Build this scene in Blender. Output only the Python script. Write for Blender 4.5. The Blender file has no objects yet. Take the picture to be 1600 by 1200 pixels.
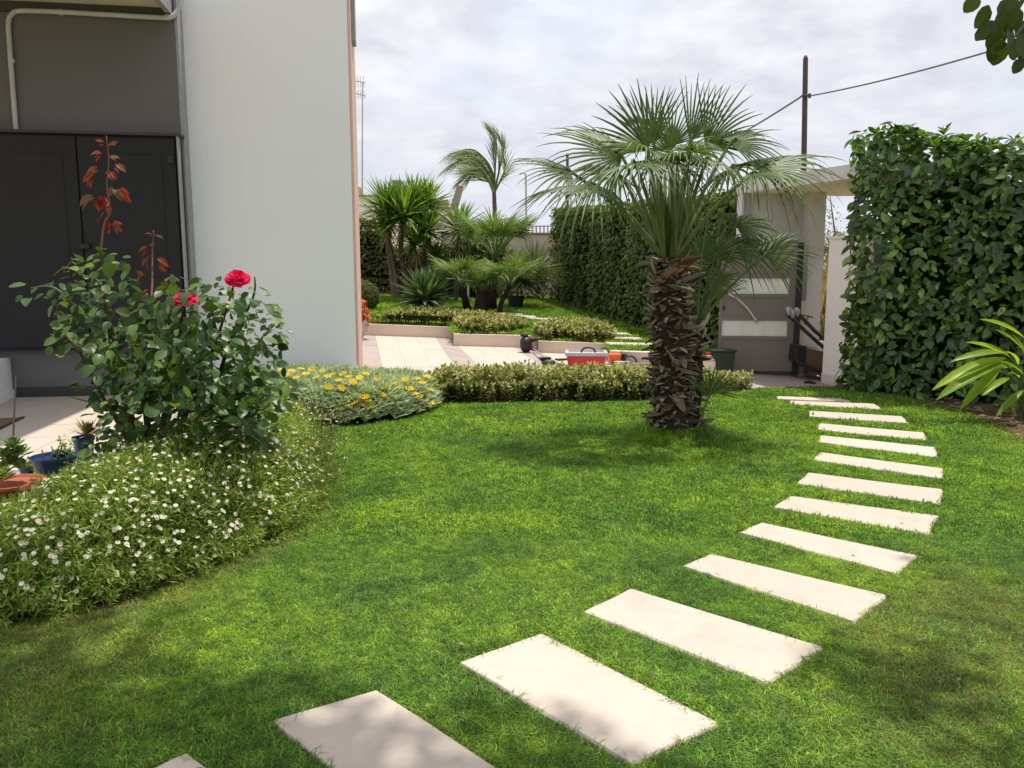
import bpy, math, random
import numpy as np
from mathutils import Vector, Matrix

random.seed(7)
RS = np.random.RandomState(11)
scene = bpy.context.scene
COL = scene.collection

# ------------------------------------------------------------------ camera
F, HOR, CAMH = 1220.0, 430.0, 1.40            # focal length and horizon row of the 1600x1200 picture
TILT = math.atan((600 - HOR) / F)
cam_d = bpy.data.cameras.new("camera")
cam_d.sensor_width = 36.0
cam_d.lens = 36.0 * F / 1600.0
cam_d.clip_start = 0.05
cam_d.clip_end = 3000
cam = bpy.data.objects.new("camera", cam_d)
COL.objects.link(cam)
cam.location = (0, 0, CAMH)
cam.rotation_euler = (math.pi / 2 - TILT, 0, 0)
scene.camera = cam

# ------------------------------------------------------------------ sun, sky, exposure
SUN = Vector((0.17, 0.19, 1.0)).normalized()   # towards the sun
SUN_EL = math.asin(SUN.z)
SUN_AZ = math.atan2(SUN.x, SUN.y)
sd = bpy.data.lights.new("sun", 'SUN')
sd.energy = 3.9
sd.angle = math.radians(1.0)
sd.color = (1.0, 0.95, 0.86)
sun = bpy.data.objects.new("sun", sd)
COL.objects.link(sun)
sun.rotation_euler = SUN.to_track_quat('Z', 'Y').to_euler()

world = bpy.data.worlds.new("World")
scene.world = world
world.use_nodes = True
nt = world.node_tree
nt.nodes.clear()
def N(t, kind, **kw):
    n = t.nodes.new(kind)
    for k, v in kw.items():
        setattr(n, k, v)
    return n
wo = N(nt, 'ShaderNodeOutputWorld')
bg = N(nt, 'ShaderNodeBackground')
bg.inputs['Strength'].default_value = 0.1
sky = N(nt, 'ShaderNodeTexSky', sky_type='NISHITA')
sky.sun_disc = False
sky.sun_elevation = SUN_EL
sky.sun_rotation = SUN_AZ
sky.dust_density = 2.0
tc = N(nt, 'ShaderNodeTexCoord')
sep = N(nt, 'ShaderNodeSeparateXYZ')
nt.links.new(tc.outputs['Generated'], sep.inputs[0])
def wmath(op, a, b=None):
    m = N(nt, 'ShaderNodeMath', operation=op)
    for i, v in enumerate((a, b)):
        if v is None:
            continue
        if isinstance(v, (int, float)):
            m.inputs[i].default_value = v
        else:
            nt.links.new(v, m.inputs[i])
    return m.outputs[0]
zc = wmath('ADD', wmath('MAXIMUM', sep.outputs['Z'], 0.0), 0.26)
cmb = N(nt, 'ShaderNodeCombineXYZ')
nt.links.new(wmath('DIVIDE', sep.outputs['X'], zc), cmb.inputs['X'])
nt.links.new(wmath('DIVIDE', sep.outputs['Y'], zc), cmb.inputs['Y'])
n1 = N(nt, 'ShaderNodeTexNoise')
n1.inputs['Scale'].default_value = 5.0
n1.inputs['Detail'].default_value = 9
n1.inputs['Roughness'].default_value = 0.58
n1.inputs['Distortion'].default_value = 0.15
nt.links.new(cmb.outputs[0], n1.inputs['Vector'])
r1 = N(nt, 'ShaderNodeValToRGB')
r1.color_ramp.elements[0].position = 0.36
r1.color_ramp.elements[0].color = (6.0, 6.1, 6.7, 1)
r1.color_ramp.elements[1].position = 0.64
r1.color_ramp.elements[1].color = (8.1, 8.1, 8.2, 1)
e = r1.color_ramp.elements.new(0.5)
e.color = (7.1, 7.15, 7.55, 1)
nt.links.new(n1.outputs['Fac'], r1.inputs[0])
n2 = N(nt, 'ShaderNodeTexNoise')
n2.inputs['Scale'].default_value = 0.9
n2.inputs['Detail'].default_value = 5
nt.links.new(cmb.outputs[0], n2.inputs['Vector'])
r2 = N(nt, 'ShaderNodeValToRGB')
r2.color_ramp.elements[0].position = 0.30
r2.color_ramp.elements[0].color = (0.72, 0.72, 0.72, 1)
r2.color_ramp.elements[1].position = 0.52
r2.color_ramp.elements[1].color = (1, 1, 1, 1)
nt.links.new(n2.outputs['Fac'], r2.inputs[0])
mx = N(nt, 'ShaderNodeMix', data_type='RGBA')
nt.links.new(r2.outputs[0], mx.inputs[0])
nt.links.new(sky.outputs[0], mx.inputs[6])
r3 = N(nt, 'ShaderNodeValToRGB')
r3.color_ramp.elements[0].position = 0.50; r3.color_ramp.elements[0].color = (0, 0, 0, 1)
r3.color_ramp.elements[1].position = 0.66; r3.color_ramp.elements[1].color = (0.75, 0.75, 0.75, 1)
nt.links.new(n2.outputs['Fac'], r3.inputs[0])
mx3 = N(nt, 'ShaderNodeMix', data_type='RGBA')
nt.links.new(r3.outputs[0], mx3.inputs[0])
nt.links.new(r1.outputs[0], mx3.inputs[6])
mx3.inputs[7].default_value = (6.0, 6.8, 8.3, 1)
nt.links.new(mx3.outputs[2], mx.inputs[7])
# the veil thickens and greys a little towards the horizon
hz = N(nt, 'ShaderNodeMapRange')
hz.inputs['From Min'].default_value = 0.0
hz.inputs['From Max'].default_value = 0.30
hz.inputs['To Min'].default_value = 0.75
hz.inputs['To Max'].default_value = 0.0
nt.links.new(sep.outputs['Z'], hz.inputs['Value'])
mx2 = N(nt, 'ShaderNodeMix', data_type='RGBA')
nt.links.new(hz.outputs[0], mx2.inputs[0])
nt.links.new(mx.outputs[2], mx2.inputs[6])
mx2.inputs[7].default_value = (5.8, 6.05, 6.9, 1)
nt.links.new(mx2.outputs[2], bg.inputs['Color'])
nt.links.new(bg.outputs[0], wo.inputs['Surface'])

vs = scene.view_settings
vs.view_transform = 'Standard'
vs.look = 'None'
vs.exposure = 0.34
vs.gamma = 1.0
vs.use_curve_mapping = False
scene.render.engine = 'CYCLES'
scene.cycles.max_bounces = 6
scene.cycles.diffuse_bounces = 3
scene.cycles.glossy_bounces = 2
scene.cycles.transmission_bounces = 4
scene.cycles.use_denoising = True
scene.cycles.denoiser = 'OPENIMAGEDENOISE'
scene.cycles.denoising_input_passes = 'RGB_ALBEDO_NORMAL'
scene.cycles.denoising_prefilter = 'NONE'

# ------------------------------------------------------------------ picking points of the place
def ray(px, py):
    x, y = (px - 800) / F, (600 - py) / F
    return np.array([x, math.cos(TILT) + y * math.sin(TILT), -math.sin(TILT) + y * math.cos(TILT)])
def G(px, py, z=0.0):                 # on the level z
    d = ray(px, py)
    return d * ((z - CAMH) / d[2]) + np.array([0, 0, CAMH])
def D(px, py, Y):                     # at the distance Y
    d = ray(px, py)
    return d * (Y / d[1]) + np.array([0, 0, CAMH])
def onplane(px, py, a, b, c):         # on the plane z = a + b x + c y
    d = ray(px, py)
    t = (a - CAMH) / (d[2] - b * d[0] - c * d[1])
    return d * t + np.array([0, 0, CAMH])
TP = (0.17 - 0.0372 * 1.59 - 0.0127 * 9.8, -0.0372, 0.0127)      # terrace slope
UP = (0.45 - 0.05 * 14 - 0.035 * 1.15, -0.035, 0.05)             # upper garden slope
def T(px, py): return onplane(px, py, *TP)
def U(px, py): return onplane(px, py, *UP)
def zT(x, y): return TP[0] + TP[1] * x + TP[2] * y
def zU(x, y): return UP[0] + UP[1] * x + UP[2] * y

# ------------------------------------------------------------------ objects
def tag(o, label=None, cat=None, group=None, kind=None):
    if label: o['label'] = label
    if cat: o['category'] = cat
    if group: o['group'] = group
    if kind: o['kind'] = kind
    return o
def thing(name, loc, label, cat, group=None):
    o = bpy.data.objects.new(name, None)
    o.empty_display_size = 0.1
    COL.objects.link(o)
    o.location = tuple(float(v) for v in loc)
    return tag(o, label, cat, group)
def root_of(o):
    while o.parent is not None:
        o = o.parent
    return o
def link(name, me, parent=None):
    o = bpy.data.objects.new(name, me)
    COL.objects.link(o)
    if parent is not None:
        o.parent = parent
    return o
def mesh_np(name, V, faces, mats, parent=None, smooth=False, midx=None, world_coords=True):
    """faces: list of (n,k) int arrays"""
    V = np.asarray(V, dtype=np.float32)
    if parent is not None and world_coords:
        r = root_of(parent).location
        V = V - np.array([r.x, r.y, r.z], dtype=np.float32)
    me = bpy.data.meshes.new(name)
    me.vertices.add(len(V))
    me.vertices.foreach_set('co', V.ravel())
    faces = [np.asarray(f, dtype=np.int32) for f in faces if len(f)]
    loops = np.concatenate([f.ravel() for f in faces])
    tot = np.concatenate([np.full(len(f), f.shape[1], dtype=np.int32) for f in faces])
    start = np.concatenate([[0], np.cumsum(tot)[:-1]]).astype(np.int32)
    me.loops.add(len(loops))
    me.loops.foreach_set('vertex_index', loops)
    me.polygons.add(len(tot))
    me.polygons.foreach_set('loop_start', start)
    me.polygons.foreach_set('loop_total', tot)
    if not isinstance(mats, (list, tuple)):
        mats = [mats]
    for m in mats:
        me.materials.append(m)
    if midx is not None:
        me.polygons.foreach_set('material_index', np.asarray(midx, dtype=np.int32))
    if smooth:
        me.polygons.foreach_set('use_smooth', np.ones(len(tot), dtype=bool))
    me.update(calc_edges=True)
    me.validate()
    return link(name, me, parent)
class MB:
    """collects shapes of one part"""
    def __init__(s):
        s.v, s.f, s.m = [], [], []
    def add(s, vs_, fs, mi=0):
        o = len(s.v)
        s.v += [tuple(float(c) for c in p) for p in vs_]
        for f in fs:
            s.f.append(tuple(i + o for i in f))
            s.m.append(mi)
    def hexa(s, b, t, mi=0):           # 4 bottom points, 4 top points (counter-clockwise from above)
        s.add(list(b) + list(t), [(3, 2, 1, 0), (4, 5, 6, 7), (0, 1, 5, 4), (1, 2, 6, 5), (2, 3, 7, 6), (3, 0, 4, 7)], mi)
    def box(s, x0, y0, z0, x1, y1, z1, mi=0):
        s.hexa([(x0, y0, z0), (x1, y0, z0), (x1, y1, z0), (x0, y1, z0)], [(x0, y0, z1), (x1, y0, z1), (x1, y1, z1), (x0, y1, z1)], mi)
    def tube(s, pts, r, n=8, mi=0, cap=True):
        pts = [Vector(tuple(float(c) for c in p)) for p in pts]
        rs = r if isinstance(r, (list, tuple, np.ndarray)) else [r] * len(pts)
        o = len(s.v)
        up = None
        for i, p in enumerate(pts):
            d = (pts[min(i + 1, len(pts) - 1)] - pts[max(i - 1, 0)])
            if d.length < 1e-9: d = Vector((0, 0, 1))
            d.normalize()
            if up is None:
                up = d.orthogonal().normalized()
            up = (up - d * up.dot(d)).normalized()
            w = d.cross(up)
            for k in range(n):
                a = 2 * math.pi * k / n
                s.v.append(tuple(p + (up * math.cos(a) + w * math.sin(a)) * float(rs[i])))
        for i in range(len(pts) - 1):
            for k in range(n):
                k2 = (k + 1) % n
                s.f.append((o + i * n + k, o + i * n + k2, o + (i + 1) * n + k2, o + (i + 1) * n + k)); s.m.append(mi)
        if cap:
            s.f.append(tuple(o + k for k in reversed(range(n)))); s.m.append(mi)
            q = o + (len(pts) - 1) * n
            s.f.append(tuple(q + k for k in range(n))); s.m.append(mi)
    def lathe(s, prof, c=(0, 0, 0), n=20, mi=0, sx=1.0, sy=1.0):
        o = len(s.v)
        for (r, z) in prof:
            for k in range(n):
                a = 2 * math.pi * k / n
                s.v.append((c[0] + r * sx * math.cos(a), c[1] + r * sy * math.sin(a), c[2] + z))
        for i in range(len(prof) - 1):
            for k in range(n):
                k2 = (k + 1) % n
                s.f.append((o + i * n + k, o + i * n + k2, o + (i + 1) * n + k2, o + (i + 1) * n + k)); s.m.append(mi)
    def build(s, name, mats, parent=None, smooth=False, bevel=0.0):
        me = bpy.data.meshes.new(name)
        v = s.v
        if parent is not None:
            r = root_of(parent).location
            v = [(p[0] - r.x, p[1] - r.y, p[2] - r.z) for p in v]
        me.from_pydata(v, [], s.f)
        if not isinstance(mats, (list, tuple)):
            mats = [mats]
        for m in mats:
            me.materials.append(m)
        me.polygons.foreach_set('material_index', s.m)
        if smooth:
            me.polygons.foreach_set('use_smooth', [True] * len(s.f))
        me.update()
        o = link(name, me, parent)
        if bevel > 0:
            b = o.modifiers.new('bevel', 'BEVEL')
            b.width = bevel
            b.segments = 2
            b.limit_method = 'ANGLE'
            b.angle_limit = math.radians(50)
        return o
def catmull(pts, n=6):
    P = [np.array(p, dtype=float) for p in pts]
    P = [2 * P[0] - P[1]] + P + [2 * P[-1] - P[-2]]
    out = []
    for i in range(1, len(P) - 2):
        for k in range(n):
            t = k / n
            a, b, c, d = P[i - 1], P[i], P[i + 1], P[i + 2]
            out.append(0.5 * ((2 * b) + (c - a) * t + (2 * a - 5 * b + 4 * c - d) * t * t + (3 * b - a - 3 * c + d) * t ** 3))
    out.append(P[-2])
    return out
def unit(v):
    v = np.asarray(v, dtype=float)
    return v / (np.linalg.norm(v, axis=-1, keepdims=True) + 1e-12)
def bases(d, n):
    """rotation matrices with y along d and z as near to n as can be"""
    d = unit(d)
    x = unit(np.cross(d, n))
    z = np.cross(x, d)
    return np.stack([x, d, z], axis=-1)
def stamp(tv, tf, R, pos, sc):
    """copies of a template: returns V, faces"""
    tv = np.asarray(tv, dtype=float)
    tf = np.asarray(tf)
    n, k = len(pos), len(tv)
    sc = np.asarray(sc, dtype=float)
    if sc.ndim == 1:
        sc = np.repeat(sc[:, None], 3, axis=1)
    V = np.einsum('nij,nkj->nki', R, tv[None] * sc[:, None, :]) + np.asarray(pos)[:, None, :]
    Fc = tf[None] + (np.arange(n) * k)[:, None, None]
    return V.reshape(-1, 3), Fc.reshape(-1, tf.shape[1])
def leaf_template(w=0.3, fold=0.08, droop=0.12, rows=(0.0, 0.22, 0.5, 0.78, 1.0), prof=(0.06, 0.75, 1.0, 0.68, 0.03)):
    """a leaf along +y, one unit long: left edge, rib, right edge in rows"""
    tv, tf = [], []
    for t, p in zip(rows, prof):
        z = -droop * t * t
        tv += [(-w * p, t, z + fold * p), (0, t, z), (w * p, t, z + fold * p)]
    for i in range(len(rows) - 1):
        a = i * 3
        tf += [(a, a + 1, a + 4, a + 3), (a + 1, a + 2, a + 5, a + 4)]
    return np.array(tv), np.array(tf)
LEAF = leaf_template()
LEAF_S = leaf_template(0.28, 0.07, 0.1, (0.0, 0.45, 1.0), (0.08, 1.0, 0.03))     # small and cheap
def rand_unit(n):
    return unit(RS.normal(size=(n, 3)))
def in_poly(x, y, poly):
    poly = np.asarray(poly)
    x = np.asarray(x); y = np.asarray(y)
    inside = np.zeros(x.shape, dtype=bool)
    j = len(poly) - 1
    for i in range(len(poly)):
        xi, yi = poly[i][:2]; xj, yj = poly[j][:2]
        c = ((yi > y) != (yj > y)) & (x < (xj - xi) * (y - yi) / (yj - yi + 1e-12) + xi)
        inside ^= c
        j = i
    return inside
def poly_dist(x, y, poly):
    poly = np.asarray(poly)
    best = np.full(np.shape(x), 1e9)
    for i in range(len(poly)):
        a = poly[i][:2]; b = poly[(i + 1) % len(poly)][:2]
        ab = b - a
        t = np.clip(((x - a[0]) * ab[0] + (y - a[1]) * ab[1]) / (ab @ ab + 1e-12), 0, 1)
        best = np.minimum(best, np.hypot(x - a[0] - t * ab[0], y - a[1] - t * ab[1]))
    return best
def wave(x, y, s=1.0, ph=0.0):        # smooth random-looking field, about -1..1
    return (np.sin(x * 1.7 * s + 1.3 * np.sin(y * 1.1 * s + ph) + ph) + np.sin(y * 2.1 * s + 1.7 * np.sin(x * 0.9 * s - ph) + 2 * ph)
            + 0.6 * np.sin((x + y) * 3.7 * s + ph * 3)) / 2.6

# ------------------------------------------------------------------ materials
def mat_base(name):
    m = bpy.data.materials.new(name)
    m.use_nodes = True
    t = m.node_tree
    t.nodes.clear()
    out = N(t, 'ShaderNodeOutputMaterial')
    p = N(t, 'ShaderNodeBsdfPrincipled')
    t.links.new(p.outputs[0], out.inputs['Surface'])
    return m, t, p, out
def mixc(t, fac, a, b, mode='MIX'):
    m = N(t, 'ShaderNodeMix', data_type='RGBA', blend_type=mode)
    for sock, v in ((m.inputs[0], fac), (m.inputs[6], a), (m.inputs[7], b)):
        if hasattr(v, 'is_output'):
            t.links.new(v, sock)
        elif isinstance(v, (int, float)):
            sock.default_value = v
        else:
            sock.default_value = (*v, 1)
    return m.outputs[2]
def ramp(t, src, stops):
    r = N(t, 'ShaderNodeValToRGB')
    while len(r.color_ramp.elements) < len(stops):
        r.color_ramp.elements.new(0.5)
    for el, (p, c) in zip(r.color_ramp.elements, stops):
        el.position = p
        el.color = (*c, 1) if not isinstance(c, (int, float)) else (c, c, c, 1)
    t.links.new(src, r.inputs[0])
    return r.outputs[0]
def noise(t, scale, detail=4, rough=0.55, coord='Object', dist=0.0, stretch=None):
    c = N(t, 'ShaderNodeTexCoord')
    n = N(t, 'ShaderNodeTexNoise')
    n.inputs['Scale'].default_value = scale
    n.inputs['Detail'].default_value = detail
    n.inputs['Roughness'].default_value = rough
    n.inputs['Distortion'].default_value = dist
    src = c.outputs[coord]
    if coord == 'World':
        g = N(t, 'ShaderNodeNewGeometry'); src = g.outputs['Position']
    if stretch:
        mp = N(t, 'ShaderNodeMapping'); mp.inputs['Scale'].default_value = stretch
        t.links.new(src, mp.inputs['Vector']); src = mp.outputs[0]
    t.links.new(src, n.inputs['Vector'])
    return n.outputs['Fac']
def bump(t, p, h, strength=0.3, dist=0.01):
    b = N(t, 'ShaderNodeBump')
    b.inputs['Strength'].default_value = strength
    b.inputs['Distance'].default_value = dist
    t.links.new(h, b.inputs['Height'])
    t.links.new(b.outputs[0], p.inputs['Normal'])
def wpos(t):
    return N(t, 'ShaderNodeNewGeometry').outputs['Position']
def solid(name, c, c2=None, rough=0.6, metal=0.0, spec=0.4, scale=6.0, bs=0.15, bscale=80.0, stain=None, stain_scale=1.3, per_object=0.0, bd=0.004):
    """a coat with mottling, a fine grain and optional stains"""
    m, t, p, out = mat_base(name)
    c2 = c2 or tuple(v * 0.82 for v in c)
    def nz(scale, detail, rough_=0.6):
        n = N(t, 'ShaderNodeTexNoise'); n.inputs['Scale'].default_value = scale; n.inputs['Detail'].default_value = detail
        n.inputs['Roughness'].default_value = rough_
        t.links.new(wpos(t), n.inputs['Vector']); return n.outputs['Fac']
    colr = ramp(t, nz(scale, 6), [(0.3, c2), (0.68, c)])
    if stain:
        f = ramp(t, nz(stain_scale, 8, 0.7), [(0.52, 0.0), (0.75, 0.8)])
        colr = mixc(t, f, colr, stain)
    if per_object:
        oi = N(t, 'ShaderNodeObjectInfo')
        f = ramp(t, oi.outputs['Random'], [(0.0, 1 - per_object), (1.0, 1.0)])
        colr = mixc(t, 1.0, colr, f, 'MULTIPLY')
    t.links.new(colr, p.inputs['Base Color'])
    p.inputs['Roughness'].default_value = rough
    p.inputs['Metallic'].default_value = metal
    p.inputs['Specular IOR Level'].default_value = spec
    if bs:
        bump(t, p, nz(bscale, 3), bs, bd)
    return m
def foliage(name, stops, trans=0.35, rough=0.45, spec=0.4, tcol=None, clump=(1.2, 0.75), veins=False):
    """leaf material: tint picked per leaf, clumps of slightly different tone, light passing through"""
    m, t, p, out = mat_base(name)
    g = N(t, 'ShaderNodeNewGeometry')
    oi = N(t, 'ShaderNodeObjectInfo')
    ad = N(t, 'ShaderNodeMath', operation='ADD')
    t.links.new(g.outputs['Random Per Island'], ad.inputs[0])
    t.links.new(oi.outputs['Random'], ad.inputs[1])
    fr = N(t, 'ShaderNodeMath', operation='FRACT')
    t.links.new(ad.outputs[0], fr.inputs[0])
    colr = ramp(t, fr.outputs[0], stops)
    n = N(t, 'ShaderNodeTexNoise'); n.inputs['Scale'].default_value = clump[0]; n.inputs['Detail'].default_value = 3
    t.links.new(g.outputs['Position'], n.inputs['Vector'])
    f = ramp(t, n.outputs['Fac'], [(0.35, clump[1]), (0.65, 1.1)])
    colr = mixc(t, 1.0, colr, f, 'MULTIPLY')
    t.links.new(colr, p.inputs['Base Color'])
    p.inputs['Roughness'].default_value = rough
    p.inputs['Specular IOR Level'].default_value = spec * 0.6
    tr = N(t, 'ShaderNodeBsdfTranslucent')
    tc_ = mixc(t, 1.0, colr, tcol or (1.5, 1.45, 0.6), 'MULTIPLY')
    t.links.new(tc_, tr.inputs['Color'])
    ms = N(t, 'ShaderNodeMixShader')
    ms.inputs[0].default_value = trans
    t.links.new(p.outputs[0], ms.inputs[1])
    t.links.new(tr.outputs[0], ms.inputs[2])
    t.links.new(ms.outputs[0], out.inputs['Surface'])
    return m

M = {}
M['soil'] = solid('soil', (0.15, 0.10, 0.065), (0.07, 0.045, 0.03), 0.95, bs=0.9, bscale=35, spec=0.1, bd=0.03)
M['turf_base'] = solid('turf_base', (0.10, 0.14, 0.028), (0.11, 0.09, 0.04), 0.95, bs=0.8, bscale=60, spec=0.05, scale=20, bd=0.02)
M['field'] = solid('field', (0.36, 0.27, 0.13), (0.22, 0.20, 0.08), 0.95, bs=0.8, bscale=8, spec=0.05, scale=0.6)
M['stone'] = solid('stone', (0.555, 0.475, 0.40), (0.505, 0.43, 0.36), 0.8, bs=0.12, bscale=90, spec=0.2, scale=9, stain=(0.40, 0.335, 0.26), stain_scale=4.5, per_object=0.10)
M['tile_pale'] = solid('tile_pale', (0.54, 0.46, 0.39), (0.50, 0.425, 0.355), 0.7, bs=0.1, spec=0.3, scale=5, per_object=0.06)
M['tile_mauve'] = solid('tile_mauve', (0.40, 0.325, 0.295), (0.36, 0.29, 0.265), 0.7, bs=0.1, spec=0.3, scale=5, per_object=0.06)
M['grout'] = solid('grout', (0.38, 0.32, 0.27), None, 0.95, spec=0.1)
M['kerb'] = solid('kerb', (0.72, 0.575, 0.475), (0.66, 0.52, 0.42), 0.75, bs=0.08, spec=0.25, scale=4, stain=(0.6, 0.47, 0.37))
M['white_wall'] = solid('white_wall', (0.84, 0.85, 0.85), (0.82, 0.83, 0.825), 0.85, bs=0.0, bscale=40, spec=0.2, scale=0.7)
M['peach'] = solid('peach', (0.72, 0.50, 0.40), None, 0.85, bs=0.1, spec=0.2)
M['grey_wall'] = solid('grey_wall', (0.15, 0.15, 0.148), (0.135, 0.135, 0.132), 0.85, bs=0.0, bscale=40, spec=0.2, scale=0.9)
M['dark_grey'] = solid('dark_grey', (0.06, 0.06, 0.062), None, 0.7, bs=0.05, spec=0.3)
M['cabinet'] = solid('cabinet', (0.019, 0.0195, 0.022), (0.016, 0.0165, 0.018), 0.55, bs=0.0, spec=0.25, scale=1.5)
M['trim_grey'] = solid('trim_grey', (0.34, 0.34, 0.35), None, 0.6, bs=0.05, spec=0.3)
M['soffit'] = solid('soffit', (0.66, 0.62, 0.48), None, 0.85, bs=0.1, spec=0.2)
M['pipe'] = solid('pipe', (0.55, 0.55, 0.54), None, 0.45, bs=0.03, spec=0.4)
M['pillar_white'] = solid('pillar_white', (0.88, 0.80, 0.77), (0.86, 0.78, 0.745), 0.85, bs=0.05, bscale=40, spec=0.2, scale=1.5)
M['concrete'] = solid('concrete', (0.68, 0.655, 0.64), (0.63, 0.605, 0.59), 0.85, bs=0.05, bscale=40, spec=0.2, scale=2, stain=(0.48, 0.45, 0.43))
M['cream'] = solid('cream', (0.76, 0.66, 0.54), None, 0.85, bs=0.1, spec=0.2)
M['gate'] = solid('gate', (0.215, 0.18, 0.16), (0.20, 0.168, 0.15), 0.5, bs=0.0, spec=0.4)
M['gate_dark'] = solid('gate_dark', (0.035, 0.028, 0.027), None, 0.5, bs=0.05, spec=0.4)
M['frosted'] = solid('frosted', (0.80, 0.82, 0.75), None, 0.25, bs=0.0, spec=0.5)
M['steel'] = solid('steel', (0.60, 0.58, 0.55), None, 0.3, metal=0.85, bs=0.02)
M['black'] = solid('black', (0.018, 0.017, 0.018), None, 0.45, bs=0.05, spec=0.4)
M['brown_box'] = solid('brown_box', (0.17, 0.105, 0.07), None, 0.5, bs=0.05, spec=0.4)
M['red'] = solid('red', (0.55, 0.03, 0.045), (0.48, 0.025, 0.035), 0.4, bs=0.03, spec=0.45)
M['orange'] = solid('orange', (0.78, 0.13, 0.03), None, 0.4, bs=0.03, spec=0.45)
M['light_grey'] = solid('light_grey', (0.50, 0.48, 0.48), None, 0.45, bs=0.03, spec=0.4)
M['can'] = solid('can', (0.75, 0.62, 0.50), None, 0.4, bs=0.03, spec=0.4)
M['dark_green'] = solid('dark_green', (0.022, 0.045, 0.025), None, 0.5, bs=0.05, spec=0.4)
M['shutter_green'] = solid('shutter_green', (0.018, 0.05, 0.055), None, 0.5, bs=0.05, spec=0.4)
M['terracotta'] = solid('terracotta', (0.40, 0.12, 0.065), (0.33, 0.10, 0.055), 0.75, bs=0.1, spec=0.25, scale=8)
M['blue_pot'] = solid('blue_pot', (0.018, 0.05, 0.14), (0.015, 0.035, 0.10), 0.25, bs=0.05, spec=0.6, scale=10)
M['bowl_grey'] = solid('bowl_grey', (0.52, 0.47, 0.44), None, 0.7, bs=0.1, spec=0.3)
M['wood'] = solid('wood', (0.20, 0.12, 0.07), None, 0.8, bs=0.2, spec=0.2)
M['cane'] = solid('cane', (0.22, 0.16, 0.10), None, 0.7, bs=0.1, spec=0.3)
M['pole'] = solid('pole', (0.105, 0.08, 0.078), None, 0.8, bs=0.2, spec=0.2)
M['cable'] = solid('cable', (0.16, 0.14, 0.15), None, 0.6, bs=0.0)
M['metal_grey'] = solid('metal_grey', (0.42, 0.42, 0.44), None, 0.5, metal=0.4, bs=0.0)
M['far_white'] = solid('far_white', (0.86, 0.80, 0.74), (0.82, 0.76, 0.70), 0.9, bs=0.1, spec=0.1, scale=0.8)
M['far_wall'] = solid('far_wall', (0.58, 0.48, 0.40), (0.50, 0.41, 0.33), 0.9, bs=0.2, bscale=10, spec=0.1, scale=1.2, stain=(0.40, 0.32, 0.26))
M['coping'] = solid('coping', (0.26, 0.21, 0.18), None, 0.9, bs=0.1, spec=0.1)
M['far_slab'] = solid('far_slab', (0.34, 0.29, 0.27), None, 0.9, bs=0.1, spec=0.1)
M['tan'] = solid('tan', (0.50, 0.36, 0.25), None, 0.9, bs=0.1, spec=0.1)
M['road'] = solid('road', (0.40, 0.34, 0.28), None, 0.9, bs=0.2, spec=0.1)
M['bark_rose'] = solid('bark_rose', (0.085, 0.065, 0.035), (0.05, 0.035, 0.02), 0.85, bs=0.5, bscale=60, spec=0.2, scale=15, bd=0.01)
M['stem_green'] = solid('stem_green', (0.13, 0.17, 0.05), (0.10, 0.11, 0.04), 0.6, bs=0.1, spec=0.3)
M['stem_red'] = solid('stem_red', (0.20, 0.09, 0.05), None, 0.6, bs=0.1, spec=0.3)
M['bark'] = solid('bark', (0.17, 0.125, 0.085), (0.09, 0.065, 0.045), 0.9, bs=0.7, bscale=25, spec=0.15, scale=6, bd=0.02)
M['palm_core'] = solid('palm_core', (0.050, 0.038, 0.028), (0.026, 0.019, 0.014), 0.95, bs=0.9, bscale=40, spec=0.1, scale=10, bd=0.03)
M['petiole'] = solid('petiole', (0.13, 0.17, 0.05), (0.09, 0.12, 0.035), 0.5, bs=0.05, spec=0.35)
M['stub'] = foliage('stub', [(0.0, (0.08, 0.06, 0.042)), (0.45, (0.19, 0.15, 0.105)), (0.8, (0.33, 0.27, 0.20)), (1.0, (0.44, 0.38, 0.30))], 0.0, 0.8, 0.15, clump=(3.0, 0.7))
M['stub_red'] = foliage('stub_red', [(0.0, (0.12, 0.055, 0.03)), (0.6, (0.22, 0.10, 0.055)), (1.0, (0.40, 0.21, 0.12))], 0.0, 0.8, 0.15)
M['grass'] = None
M['rose_leaf'] = foliage('rose_leaf', [(0.0, (0.025, 0.06, 0.014)), (0.5, (0.05, 0.10, 0.024)), (0.8, (0.10, 0.16, 0.045)), (1.0, (0.18, 0.26, 0.06))], 0.20, 0.40, 0.5, tcol=(1.9, 2.0, 0.5))
M['rose_red_leaf'] = foliage('rose_red_leaf', [(0.0, (0.17, 0.032, 0.025)), (0.5, (0.26, 0.06, 0.025)), (0.8, (0.20, 0.10, 0.05)), (1.0, (0.16, 0.14, 0.07))], 0.35, 0.4, 0.4, tcol=(1.9, 0.9, 0.6))
M['rose_petal'] = foliage('rose_petal', [(0.0, (0.56, 0.008, 0.06)), (1.0, (0.78, 0.016, 0.11))], 0.3, 0.6, 0.3, tcol=(1.3, 0.9, 0.9))
M['hedge_leaf'] = foliage('hedge_leaf', [(0.0, (0.036, 0.078, 0.017)), (0.5, (0.080, 0.150, 0.033)), (0.8, (0.14, 0.24, 0.05)), (1.0, (0.27, 0.40, 0.08))], 0.22, 0.26, 0.85, tcol=(1.8, 1.9, 0.5), clump=(1.6, 0.7))
M['long_hedge_leaf'] = foliage('long_hedge_leaf', [(0.0, (0.075, 0.12, 0.03)), (0.6, (0.125, 0.18, 0.05)), (1.0, (0.20, 0.27, 0.075))], 0.25, 0.5, 0.25, clump=(1.3, 0.65))
M['dull_hedge_leaf'] = foliage('dull_hedge_leaf', [(0.0, (0.09, 0.095, 0.035)), (0.6, (0.15, 0.15, 0.055)), (1.0, (0.22, 0.22, 0.08))], 0.22, 0.6, 0.25, clump=(1.3, 0.65))
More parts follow.
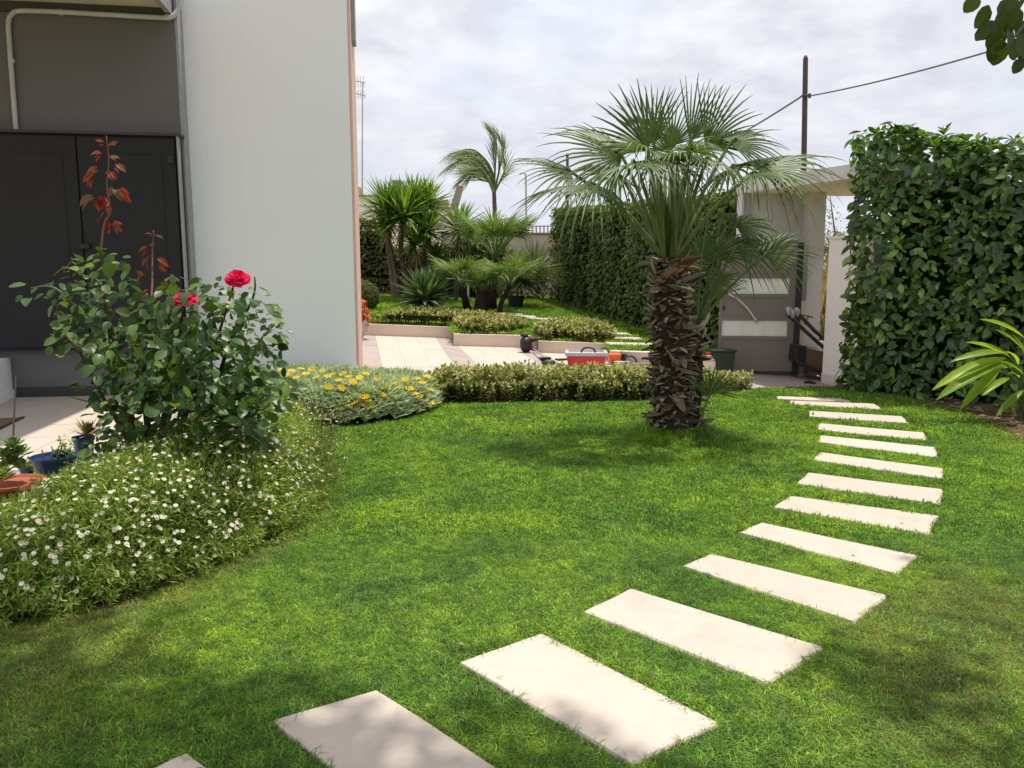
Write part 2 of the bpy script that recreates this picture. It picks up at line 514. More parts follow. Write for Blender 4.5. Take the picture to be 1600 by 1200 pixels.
M['palm_leaf'] = foliage('palm_leaf', [(0.0, (0.055, 0.095, 0.022)), (0.6, (0.085, 0.135, 0.034)), (1.0, (0.15, 0.20, 0.06))], 0.26, 0.42, 0.35, tcol=(1.5, 1.6, 0.6), clump=(2.0, 0.8))
M['fan_leaf'] = foliage('fan_leaf', [(0.0, (0.10, 0.165, 0.045)), (0.6, (0.15, 0.23, 0.06)), (1.0, (0.21, 0.30, 0.085))], 0.3, 0.5, 0.3, clump=(2.0, 0.8))
M['yucca_leaf'] = foliage('yucca_leaf', [(0.0, (0.07, 0.15, 0.03)), (0.6, (0.13, 0.24, 0.04)), (1.0, (0.22, 0.33, 0.06))], 0.3, 0.45, 0.35)
M['agave_leaf'] = foliage('agave_leaf', [(0.0, (0.06, 0.11, 0.05)), (0.6, (0.10, 0.165, 0.07)), (1.0, (0.17, 0.23, 0.11))], 0.18, 0.45, 0.45)
M['dry_leaf'] = foliage('dry_leaf', [(0.0, (0.20, 0.15, 0.08)), (1.0, (0.36, 0.28, 0.17))], 0.3, 0.8, 0.1)
M['feather_leaf'] = foliage('feather_leaf', [(0.0, (0.18, 0.24, 0.14)), (1.0, (0.32, 0.38, 0.25))], 0.3, 0.45, 0.4)
M['pampas_leaf'] = foliage('pampas_leaf', [(0.0, (0.10, 0.13, 0.07)), (0.7, (0.17, 0.20, 0.12)), (1.0, (0.26, 0.28, 0.18))], 0.25, 0.5, 0.3)
M['cream_leaf'] = foliage('cream_leaf', [(0.0, (0.09, 0.14, 0.03)), (0.35, (0.24, 0.27, 0.07)), (0.7, (0.46, 0.45, 0.19)), (1.0, (0.62, 0.57, 0.33))], 0.25, 0.5, 0.35, clump=(3.0, 0.7))
M['silver_leaf'] = foliage('silver_leaf', [(0.0, (0.24, 0.33, 0.14)), (0.6, (0.46, 0.54, 0.33)), (1.0, (0.66, 0.70, 0.52))], 0.2, 0.7, 0.2, tcol=(1.2, 1.3, 0.7), clump=(3.0, 0.75))
M['gazania'] = foliage('gazania', [(0.0, (0.82, 0.56, 0.012)), (1.0, (0.90, 0.68, 0.02))], 0.25, 0.6, 0.2, tcol=(1.1, 1.0, 0.8))
M['gazania_eye'] = solid('gazania_eye', (0.55, 0.22, 0.01), None, 0.8, bs=0)
M['daisy_leaf'] = foliage('daisy_leaf', [(0.0, (0.10, 0.175, 0.03)), (0.5, (0.205, 0.30, 0.05)), (0.85, (0.32, 0.41, 0.08)), (1.0, (0.46, 0.44, 0.16))], 0.3, 0.55, 0.3, clump=(3.0, 0.65))
M['daisy_petal'] = foliage('daisy_petal', [(0.0, (0.76, 0.72, 0.55)), (0.5, (0.82, 0.80, 0.68)), (0.9, (0.84, 0.83, 0.76)), (1.0, (0.76, 0.60, 0.54))], 0.2, 0.7, 0.2, tcol=(1, 1, 1), clump=(1.0, 1.0))
M['daisy_eye'] = solid('daisy_eye', (0.62, 0.52, 0.13), None, 0.8, bs=0)
M['seed_head'] = foliage('seed_head', [(0.0, (0.55, 0.48, 0.30)), (1.0, (0.75, 0.68, 0.50))], 0.4, 0.8, 0.1, tcol=(1.1, 1.05, 0.8), clump=(1.0, 1.0))
M['lime_leaf'] = foliage('lime_leaf', [(0.0, (0.14, 0.26, 0.02)), (0.6, (0.24, 0.36, 0.025)), (1.0, (0.36, 0.46, 0.03))], 0.45, 0.35, 0.45, clump=(1.0, 0.9))
M['tree_leaf'] = foliage('tree_leaf', [(0.0, (0.05, 0.085, 0.02)), (1.0, (0.09, 0.13, 0.03))], 0.3, 0.45, 0.35)
M['succulent'] = foliage('succulent', [(0.0, (0.10, 0.19, 0.05)), (1.0, (0.20, 0.30, 0.09))], 0.08, 0.5, 0.35)
M['pale_succulent'] = foliage('pale_succulent', [(0.0, (0.30, 0.42, 0.10)), (1.0, (0.52, 0.60, 0.22))], 0.15, 0.5, 0.35)
M['coral_leaf'] = foliage('coral_leaf', [(0.0, (0.45, 0.10, 0.05)), (1.0, (0.70, 0.24, 0.14))], 0.25, 0.5, 0.35)
M['hay'] = foliage('hay', [(0.0, (0.34, 0.27, 0.15)), (0.7, (0.50, 0.41, 0.26)), (1.0, (0.24, 0.27, 0.11))], 0.3, 0.8, 0.1)
M['far_leaf'] = foliage('far_leaf', [(0.0, (0.13, 0.17, 0.07)), (1.0, (0.24, 0.28, 0.13))], 0.25, 0.6, 0.25)

def grass_material(name):
    m, t, p, out = mat_base(name)
    at = N(t, 'ShaderNodeAttribute', attribute_type='INSTANCER', attribute_name='dry')
    oi = N(t, 'ShaderNodeObjectInfo')
    g = N(t, 'ShaderNodeNewGeometry')
    green = ramp(t, oi.outputs['Random'], [(0.0, (0.095, 0.205, 0.032)), (0.45, (0.185, 0.345, 0.045)), (0.8, (0.30, 0.465, 0.06)), (1.0, (0.42, 0.54, 0.13))])
    n = N(t, 'ShaderNodeTexNoise'); n.inputs['Scale'].default_value = 2.2; n.inputs['Detail'].default_value = 5
    t.links.new(g.outputs['Position'], n.inputs['Vector'])
    green = mixc(t, 1.0, green, ramp(t, n.outputs['Fac'], [(0.30, (0.62, 0.72, 0.8)), (0.5, (0.95, 0.97, 0.95)), (0.70, (1.25, 1.15, 0.9))]), 'MULTIPLY')
    nb = N(t, 'ShaderNodeTexNoise'); nb.inputs['Scale'].default_value = 0.9; nb.inputs['Detail'].default_value = 3
    t.links.new(g.outputs['Position'], nb.inputs['Vector'])
    green = mixc(t, 1.0, green, ramp(t, nb.outputs['Fac'], [(0.36, (0.70, 0.80, 0.95)), (0.62, (1.10, 1.06, 0.95))]), 'MULTIPLY')
    nc = N(t, 'ShaderNodeTexNoise'); nc.inputs['Scale'].default_value = 14.0; nc.inputs['Detail'].default_value = 2
    t.links.new(g.outputs['Position'], nc.inputs['Vector'])
    green = mixc(t, 1.0, green, ramp(t, nc.outputs['Fac'], [(0.33, (0.72, 0.76, 0.85)), (0.66, (1.22, 1.18, 1.0))]), 'MULTIPLY')
    wn = N(t, 'ShaderNodeTexWhiteNoise', noise_dimensions='1D')
    t.links.new(g.outputs['Random Per Island'], wn.inputs['W'])
    green = mixc(t, 1.0, green, ramp(t, wn.outputs['Value'], [(0.0, (0.55, 0.6, 0.6)), (0.6, (1.0, 1.0, 1.0)), (1.0, (1.5, 1.4, 1.25))]), 'MULTIPLY')
    drycol = ramp(t, g.outputs['Random Per Island'], [(0.0, (0.20, 0.22, 0.06)), (0.5, (0.34, 0.29, 0.12)), (1.0, (0.48, 0.40, 0.21))])
    # some blades in every tuft are dry; the share grows with the tuft's own dryness
    th = N(t, 'ShaderNodeMath', operation='LESS_THAN')
    t.links.new(g.outputs['Random Per Island'], th.inputs[0])
    t.links.new(at.outputs['Fac'], th.inputs[1])
    c = mixc(t, th.outputs[0], green, drycol)
    t.links.new(c, p.inputs['Base Color'])
    p.inputs['Roughness'].default_value = 0.5
    p.inputs['Specular IOR Level'].default_value = 0.3
    tr = N(t, 'ShaderNodeBsdfTranslucent')
    t.links.new(mixc(t, 1.0, c, (1.32, 1.34, 0.7), 'MULTIPLY'), tr.inputs['Color'])
    ms = N(t, 'ShaderNodeMixShader'); ms.inputs[0].default_value = 0.42
    t.links.new(p.outputs[0], ms.inputs[1]); t.links.new(tr.outputs[0], ms.inputs[2])
    t.links.new(ms.outputs[0], out.inputs['Surface'])
    return m
M['grass'] = grass_material('grass')

# ------------------------------------------------------------------ outlines on the ground
DAISY_POLY = np.array([G(*p)[:2] for p in [(-420, 1005), (-150, 1000), (0, 988), (100, 972), (200, 948), (300, 908), (400, 865), (470, 825), (500, 783), (505, 735), (490, 690), (458, 658),
                                           (395, 665), (330, 680), (260, 700), (200, 728), (150, 752), (100, 785), (50, 815), (0, 842), (-100, 880), (-250, 905), (-420, 930)]])
GAZ_POLY = np.array([G(*p)[:2] for p in [(420, 668), (480, 672), (560, 668), (630, 660), (680, 645), (698, 628)]] + [(-0.95, 9.05), (-1.4, 9.15), (-2.1, 9.3), (-2.9, 9.3), (-3.2, 8.6), (-3.0, 7.6)])
NEAR_HEDGE = np.array([G(*p)[:2] for p in [(665, 634), (760, 632), (900, 630), (1010, 628), (1100, 622), (1165, 611)]] + [(2.95, 9.55), (2.4, 9.5), (1.0, 9.25), (-0.2, 9.25), (-1.05, 9.2)])
SOIL_BED = np.array([G(*p)[:2] for p in [(1330, 610), (1410, 622), (1480, 638), (1540, 658), (1600, 688), (1700, 730)]] + [(7.5, 6.0), (7.5, 10.2), (4.4, 10.2), (4.0, 9.7)])
PATIO = np.array([(-9, 9.9), (-9, 3.0), (-3.9, 3.0), (-3.6, 3.9), (-3.15, 4.6), (-2.95, 5.0), (-2.75, 5.5), (-2.75, 6.1), (-2.75, 6.7), (-2.9, 7.5), (-3.2, 9.4)])
STONE_PX = [[(225, 1216), (290, 1187), (620, 1420), (450, 1470)],
            [(425, 1136), (588, 1086), (960, 1330), (760, 1420)],
            [(716, 1043), (845, 997), (1126, 1142), (985, 1206)], [(910, 964), (984, 927), (1288, 1021), (1198, 1078)], [(1065, 891), (1110, 872), (1386, 938), (1336, 981)],
            [(1153, 838), (1189, 822), (1433, 875), (1401, 904)], [(1207, 798), (1234, 780), (1467, 812), (1449, 842)], [(1243, 761), (1262, 743), (1472, 770), (1470, 794)],
            [(1269, 723), (1280, 711), (1475, 737), (1475, 754)], [(1279, 695), (1282, 684), (1462, 703), (1466, 720)], [(1277, 675), (1279, 665), (1444, 680), (1449, 693)],
            [(1264, 654), (1264, 645), (1410, 654), (1421, 665)], [(1236, 635), (1234, 629), (1366, 634), (1380, 643)], [(1214, 626.5), (1213, 622), (1312, 625.5), (1330, 630)]]
STONES = []
for q in STONE_PX:
    P = np.array([G(*p)[:2] for p in q])
    STONES.append(P)
GRASS_HOLES = STONES

# ------------------------------------------------------------------ ground sheets
def sheet(name, poly, zf, mat, kind='structure', thick=None):
    n = len(poly)
    v = [(p[0], p[1], zf(p[0], p[1])) for p in poly]
    m = MB()
    if thick:
        m.add(v + [(p[0], p[1], p[2] - thick) for p in v], [tuple(range(n))] + [(i, i + n, (i + 1) % n + n, (i + 1) % n) for i in range(n)])
    else:
        m.add(v, [tuple(range(n))])
    o = m.build(name, mat)
    return tag(o, kind=kind)
sheet('ground', [(-900, -60), (900, -60), (900, 1800), (-900, 1800)], lambda x, y: -0.35, M['field'])
LAWN = [(-9, -6), (9, -6), (9, 10.3), (4.35, 10.25), (4.05, 9.72), (2.85, 9.5), (2.3, 9.55), (-3.2, 9.6), (-9, 9.6)]
sheet('lawn', LAWN, lambda x, y: 0.0, M['turf_base'], thick=0.3)
sheet('soil_bed', SOIL_BED, lambda x, y: 0.008, M['soil'])
# (the flower beds have soil of their own)
sheet('soil_bed', NEAR_HEDGE, lambda x, y: 0.006, M['soil'])
sheet('soil_bed', GAZ_POLY, lambda x, y: 0.007, M['soil'])
sheet('soil_bed', DAISY_POLY, lambda x, y: 0.009, M['soil'])
UPPER = [T(540, 523)[:2] + np.array([0.02, 0.12]), T(706, 528.5)[:2] + np.array([0.0, 0.12]), T(711, 540.5)[:2] + np.array([0.0, 0.12]), T(839, 544)[:2] + np.array([0.0, 0.12]), T(843, 551)[:2] + np.array([0.0, 0.12]), T(950, 555)[:2] + np.array([0.0, 0.12]), T(954, 568)[:2] + np.array([0.0, 0.12]), T(1030, 574)[:2] + np.array([0.06, 0.12]), (3.3, 11.9), (3.4, 12.2), (2.8, 14.0), (2.3, 17.5), (1.9, 22.5), (-7.5, 24), (-7.5, 14.5)]
sheet('upper_lawn', UPPER, zU, M['turf_base'], thick=0.5)
sheet('road', [(4.3, 13.0), (60, 17.0), (60, 20.5), (4.3, 15.5)], lambda x, y: -0.30, M['road'])

# ------------------------------------------------------------------ stepping stones
ORD = ['first', 'second', 'third', 'fourth', 'fifth', 'sixth', 'seventh', 'eighth', 'ninth', 'tenth', 'eleventh', 'twelfth', 'thirteenth', 'fourteenth']
def slab(name, P, z0, z1, mat, label, group, zf=None):
    P = np.asarray(P)
    c = P.mean(axis=0)
    zc_ = zf(*c) if zf else 0.0
    t = MB()
    # a slightly worn outline: corners cut and edges a little uneven
    pts = []
    for i in range(4):
        a, b = P[i], P[(i + 1) % 4]
        for k in (0.012, 0.25, 0.5, 0.75, 0.988):
            p = a + (b - a) * k
            nrm = np.array([-(b - a)[1], (b - a)[0]]); nrm /= np.linalg.norm(nrm)
            pts.append(p + nrm * RS.uniform(-0.004, 0.004))
    n = len(pts)
    h = lambda p: (zf(p[0], p[1]) if zf else 0.0)
    v = [(p[0], p[1], h(p) + z1 - 0.008) for p in pts] + [(p[0], p[1], h(p) + z0) for p in pts]
    inn = [c + (p - c) * (1 - 0.008 / np.linalg.norm(p - c)) for p in pts]
    v += [(p[0], p[1], h(p) + z1) for p in inn]
    f = [(i + n, (i + 1) % n + n, (i + 1) % n, i) for i in range(n)] + [(i, (i + 1) % n, (i + 1) % n + 2 * n, i + 2 * n) for i in range(n)] + [tuple(range(2 * n, 3 * n))]
    t.add(v, f)
    o = t.build(name, mat)
    me = o.data
    # origin at the slab
    for vt in me.vertices:
        vt.co.x -= c[0]; vt.co.y -= c[1]; vt.co.z -= zc_
    o.location = (c[0], c[1], zc_)
    nn = me.polygons[-1].normal
    if nn.z < 0:
        me.flip_normals()
    return tag(o, label, 'stepping stone', group)
for i, P in enumerate(STONES):
    k = len(STONES) - 1 - i
    slab('stepping_stone', P, -0.05, 0.024, M['stone'],
         'pale limestone slab in the curved lawn path, the %s one counted from the gate' % ORD[k] if i else 'pale limestone slab that begins the curved lawn path, only one corner of it showing',
         'stepping stones of the curved lawn path')
FAR_STONE_PX = [(784, 809, 490.5), (799, 832, 494.5), (825, 862, 498.5), (848, 888, 502.5), (862, 911, 506.5), (873, 930, 511), (905, 962, 516), (925, 985, 522), (940, 1003, 529.5), (950, 1022, 538.5)]
for i, (x0, x1, y) in enumerate(FAR_STONE_PX):
    A, B = U(x0, y)[:2], U(x1, y + 1.2)[:2]
    d = (B - A) / np.linalg.norm(B - A)
    L = min(max(np.linalg.norm(B - A), 0.6), 0.95)
    nrm = np.array([-d[1], d[0]])
    c = (A + B) / 2
    P = [c - d * L / 2 - nrm * 0.17, c + d * L / 2 - nrm * 0.17, c + d * L / 2 + nrm * 0.17, c - d * L / 2 + nrm * 0.17]
    FAR = P
    GRASS_HOLES = GRASS_HOLES + [np.array(P)]
    slab('stepping_stone', P, -0.05, 0.02, M['stone'], 'pale slab set in the upper lawn along the tall hedge, %s counted from the terrace' % ORD[9 - i],
         'stepping stones of the upper garden', zU)

# ------------------------------------------------------------------ terrace paving
terr = thing('terrace', T(800, 560), 'sloping terrace of pale tiles with mauve bands between house and gate', 'terrace')
del terr['category']; del terr['label']
terr['kind'] = 'structure'
TL = [T(548, 600)[:2], (-0.9, 9.25), (1.0, 9.30), (2.35, 9.58), T(1165, 613)[:2], T(1290, 607)[:2], T(1360, 604)[:2], (5.0, 11.6), T(1125, 580)[:2], T(1005, 568)[:2], T(950, 555)[:2], T(840, 543)[:2], T(709, 528)[:2], T(585, 522)[:2], T(470, 512)[:2]]
m = MB()
n = len(TL)
m.add([(p[0], p[1], zT(*p) - 0.004) for p in TL] + [(p[0], p[1], zT(*p) - 0.4) for p in TL], [tuple(range(n))] + [(i, i + n, (i + 1) % n + n, (i + 1) % n) for i in range(n)])
m.build('bed', M['grout'], terr)
# tile lines run back to the kerb; the near end is given in the picture's columns, the far end too
lines = [(548, 520), (602, 588), (640, 617.5), (678, 652), (712, 681), (752, 711), (789, 737), (826, 764), (862, 803), (898, 838), (934, 870), (975, 910), (1012, 945), (1060, 985), (1110, 1030)]
xs_near = [560, 602, 642, 684, 722, 768, 806, 845, 885, 925, 965, 1010, 1055, 1100, 1150, 1200, 1260]
xs_far = [545, 586, 617, 650, 681, 711, 736, 765, 800, 832, 862, 893, 922, 950, 985, 1020, 1062]
kinds_t = ['m', 'p', 'p', 'p', 'm', 'p', 'p', 'p', 'm', 'p', 'p', 'p', 'm', 'p', 'p', 'p']
def far_y(x):
    return np.interp(x, [545, 708, 709, 840, 841, 950, 951, 1062], [523, 528.5, 536, 544, 546, 555, 560, 579])
Vn = [T(x, 592 if x < 700 else 590 + (x - 700) * 0.03) for x in xs_near]
Vf = [T(x, far_y(x)) for x in xs_far]
for i in range(len(xs_near) - 1):
    a0, a1, b0, b1 = Vn[i], Vn[i + 1], Vf[i], Vf[i + 1]
    nrow = 5 if kinds_t[i] == 'p' else 6
    for r in range(nrow):
        t0, t1 = r / nrow, (r + 1) / nrow
        q = [a0 + (b0 - a0) * t0, a1 + (b1 - a1) * t0, a1 + (b1 - a1) * t1, a0 + (b0 - a0) * t1]
        c = sum(q) / 4
        q = [p + (c - p) / np.linalg.norm(c - p) * 0.004 for p in q]
        dz = RS.uniform(0.002, 0.005)
        mm = MB()
        mm.hexa([(p[0], p[1], zT(p[0], p[1]) - 0.02) for p in q], [(p[0], p[1], zT(p[0], p[1]) + dz) for p in q])
        mm.build('tile', M['tile_pale'] if kinds_t[i] == 'p' else M['tile_mauve'], terr)
# the apron in front of the gate
ga = [T(1165, 612.5), T(1360, 605), T(1300, 588.5), T(1135, 583.5)]
for i in range(5):
    for j in range(3):
        f = lambda u, v: (ga[0] * (1 - u) + ga[1] * u) * (1 - v) + (ga[3] * (1 - u) + ga[2] * u) * v
        q = [f(i / 5, j / 3), f((i + 1) / 5, j / 3), f((i + 1) / 5, (j + 1) / 3), f(i / 5, (j + 1) / 3)]
        c = sum(q) / 4
        q = [p + (c - p) / np.linalg.norm(c - p) * 0.004 for p in q]
        mm = MB()
        mm.hexa([(p[0], p[1], zT(p[0], p[1]) - 0.02) for p in q], [(p[0], p[1], zT(p[0], p[1]) + 0.006) for p in q])
        mm.build('tile', M['tile_mauve'], terr)
# edge strip towards the flower bed
mm = MB()
for A, B in ((T(556, 592), T(700, 593)), (T(1150, 614), T(1362, 606))):
    d = (B - A) / np.linalg.norm(B - A); nr = np.array([d[1], -d[0], 0]) * 0.1
    mm.hexa([(A + nr)[:2].tolist() + [-0.05], (B + nr)[:2].tolist() + [-0.05], B[:2].tolist() + [-0.05], A[:2].tolist() + [-0.05]],
            [(*(A + nr)[:2], zT(*A[:2]) + 0.012), (*(B + nr)[:2], zT(*B[:2]) + 0.012), (*B[:2], zT(*B[:2]) + 0.012), (*A[:2], zT(*A[:2]) + 0.012)])
mm.build('edge_strip', M['kerb'], terr)

# low retaining kerbs stepping down along the terrace
def kerb(px0, px1, base0, base1, top0, top1, label):
    A, B = T(px0, base0), T(px1, base1)
    d = unit(B - A); d[2] = 0; d = unit(d)
    nr = np.array([-d[1], d[0], 0]) * 0.16
    if nr[1] < 0: nr = -nr
    za, zb = D(px0, top0, A[1])[2], D(px1, top1, B[1])[2]
    zt = (za + zb) / 2
    k = MB()
    k.hexa([(A[0], A[1], A[2] - 0.3), (B[0], B[1], B[2] - 0.3), (B[0] + nr[0], B[1] + nr[1], B[2] - 0.3), (A[0] + nr[0], A[1] + nr[1], A[2] - 0.3)],
           [(A[0], A[1], za), (B[0], B[1], zb), (B[0] + nr[0], B[1] + nr[1], zb), (A[0] + nr[0], A[1] + nr[1], za)])
    o = k.build('retaining_wall', M['kerb'], None, bevel=0.008)
    return tag(o, label, 'low wall', 'low walls stepping down beside the terrace')
kerb(540, 708, 523, 528.5, 504.5, 511, 'highest step of the low peach retaining wall, by the bowl planter')
kerb(709, 840, 540.5, 544, 521.5, 524.5, 'second highest step of the low peach retaining wall, behind the brushcutter engine')
kerb(841, 951, 551, 555, 532.5, 536.5, 'step of the low peach retaining wall below the clipped variegated clump')
kerb(952, 1030, 568, 574, 548, 551, 'lowest step of the low peach retaining wall, behind the orange tool')

# ------------------------------------------------------------------ the house
HA = math.radians(8.5)
W0 = G(0, 617, 0.03)
HD = np.array([math.cos(HA), math.sin(HA), 0]); HN = np.array([math.sin(HA), -math.cos(HA), 0])      # along the wall; out of the wall
def hp(px, py, out=0.0):
    d = ray(px, py); o = np.array([0, 0, CAMH])
    t = ((W0 + HN * out - o) @ HN) / (d @ HN)
    p = o + d * t
    return float((p - W0) @ HD), float(p[2])
def hw(u, out, z):
    p = W0 + HD * u + HN * out
    return (p[0], p[1], z)
def hbox(mb, u0, u1, o0, o1, z0, z1, mi=0):       # o0 behind, o1 in front
    mb.hexa([hw(u0, o1, z0), hw(u1, o1, z0), hw(u1, o0, z0), hw(u0, o0, z0)], [hw(u0, o1, z1), hw(u1, o1, z1), hw(u1, o0, z1), hw(u0, o0, z1)], mi)
house = thing('house', hw(1.5, 0, 0), 'modern house with tall white rendered wall and dark grey porch recess', 'house')
uR, _ = hp(550, 300, 0.0)
uG, _ = hp(282, 120, 0.22)       # end of the grey part
TOP = 4.78
b = MB(); hbox(b, uG - 0.6, uR, -1.1, 0.0, -0.1, TOP); b.build('white_wall', M['white_wall'], house)
b = MB(); hbox(b, uR + 0.002, uR + 0.03, -1.1, -0.004, -0.1, TOP); b.build('corner_band', M['peach'], house)
b = MB(); hbox(b, uR + 0.032, uR + 0.075, -0.55, -0.25, hp(552, 52)[1], TOP); b.build('blind_box', M['trim_grey'], house)
b = MB(); hbox(b, -4.0, uG - 0.03, -0.4, 0.22, hp(200, 205, 0.22)[1] - 0.05, TOP - 0.25); b.build('grey_wall', M['grey_wall'], house)
b = MB(); hbox(b, uG - 0.028, uG, -0.4, 0.222, -0.05, TOP - 0.25); b.build('lit_side_face', M['trim_grey'], house)  # side face of the grey wall, its light put in as a paler grey
zcab0, zcab1 = hp(60, 548, 0.34)[1], hp(200, 212, 0.34)[1]
b = MB(); hbox(b, -4.0, uG - 0.03, -0.4, 0.20, 0.14, zcab0); b.build('plinth_wall', M['grey_wall'], house)
b = MB(); hbox(b, -4.0, uG - 0.03, -0.4, 0.215, -0.05, 0.139); b.build('skirting', M['dark_grey'], house)
usof, zsof = hp(260, 14, 0.22)
b = MB(); hbox(b, -5.0, usof, 0.222, 2.6, zsof, zsof + 0.22); b.build('porch_roof', M['soffit'], house)
b = MB(); hbox(b, usof + 0.001, usof + 0.06, 0.222, 2.6, zsof - 0.06, zsof + 0.3); b.build('fascia', M['trim_grey'], house)
b = MB(); hbox(b, -5.0, usof - 0.001, 0.2225, 0.26, zsof - 0.11, zsof - 0.001); b.build('shadow_strip', M['dark_grey'], house)  # dark strip that draws the shadow on the wall under the soffit
# white conduit running down the grey wall and round the corner
def hpt(px, py, out):
    u, z = hp(px, py, out); return hw(u, out, z)
pp = [hpt(26, 212, 0.25), hpt(21, 150, 0.25), hpt(15, 70, 0.25), hpt(13.5, 34, 0.25), hpt(19, 22, 0.25), hpt(32, 17, 0.25), hpt(90, 18.5, 0.27), hpt(170, 23, 0.27), hpt(250, 27.5, 0.27), hpt(268, 26, 0.27), hpt(279, 14, 0.25), hpt(284, -6, 0.25), hpt(286, -30, 0.25)]
b = MB(); b.tube(catmull(pp, 5), 0.026, 10); b.build('pipe', M['pipe'], house, smooth=True)
for px, py in ((18, 95), (95, 19), (262, 27)):
    b = MB(); p0 = hpt(px - 3, py, 0.262); p1 = hpt(px + 3, py, 0.262)
    if px < 30: p0, p1 = hpt(px, py - 3, 0.25), hpt(px, py + 3, 0.25)
    b.tube([p0, p1], 0.032, 10); b.build('pipe_clip', M['pipe'], house)
# rest of the house behind
b = MB(); hbox(b, -4.0, uG - 0.7, -6.0, -0.42, -0.1, TOP + 0.3); b.build('wall_block', M['white_wall'], house)

cab = thing('cupboard', hw(0.6, 0.3, zcab0), 'black double door wall cupboard built into the grey porch wall', 'cupboard')
uC1 = hp(281, 300, 0.36)[0]
b = MB(); hbox(b, -3.0, uC1 - 0.002, 0.225, 0.33, zcab0, zcab1); b.build('carcass', M['cabinet'], cab)
b = MB(); hbox(b, -3.0, uC1 + 0.05, 0.225, 0.40, zcab1 + 0.002, zcab1 + 0.03); b.build('lip', M['dark_grey'], cab)
ud = hp(124, 300, 0.36)[0]
for (u0, u1) in ((-1.6, ud - 0.008), (ud + 0.008, uC1 - 0.03)):
    b = MB(); hbox(b, u0, u1, 0.332, 0.358, zcab0 + 0.04, zcab1 - 0.02); d_ = b.build('door', M['cabinet'], cab, bevel=0.004)
    b = MB()
    hbox(b, u0 + 0.10, u1 - 0.14, 0.3585, 0.365, zcab1 - 0.20, zcab1 - 0.185)
    hbox(b, u1 - 0.155, u1 - 0.14, 0.3585, 0.365, zcab0 + 0.2, zcab1 - 0.201)
    b.build('moulding', M['cabinet'], d_)
ul, zl = hp(267, 250, 0.36)
b = MB(); hbox(b, ul - 0.035, ul + 0.035, 0.3585, 0.385, zl - 0.04, zl + 0.04); b.build('lock_box', M['black'], cab, bevel=0.006)
ul, zl = hp(134, 385, 0.36)
b = MB(); hbox(b, ul - 0.05, ul + 0.05, 0.3585, 0.41, zl - 0.03, zl + 0.03); b.build('handle', M['black'], cab, bevel=0.01)
b = MB(); hbox(b, uC1, uC1 + 0.02, 0.24, 0.385, zcab0, zcab1); b.build('side_panel', M['trim_grey'], cab)
b = MB(); hbox(b, uC1 + 0.021, uC1 + 0.03, 0.26, 0.30, zcab0, zcab1); b.build('groove', M['black'], cab)

pl = MB()
q0, q1 = G(-60, 660, 0.03), G(22, 620, 0.03)
pl.hexa([(q0[0], q0[1], 0), (q1[0], q1[1], 0), (q1[0] - 1.2, q1[1] + 0.3, 0), (q0[0] - 1.2, q0[1] + 0.3, 0)],
        [(q0[0], q0[1], 0.48), (q1[0], q1[1], 0.48), (q1[0] - 1.2, q1[1] + 0.3, 0.48), (q0[0] - 1.2, q0[1] + 0.3, 0.48)])
pl.hexa([(q0[0] + 0.01, q0[1] - 0.03, 0), (q1[0] + 0.02, q1[1] - 0.002, 0), (q1[0] + 0.002, q1[1], 0), (q0[0] + 0.002, q0[1], 0)],
        [(q0[0] + 0.01, q0[1] - 0.03, 0.13), (q1[0] + 0.02, q1[1] - 0.002, 0.13), (q1[0] + 0.002, q1[1], 0.13), (q0[0] + 0.002, q0[1], 0.13)])
tag(pl.build('plinth', M['white_wall']), 'low white plinth block at the end of the porch', 'plinth')

# patio floor
pat = thing('patio', (-5, 7, 0.03), '', '')
for k in ('label', 'category'):
    if k in pat: del pat[k]
pat['kind'] = 'structure'
m = MB(); n = len(PATIO)
m.add([(p[0], p[1], 0.022) for p in PATIO] + [(p[0], p[1], -0.2) for p in PATIO], [tuple(range(n))[::-1]] + [(i, (i + 1) % n, (i + 1) % n + n, i + n) for i in range(n)])
m.build('bed', M['grout'], pat)
for i in range(10):
    for j in range(9):
        u0, v0 = -2.5 + i * 0.6, 0.24 + j * 0.6
        cs = [hw(u0 + a, v0 + b_, 0) for a, b_ in ((0.003, 0.597), (0.597, 0.597), (0.597, 0.003), (0.003, 0.003))]
        cx, cy = np.mean([c[0] for c in cs]), np.mean([c[1] for c in cs])
        if not in_poly(np.array([c[0] for c in cs] + [cx]), np.array([c[1] for c in cs] + [cy]), PATIO).all():
            continue
        mm = MB(); mm.hexa([(c[0], c[1], 0.0) for c in cs], [(c[0], c[1], 0.03 + RS.uniform(0, 0.0015)) for c in cs])
        mm.build('tile', M['tile_pale'], pat)
mat_ = thing('doormat', G(2, 668, 0.036), 'dark mat in a thin metal frame lying in the porch shade', 'doormat')
A, B = G(0, 671, 0.034), G(37, 653, 0.034)
d = unit(B - A); nr = np.array([-d[1], d[0], 0])
mm = MB()
cs = [A - d * 0.5 + nr * 0.02, B + nr * 0.02, B + nr * 0.5, A - d * 0.5 + nr * 0.5]
mm.hexa([(c[0], c[1], 0.032) for c in cs], [(c[0], c[1], 0.042) for c in cs]); mm.build('mat', M['wood'], mat_)
mm = MB()
cs = [A - d * 0.5, B + d * 0.03, B + d * 0.03 + nr * 0.019, A - d * 0.5 + nr * 0.019]
mm.hexa([(c[0], c[1], 0.032) for c in cs], [(c[0], c[1], 0.046) for c in cs]); mm.build('frame', M['gate_dark'], mat_)

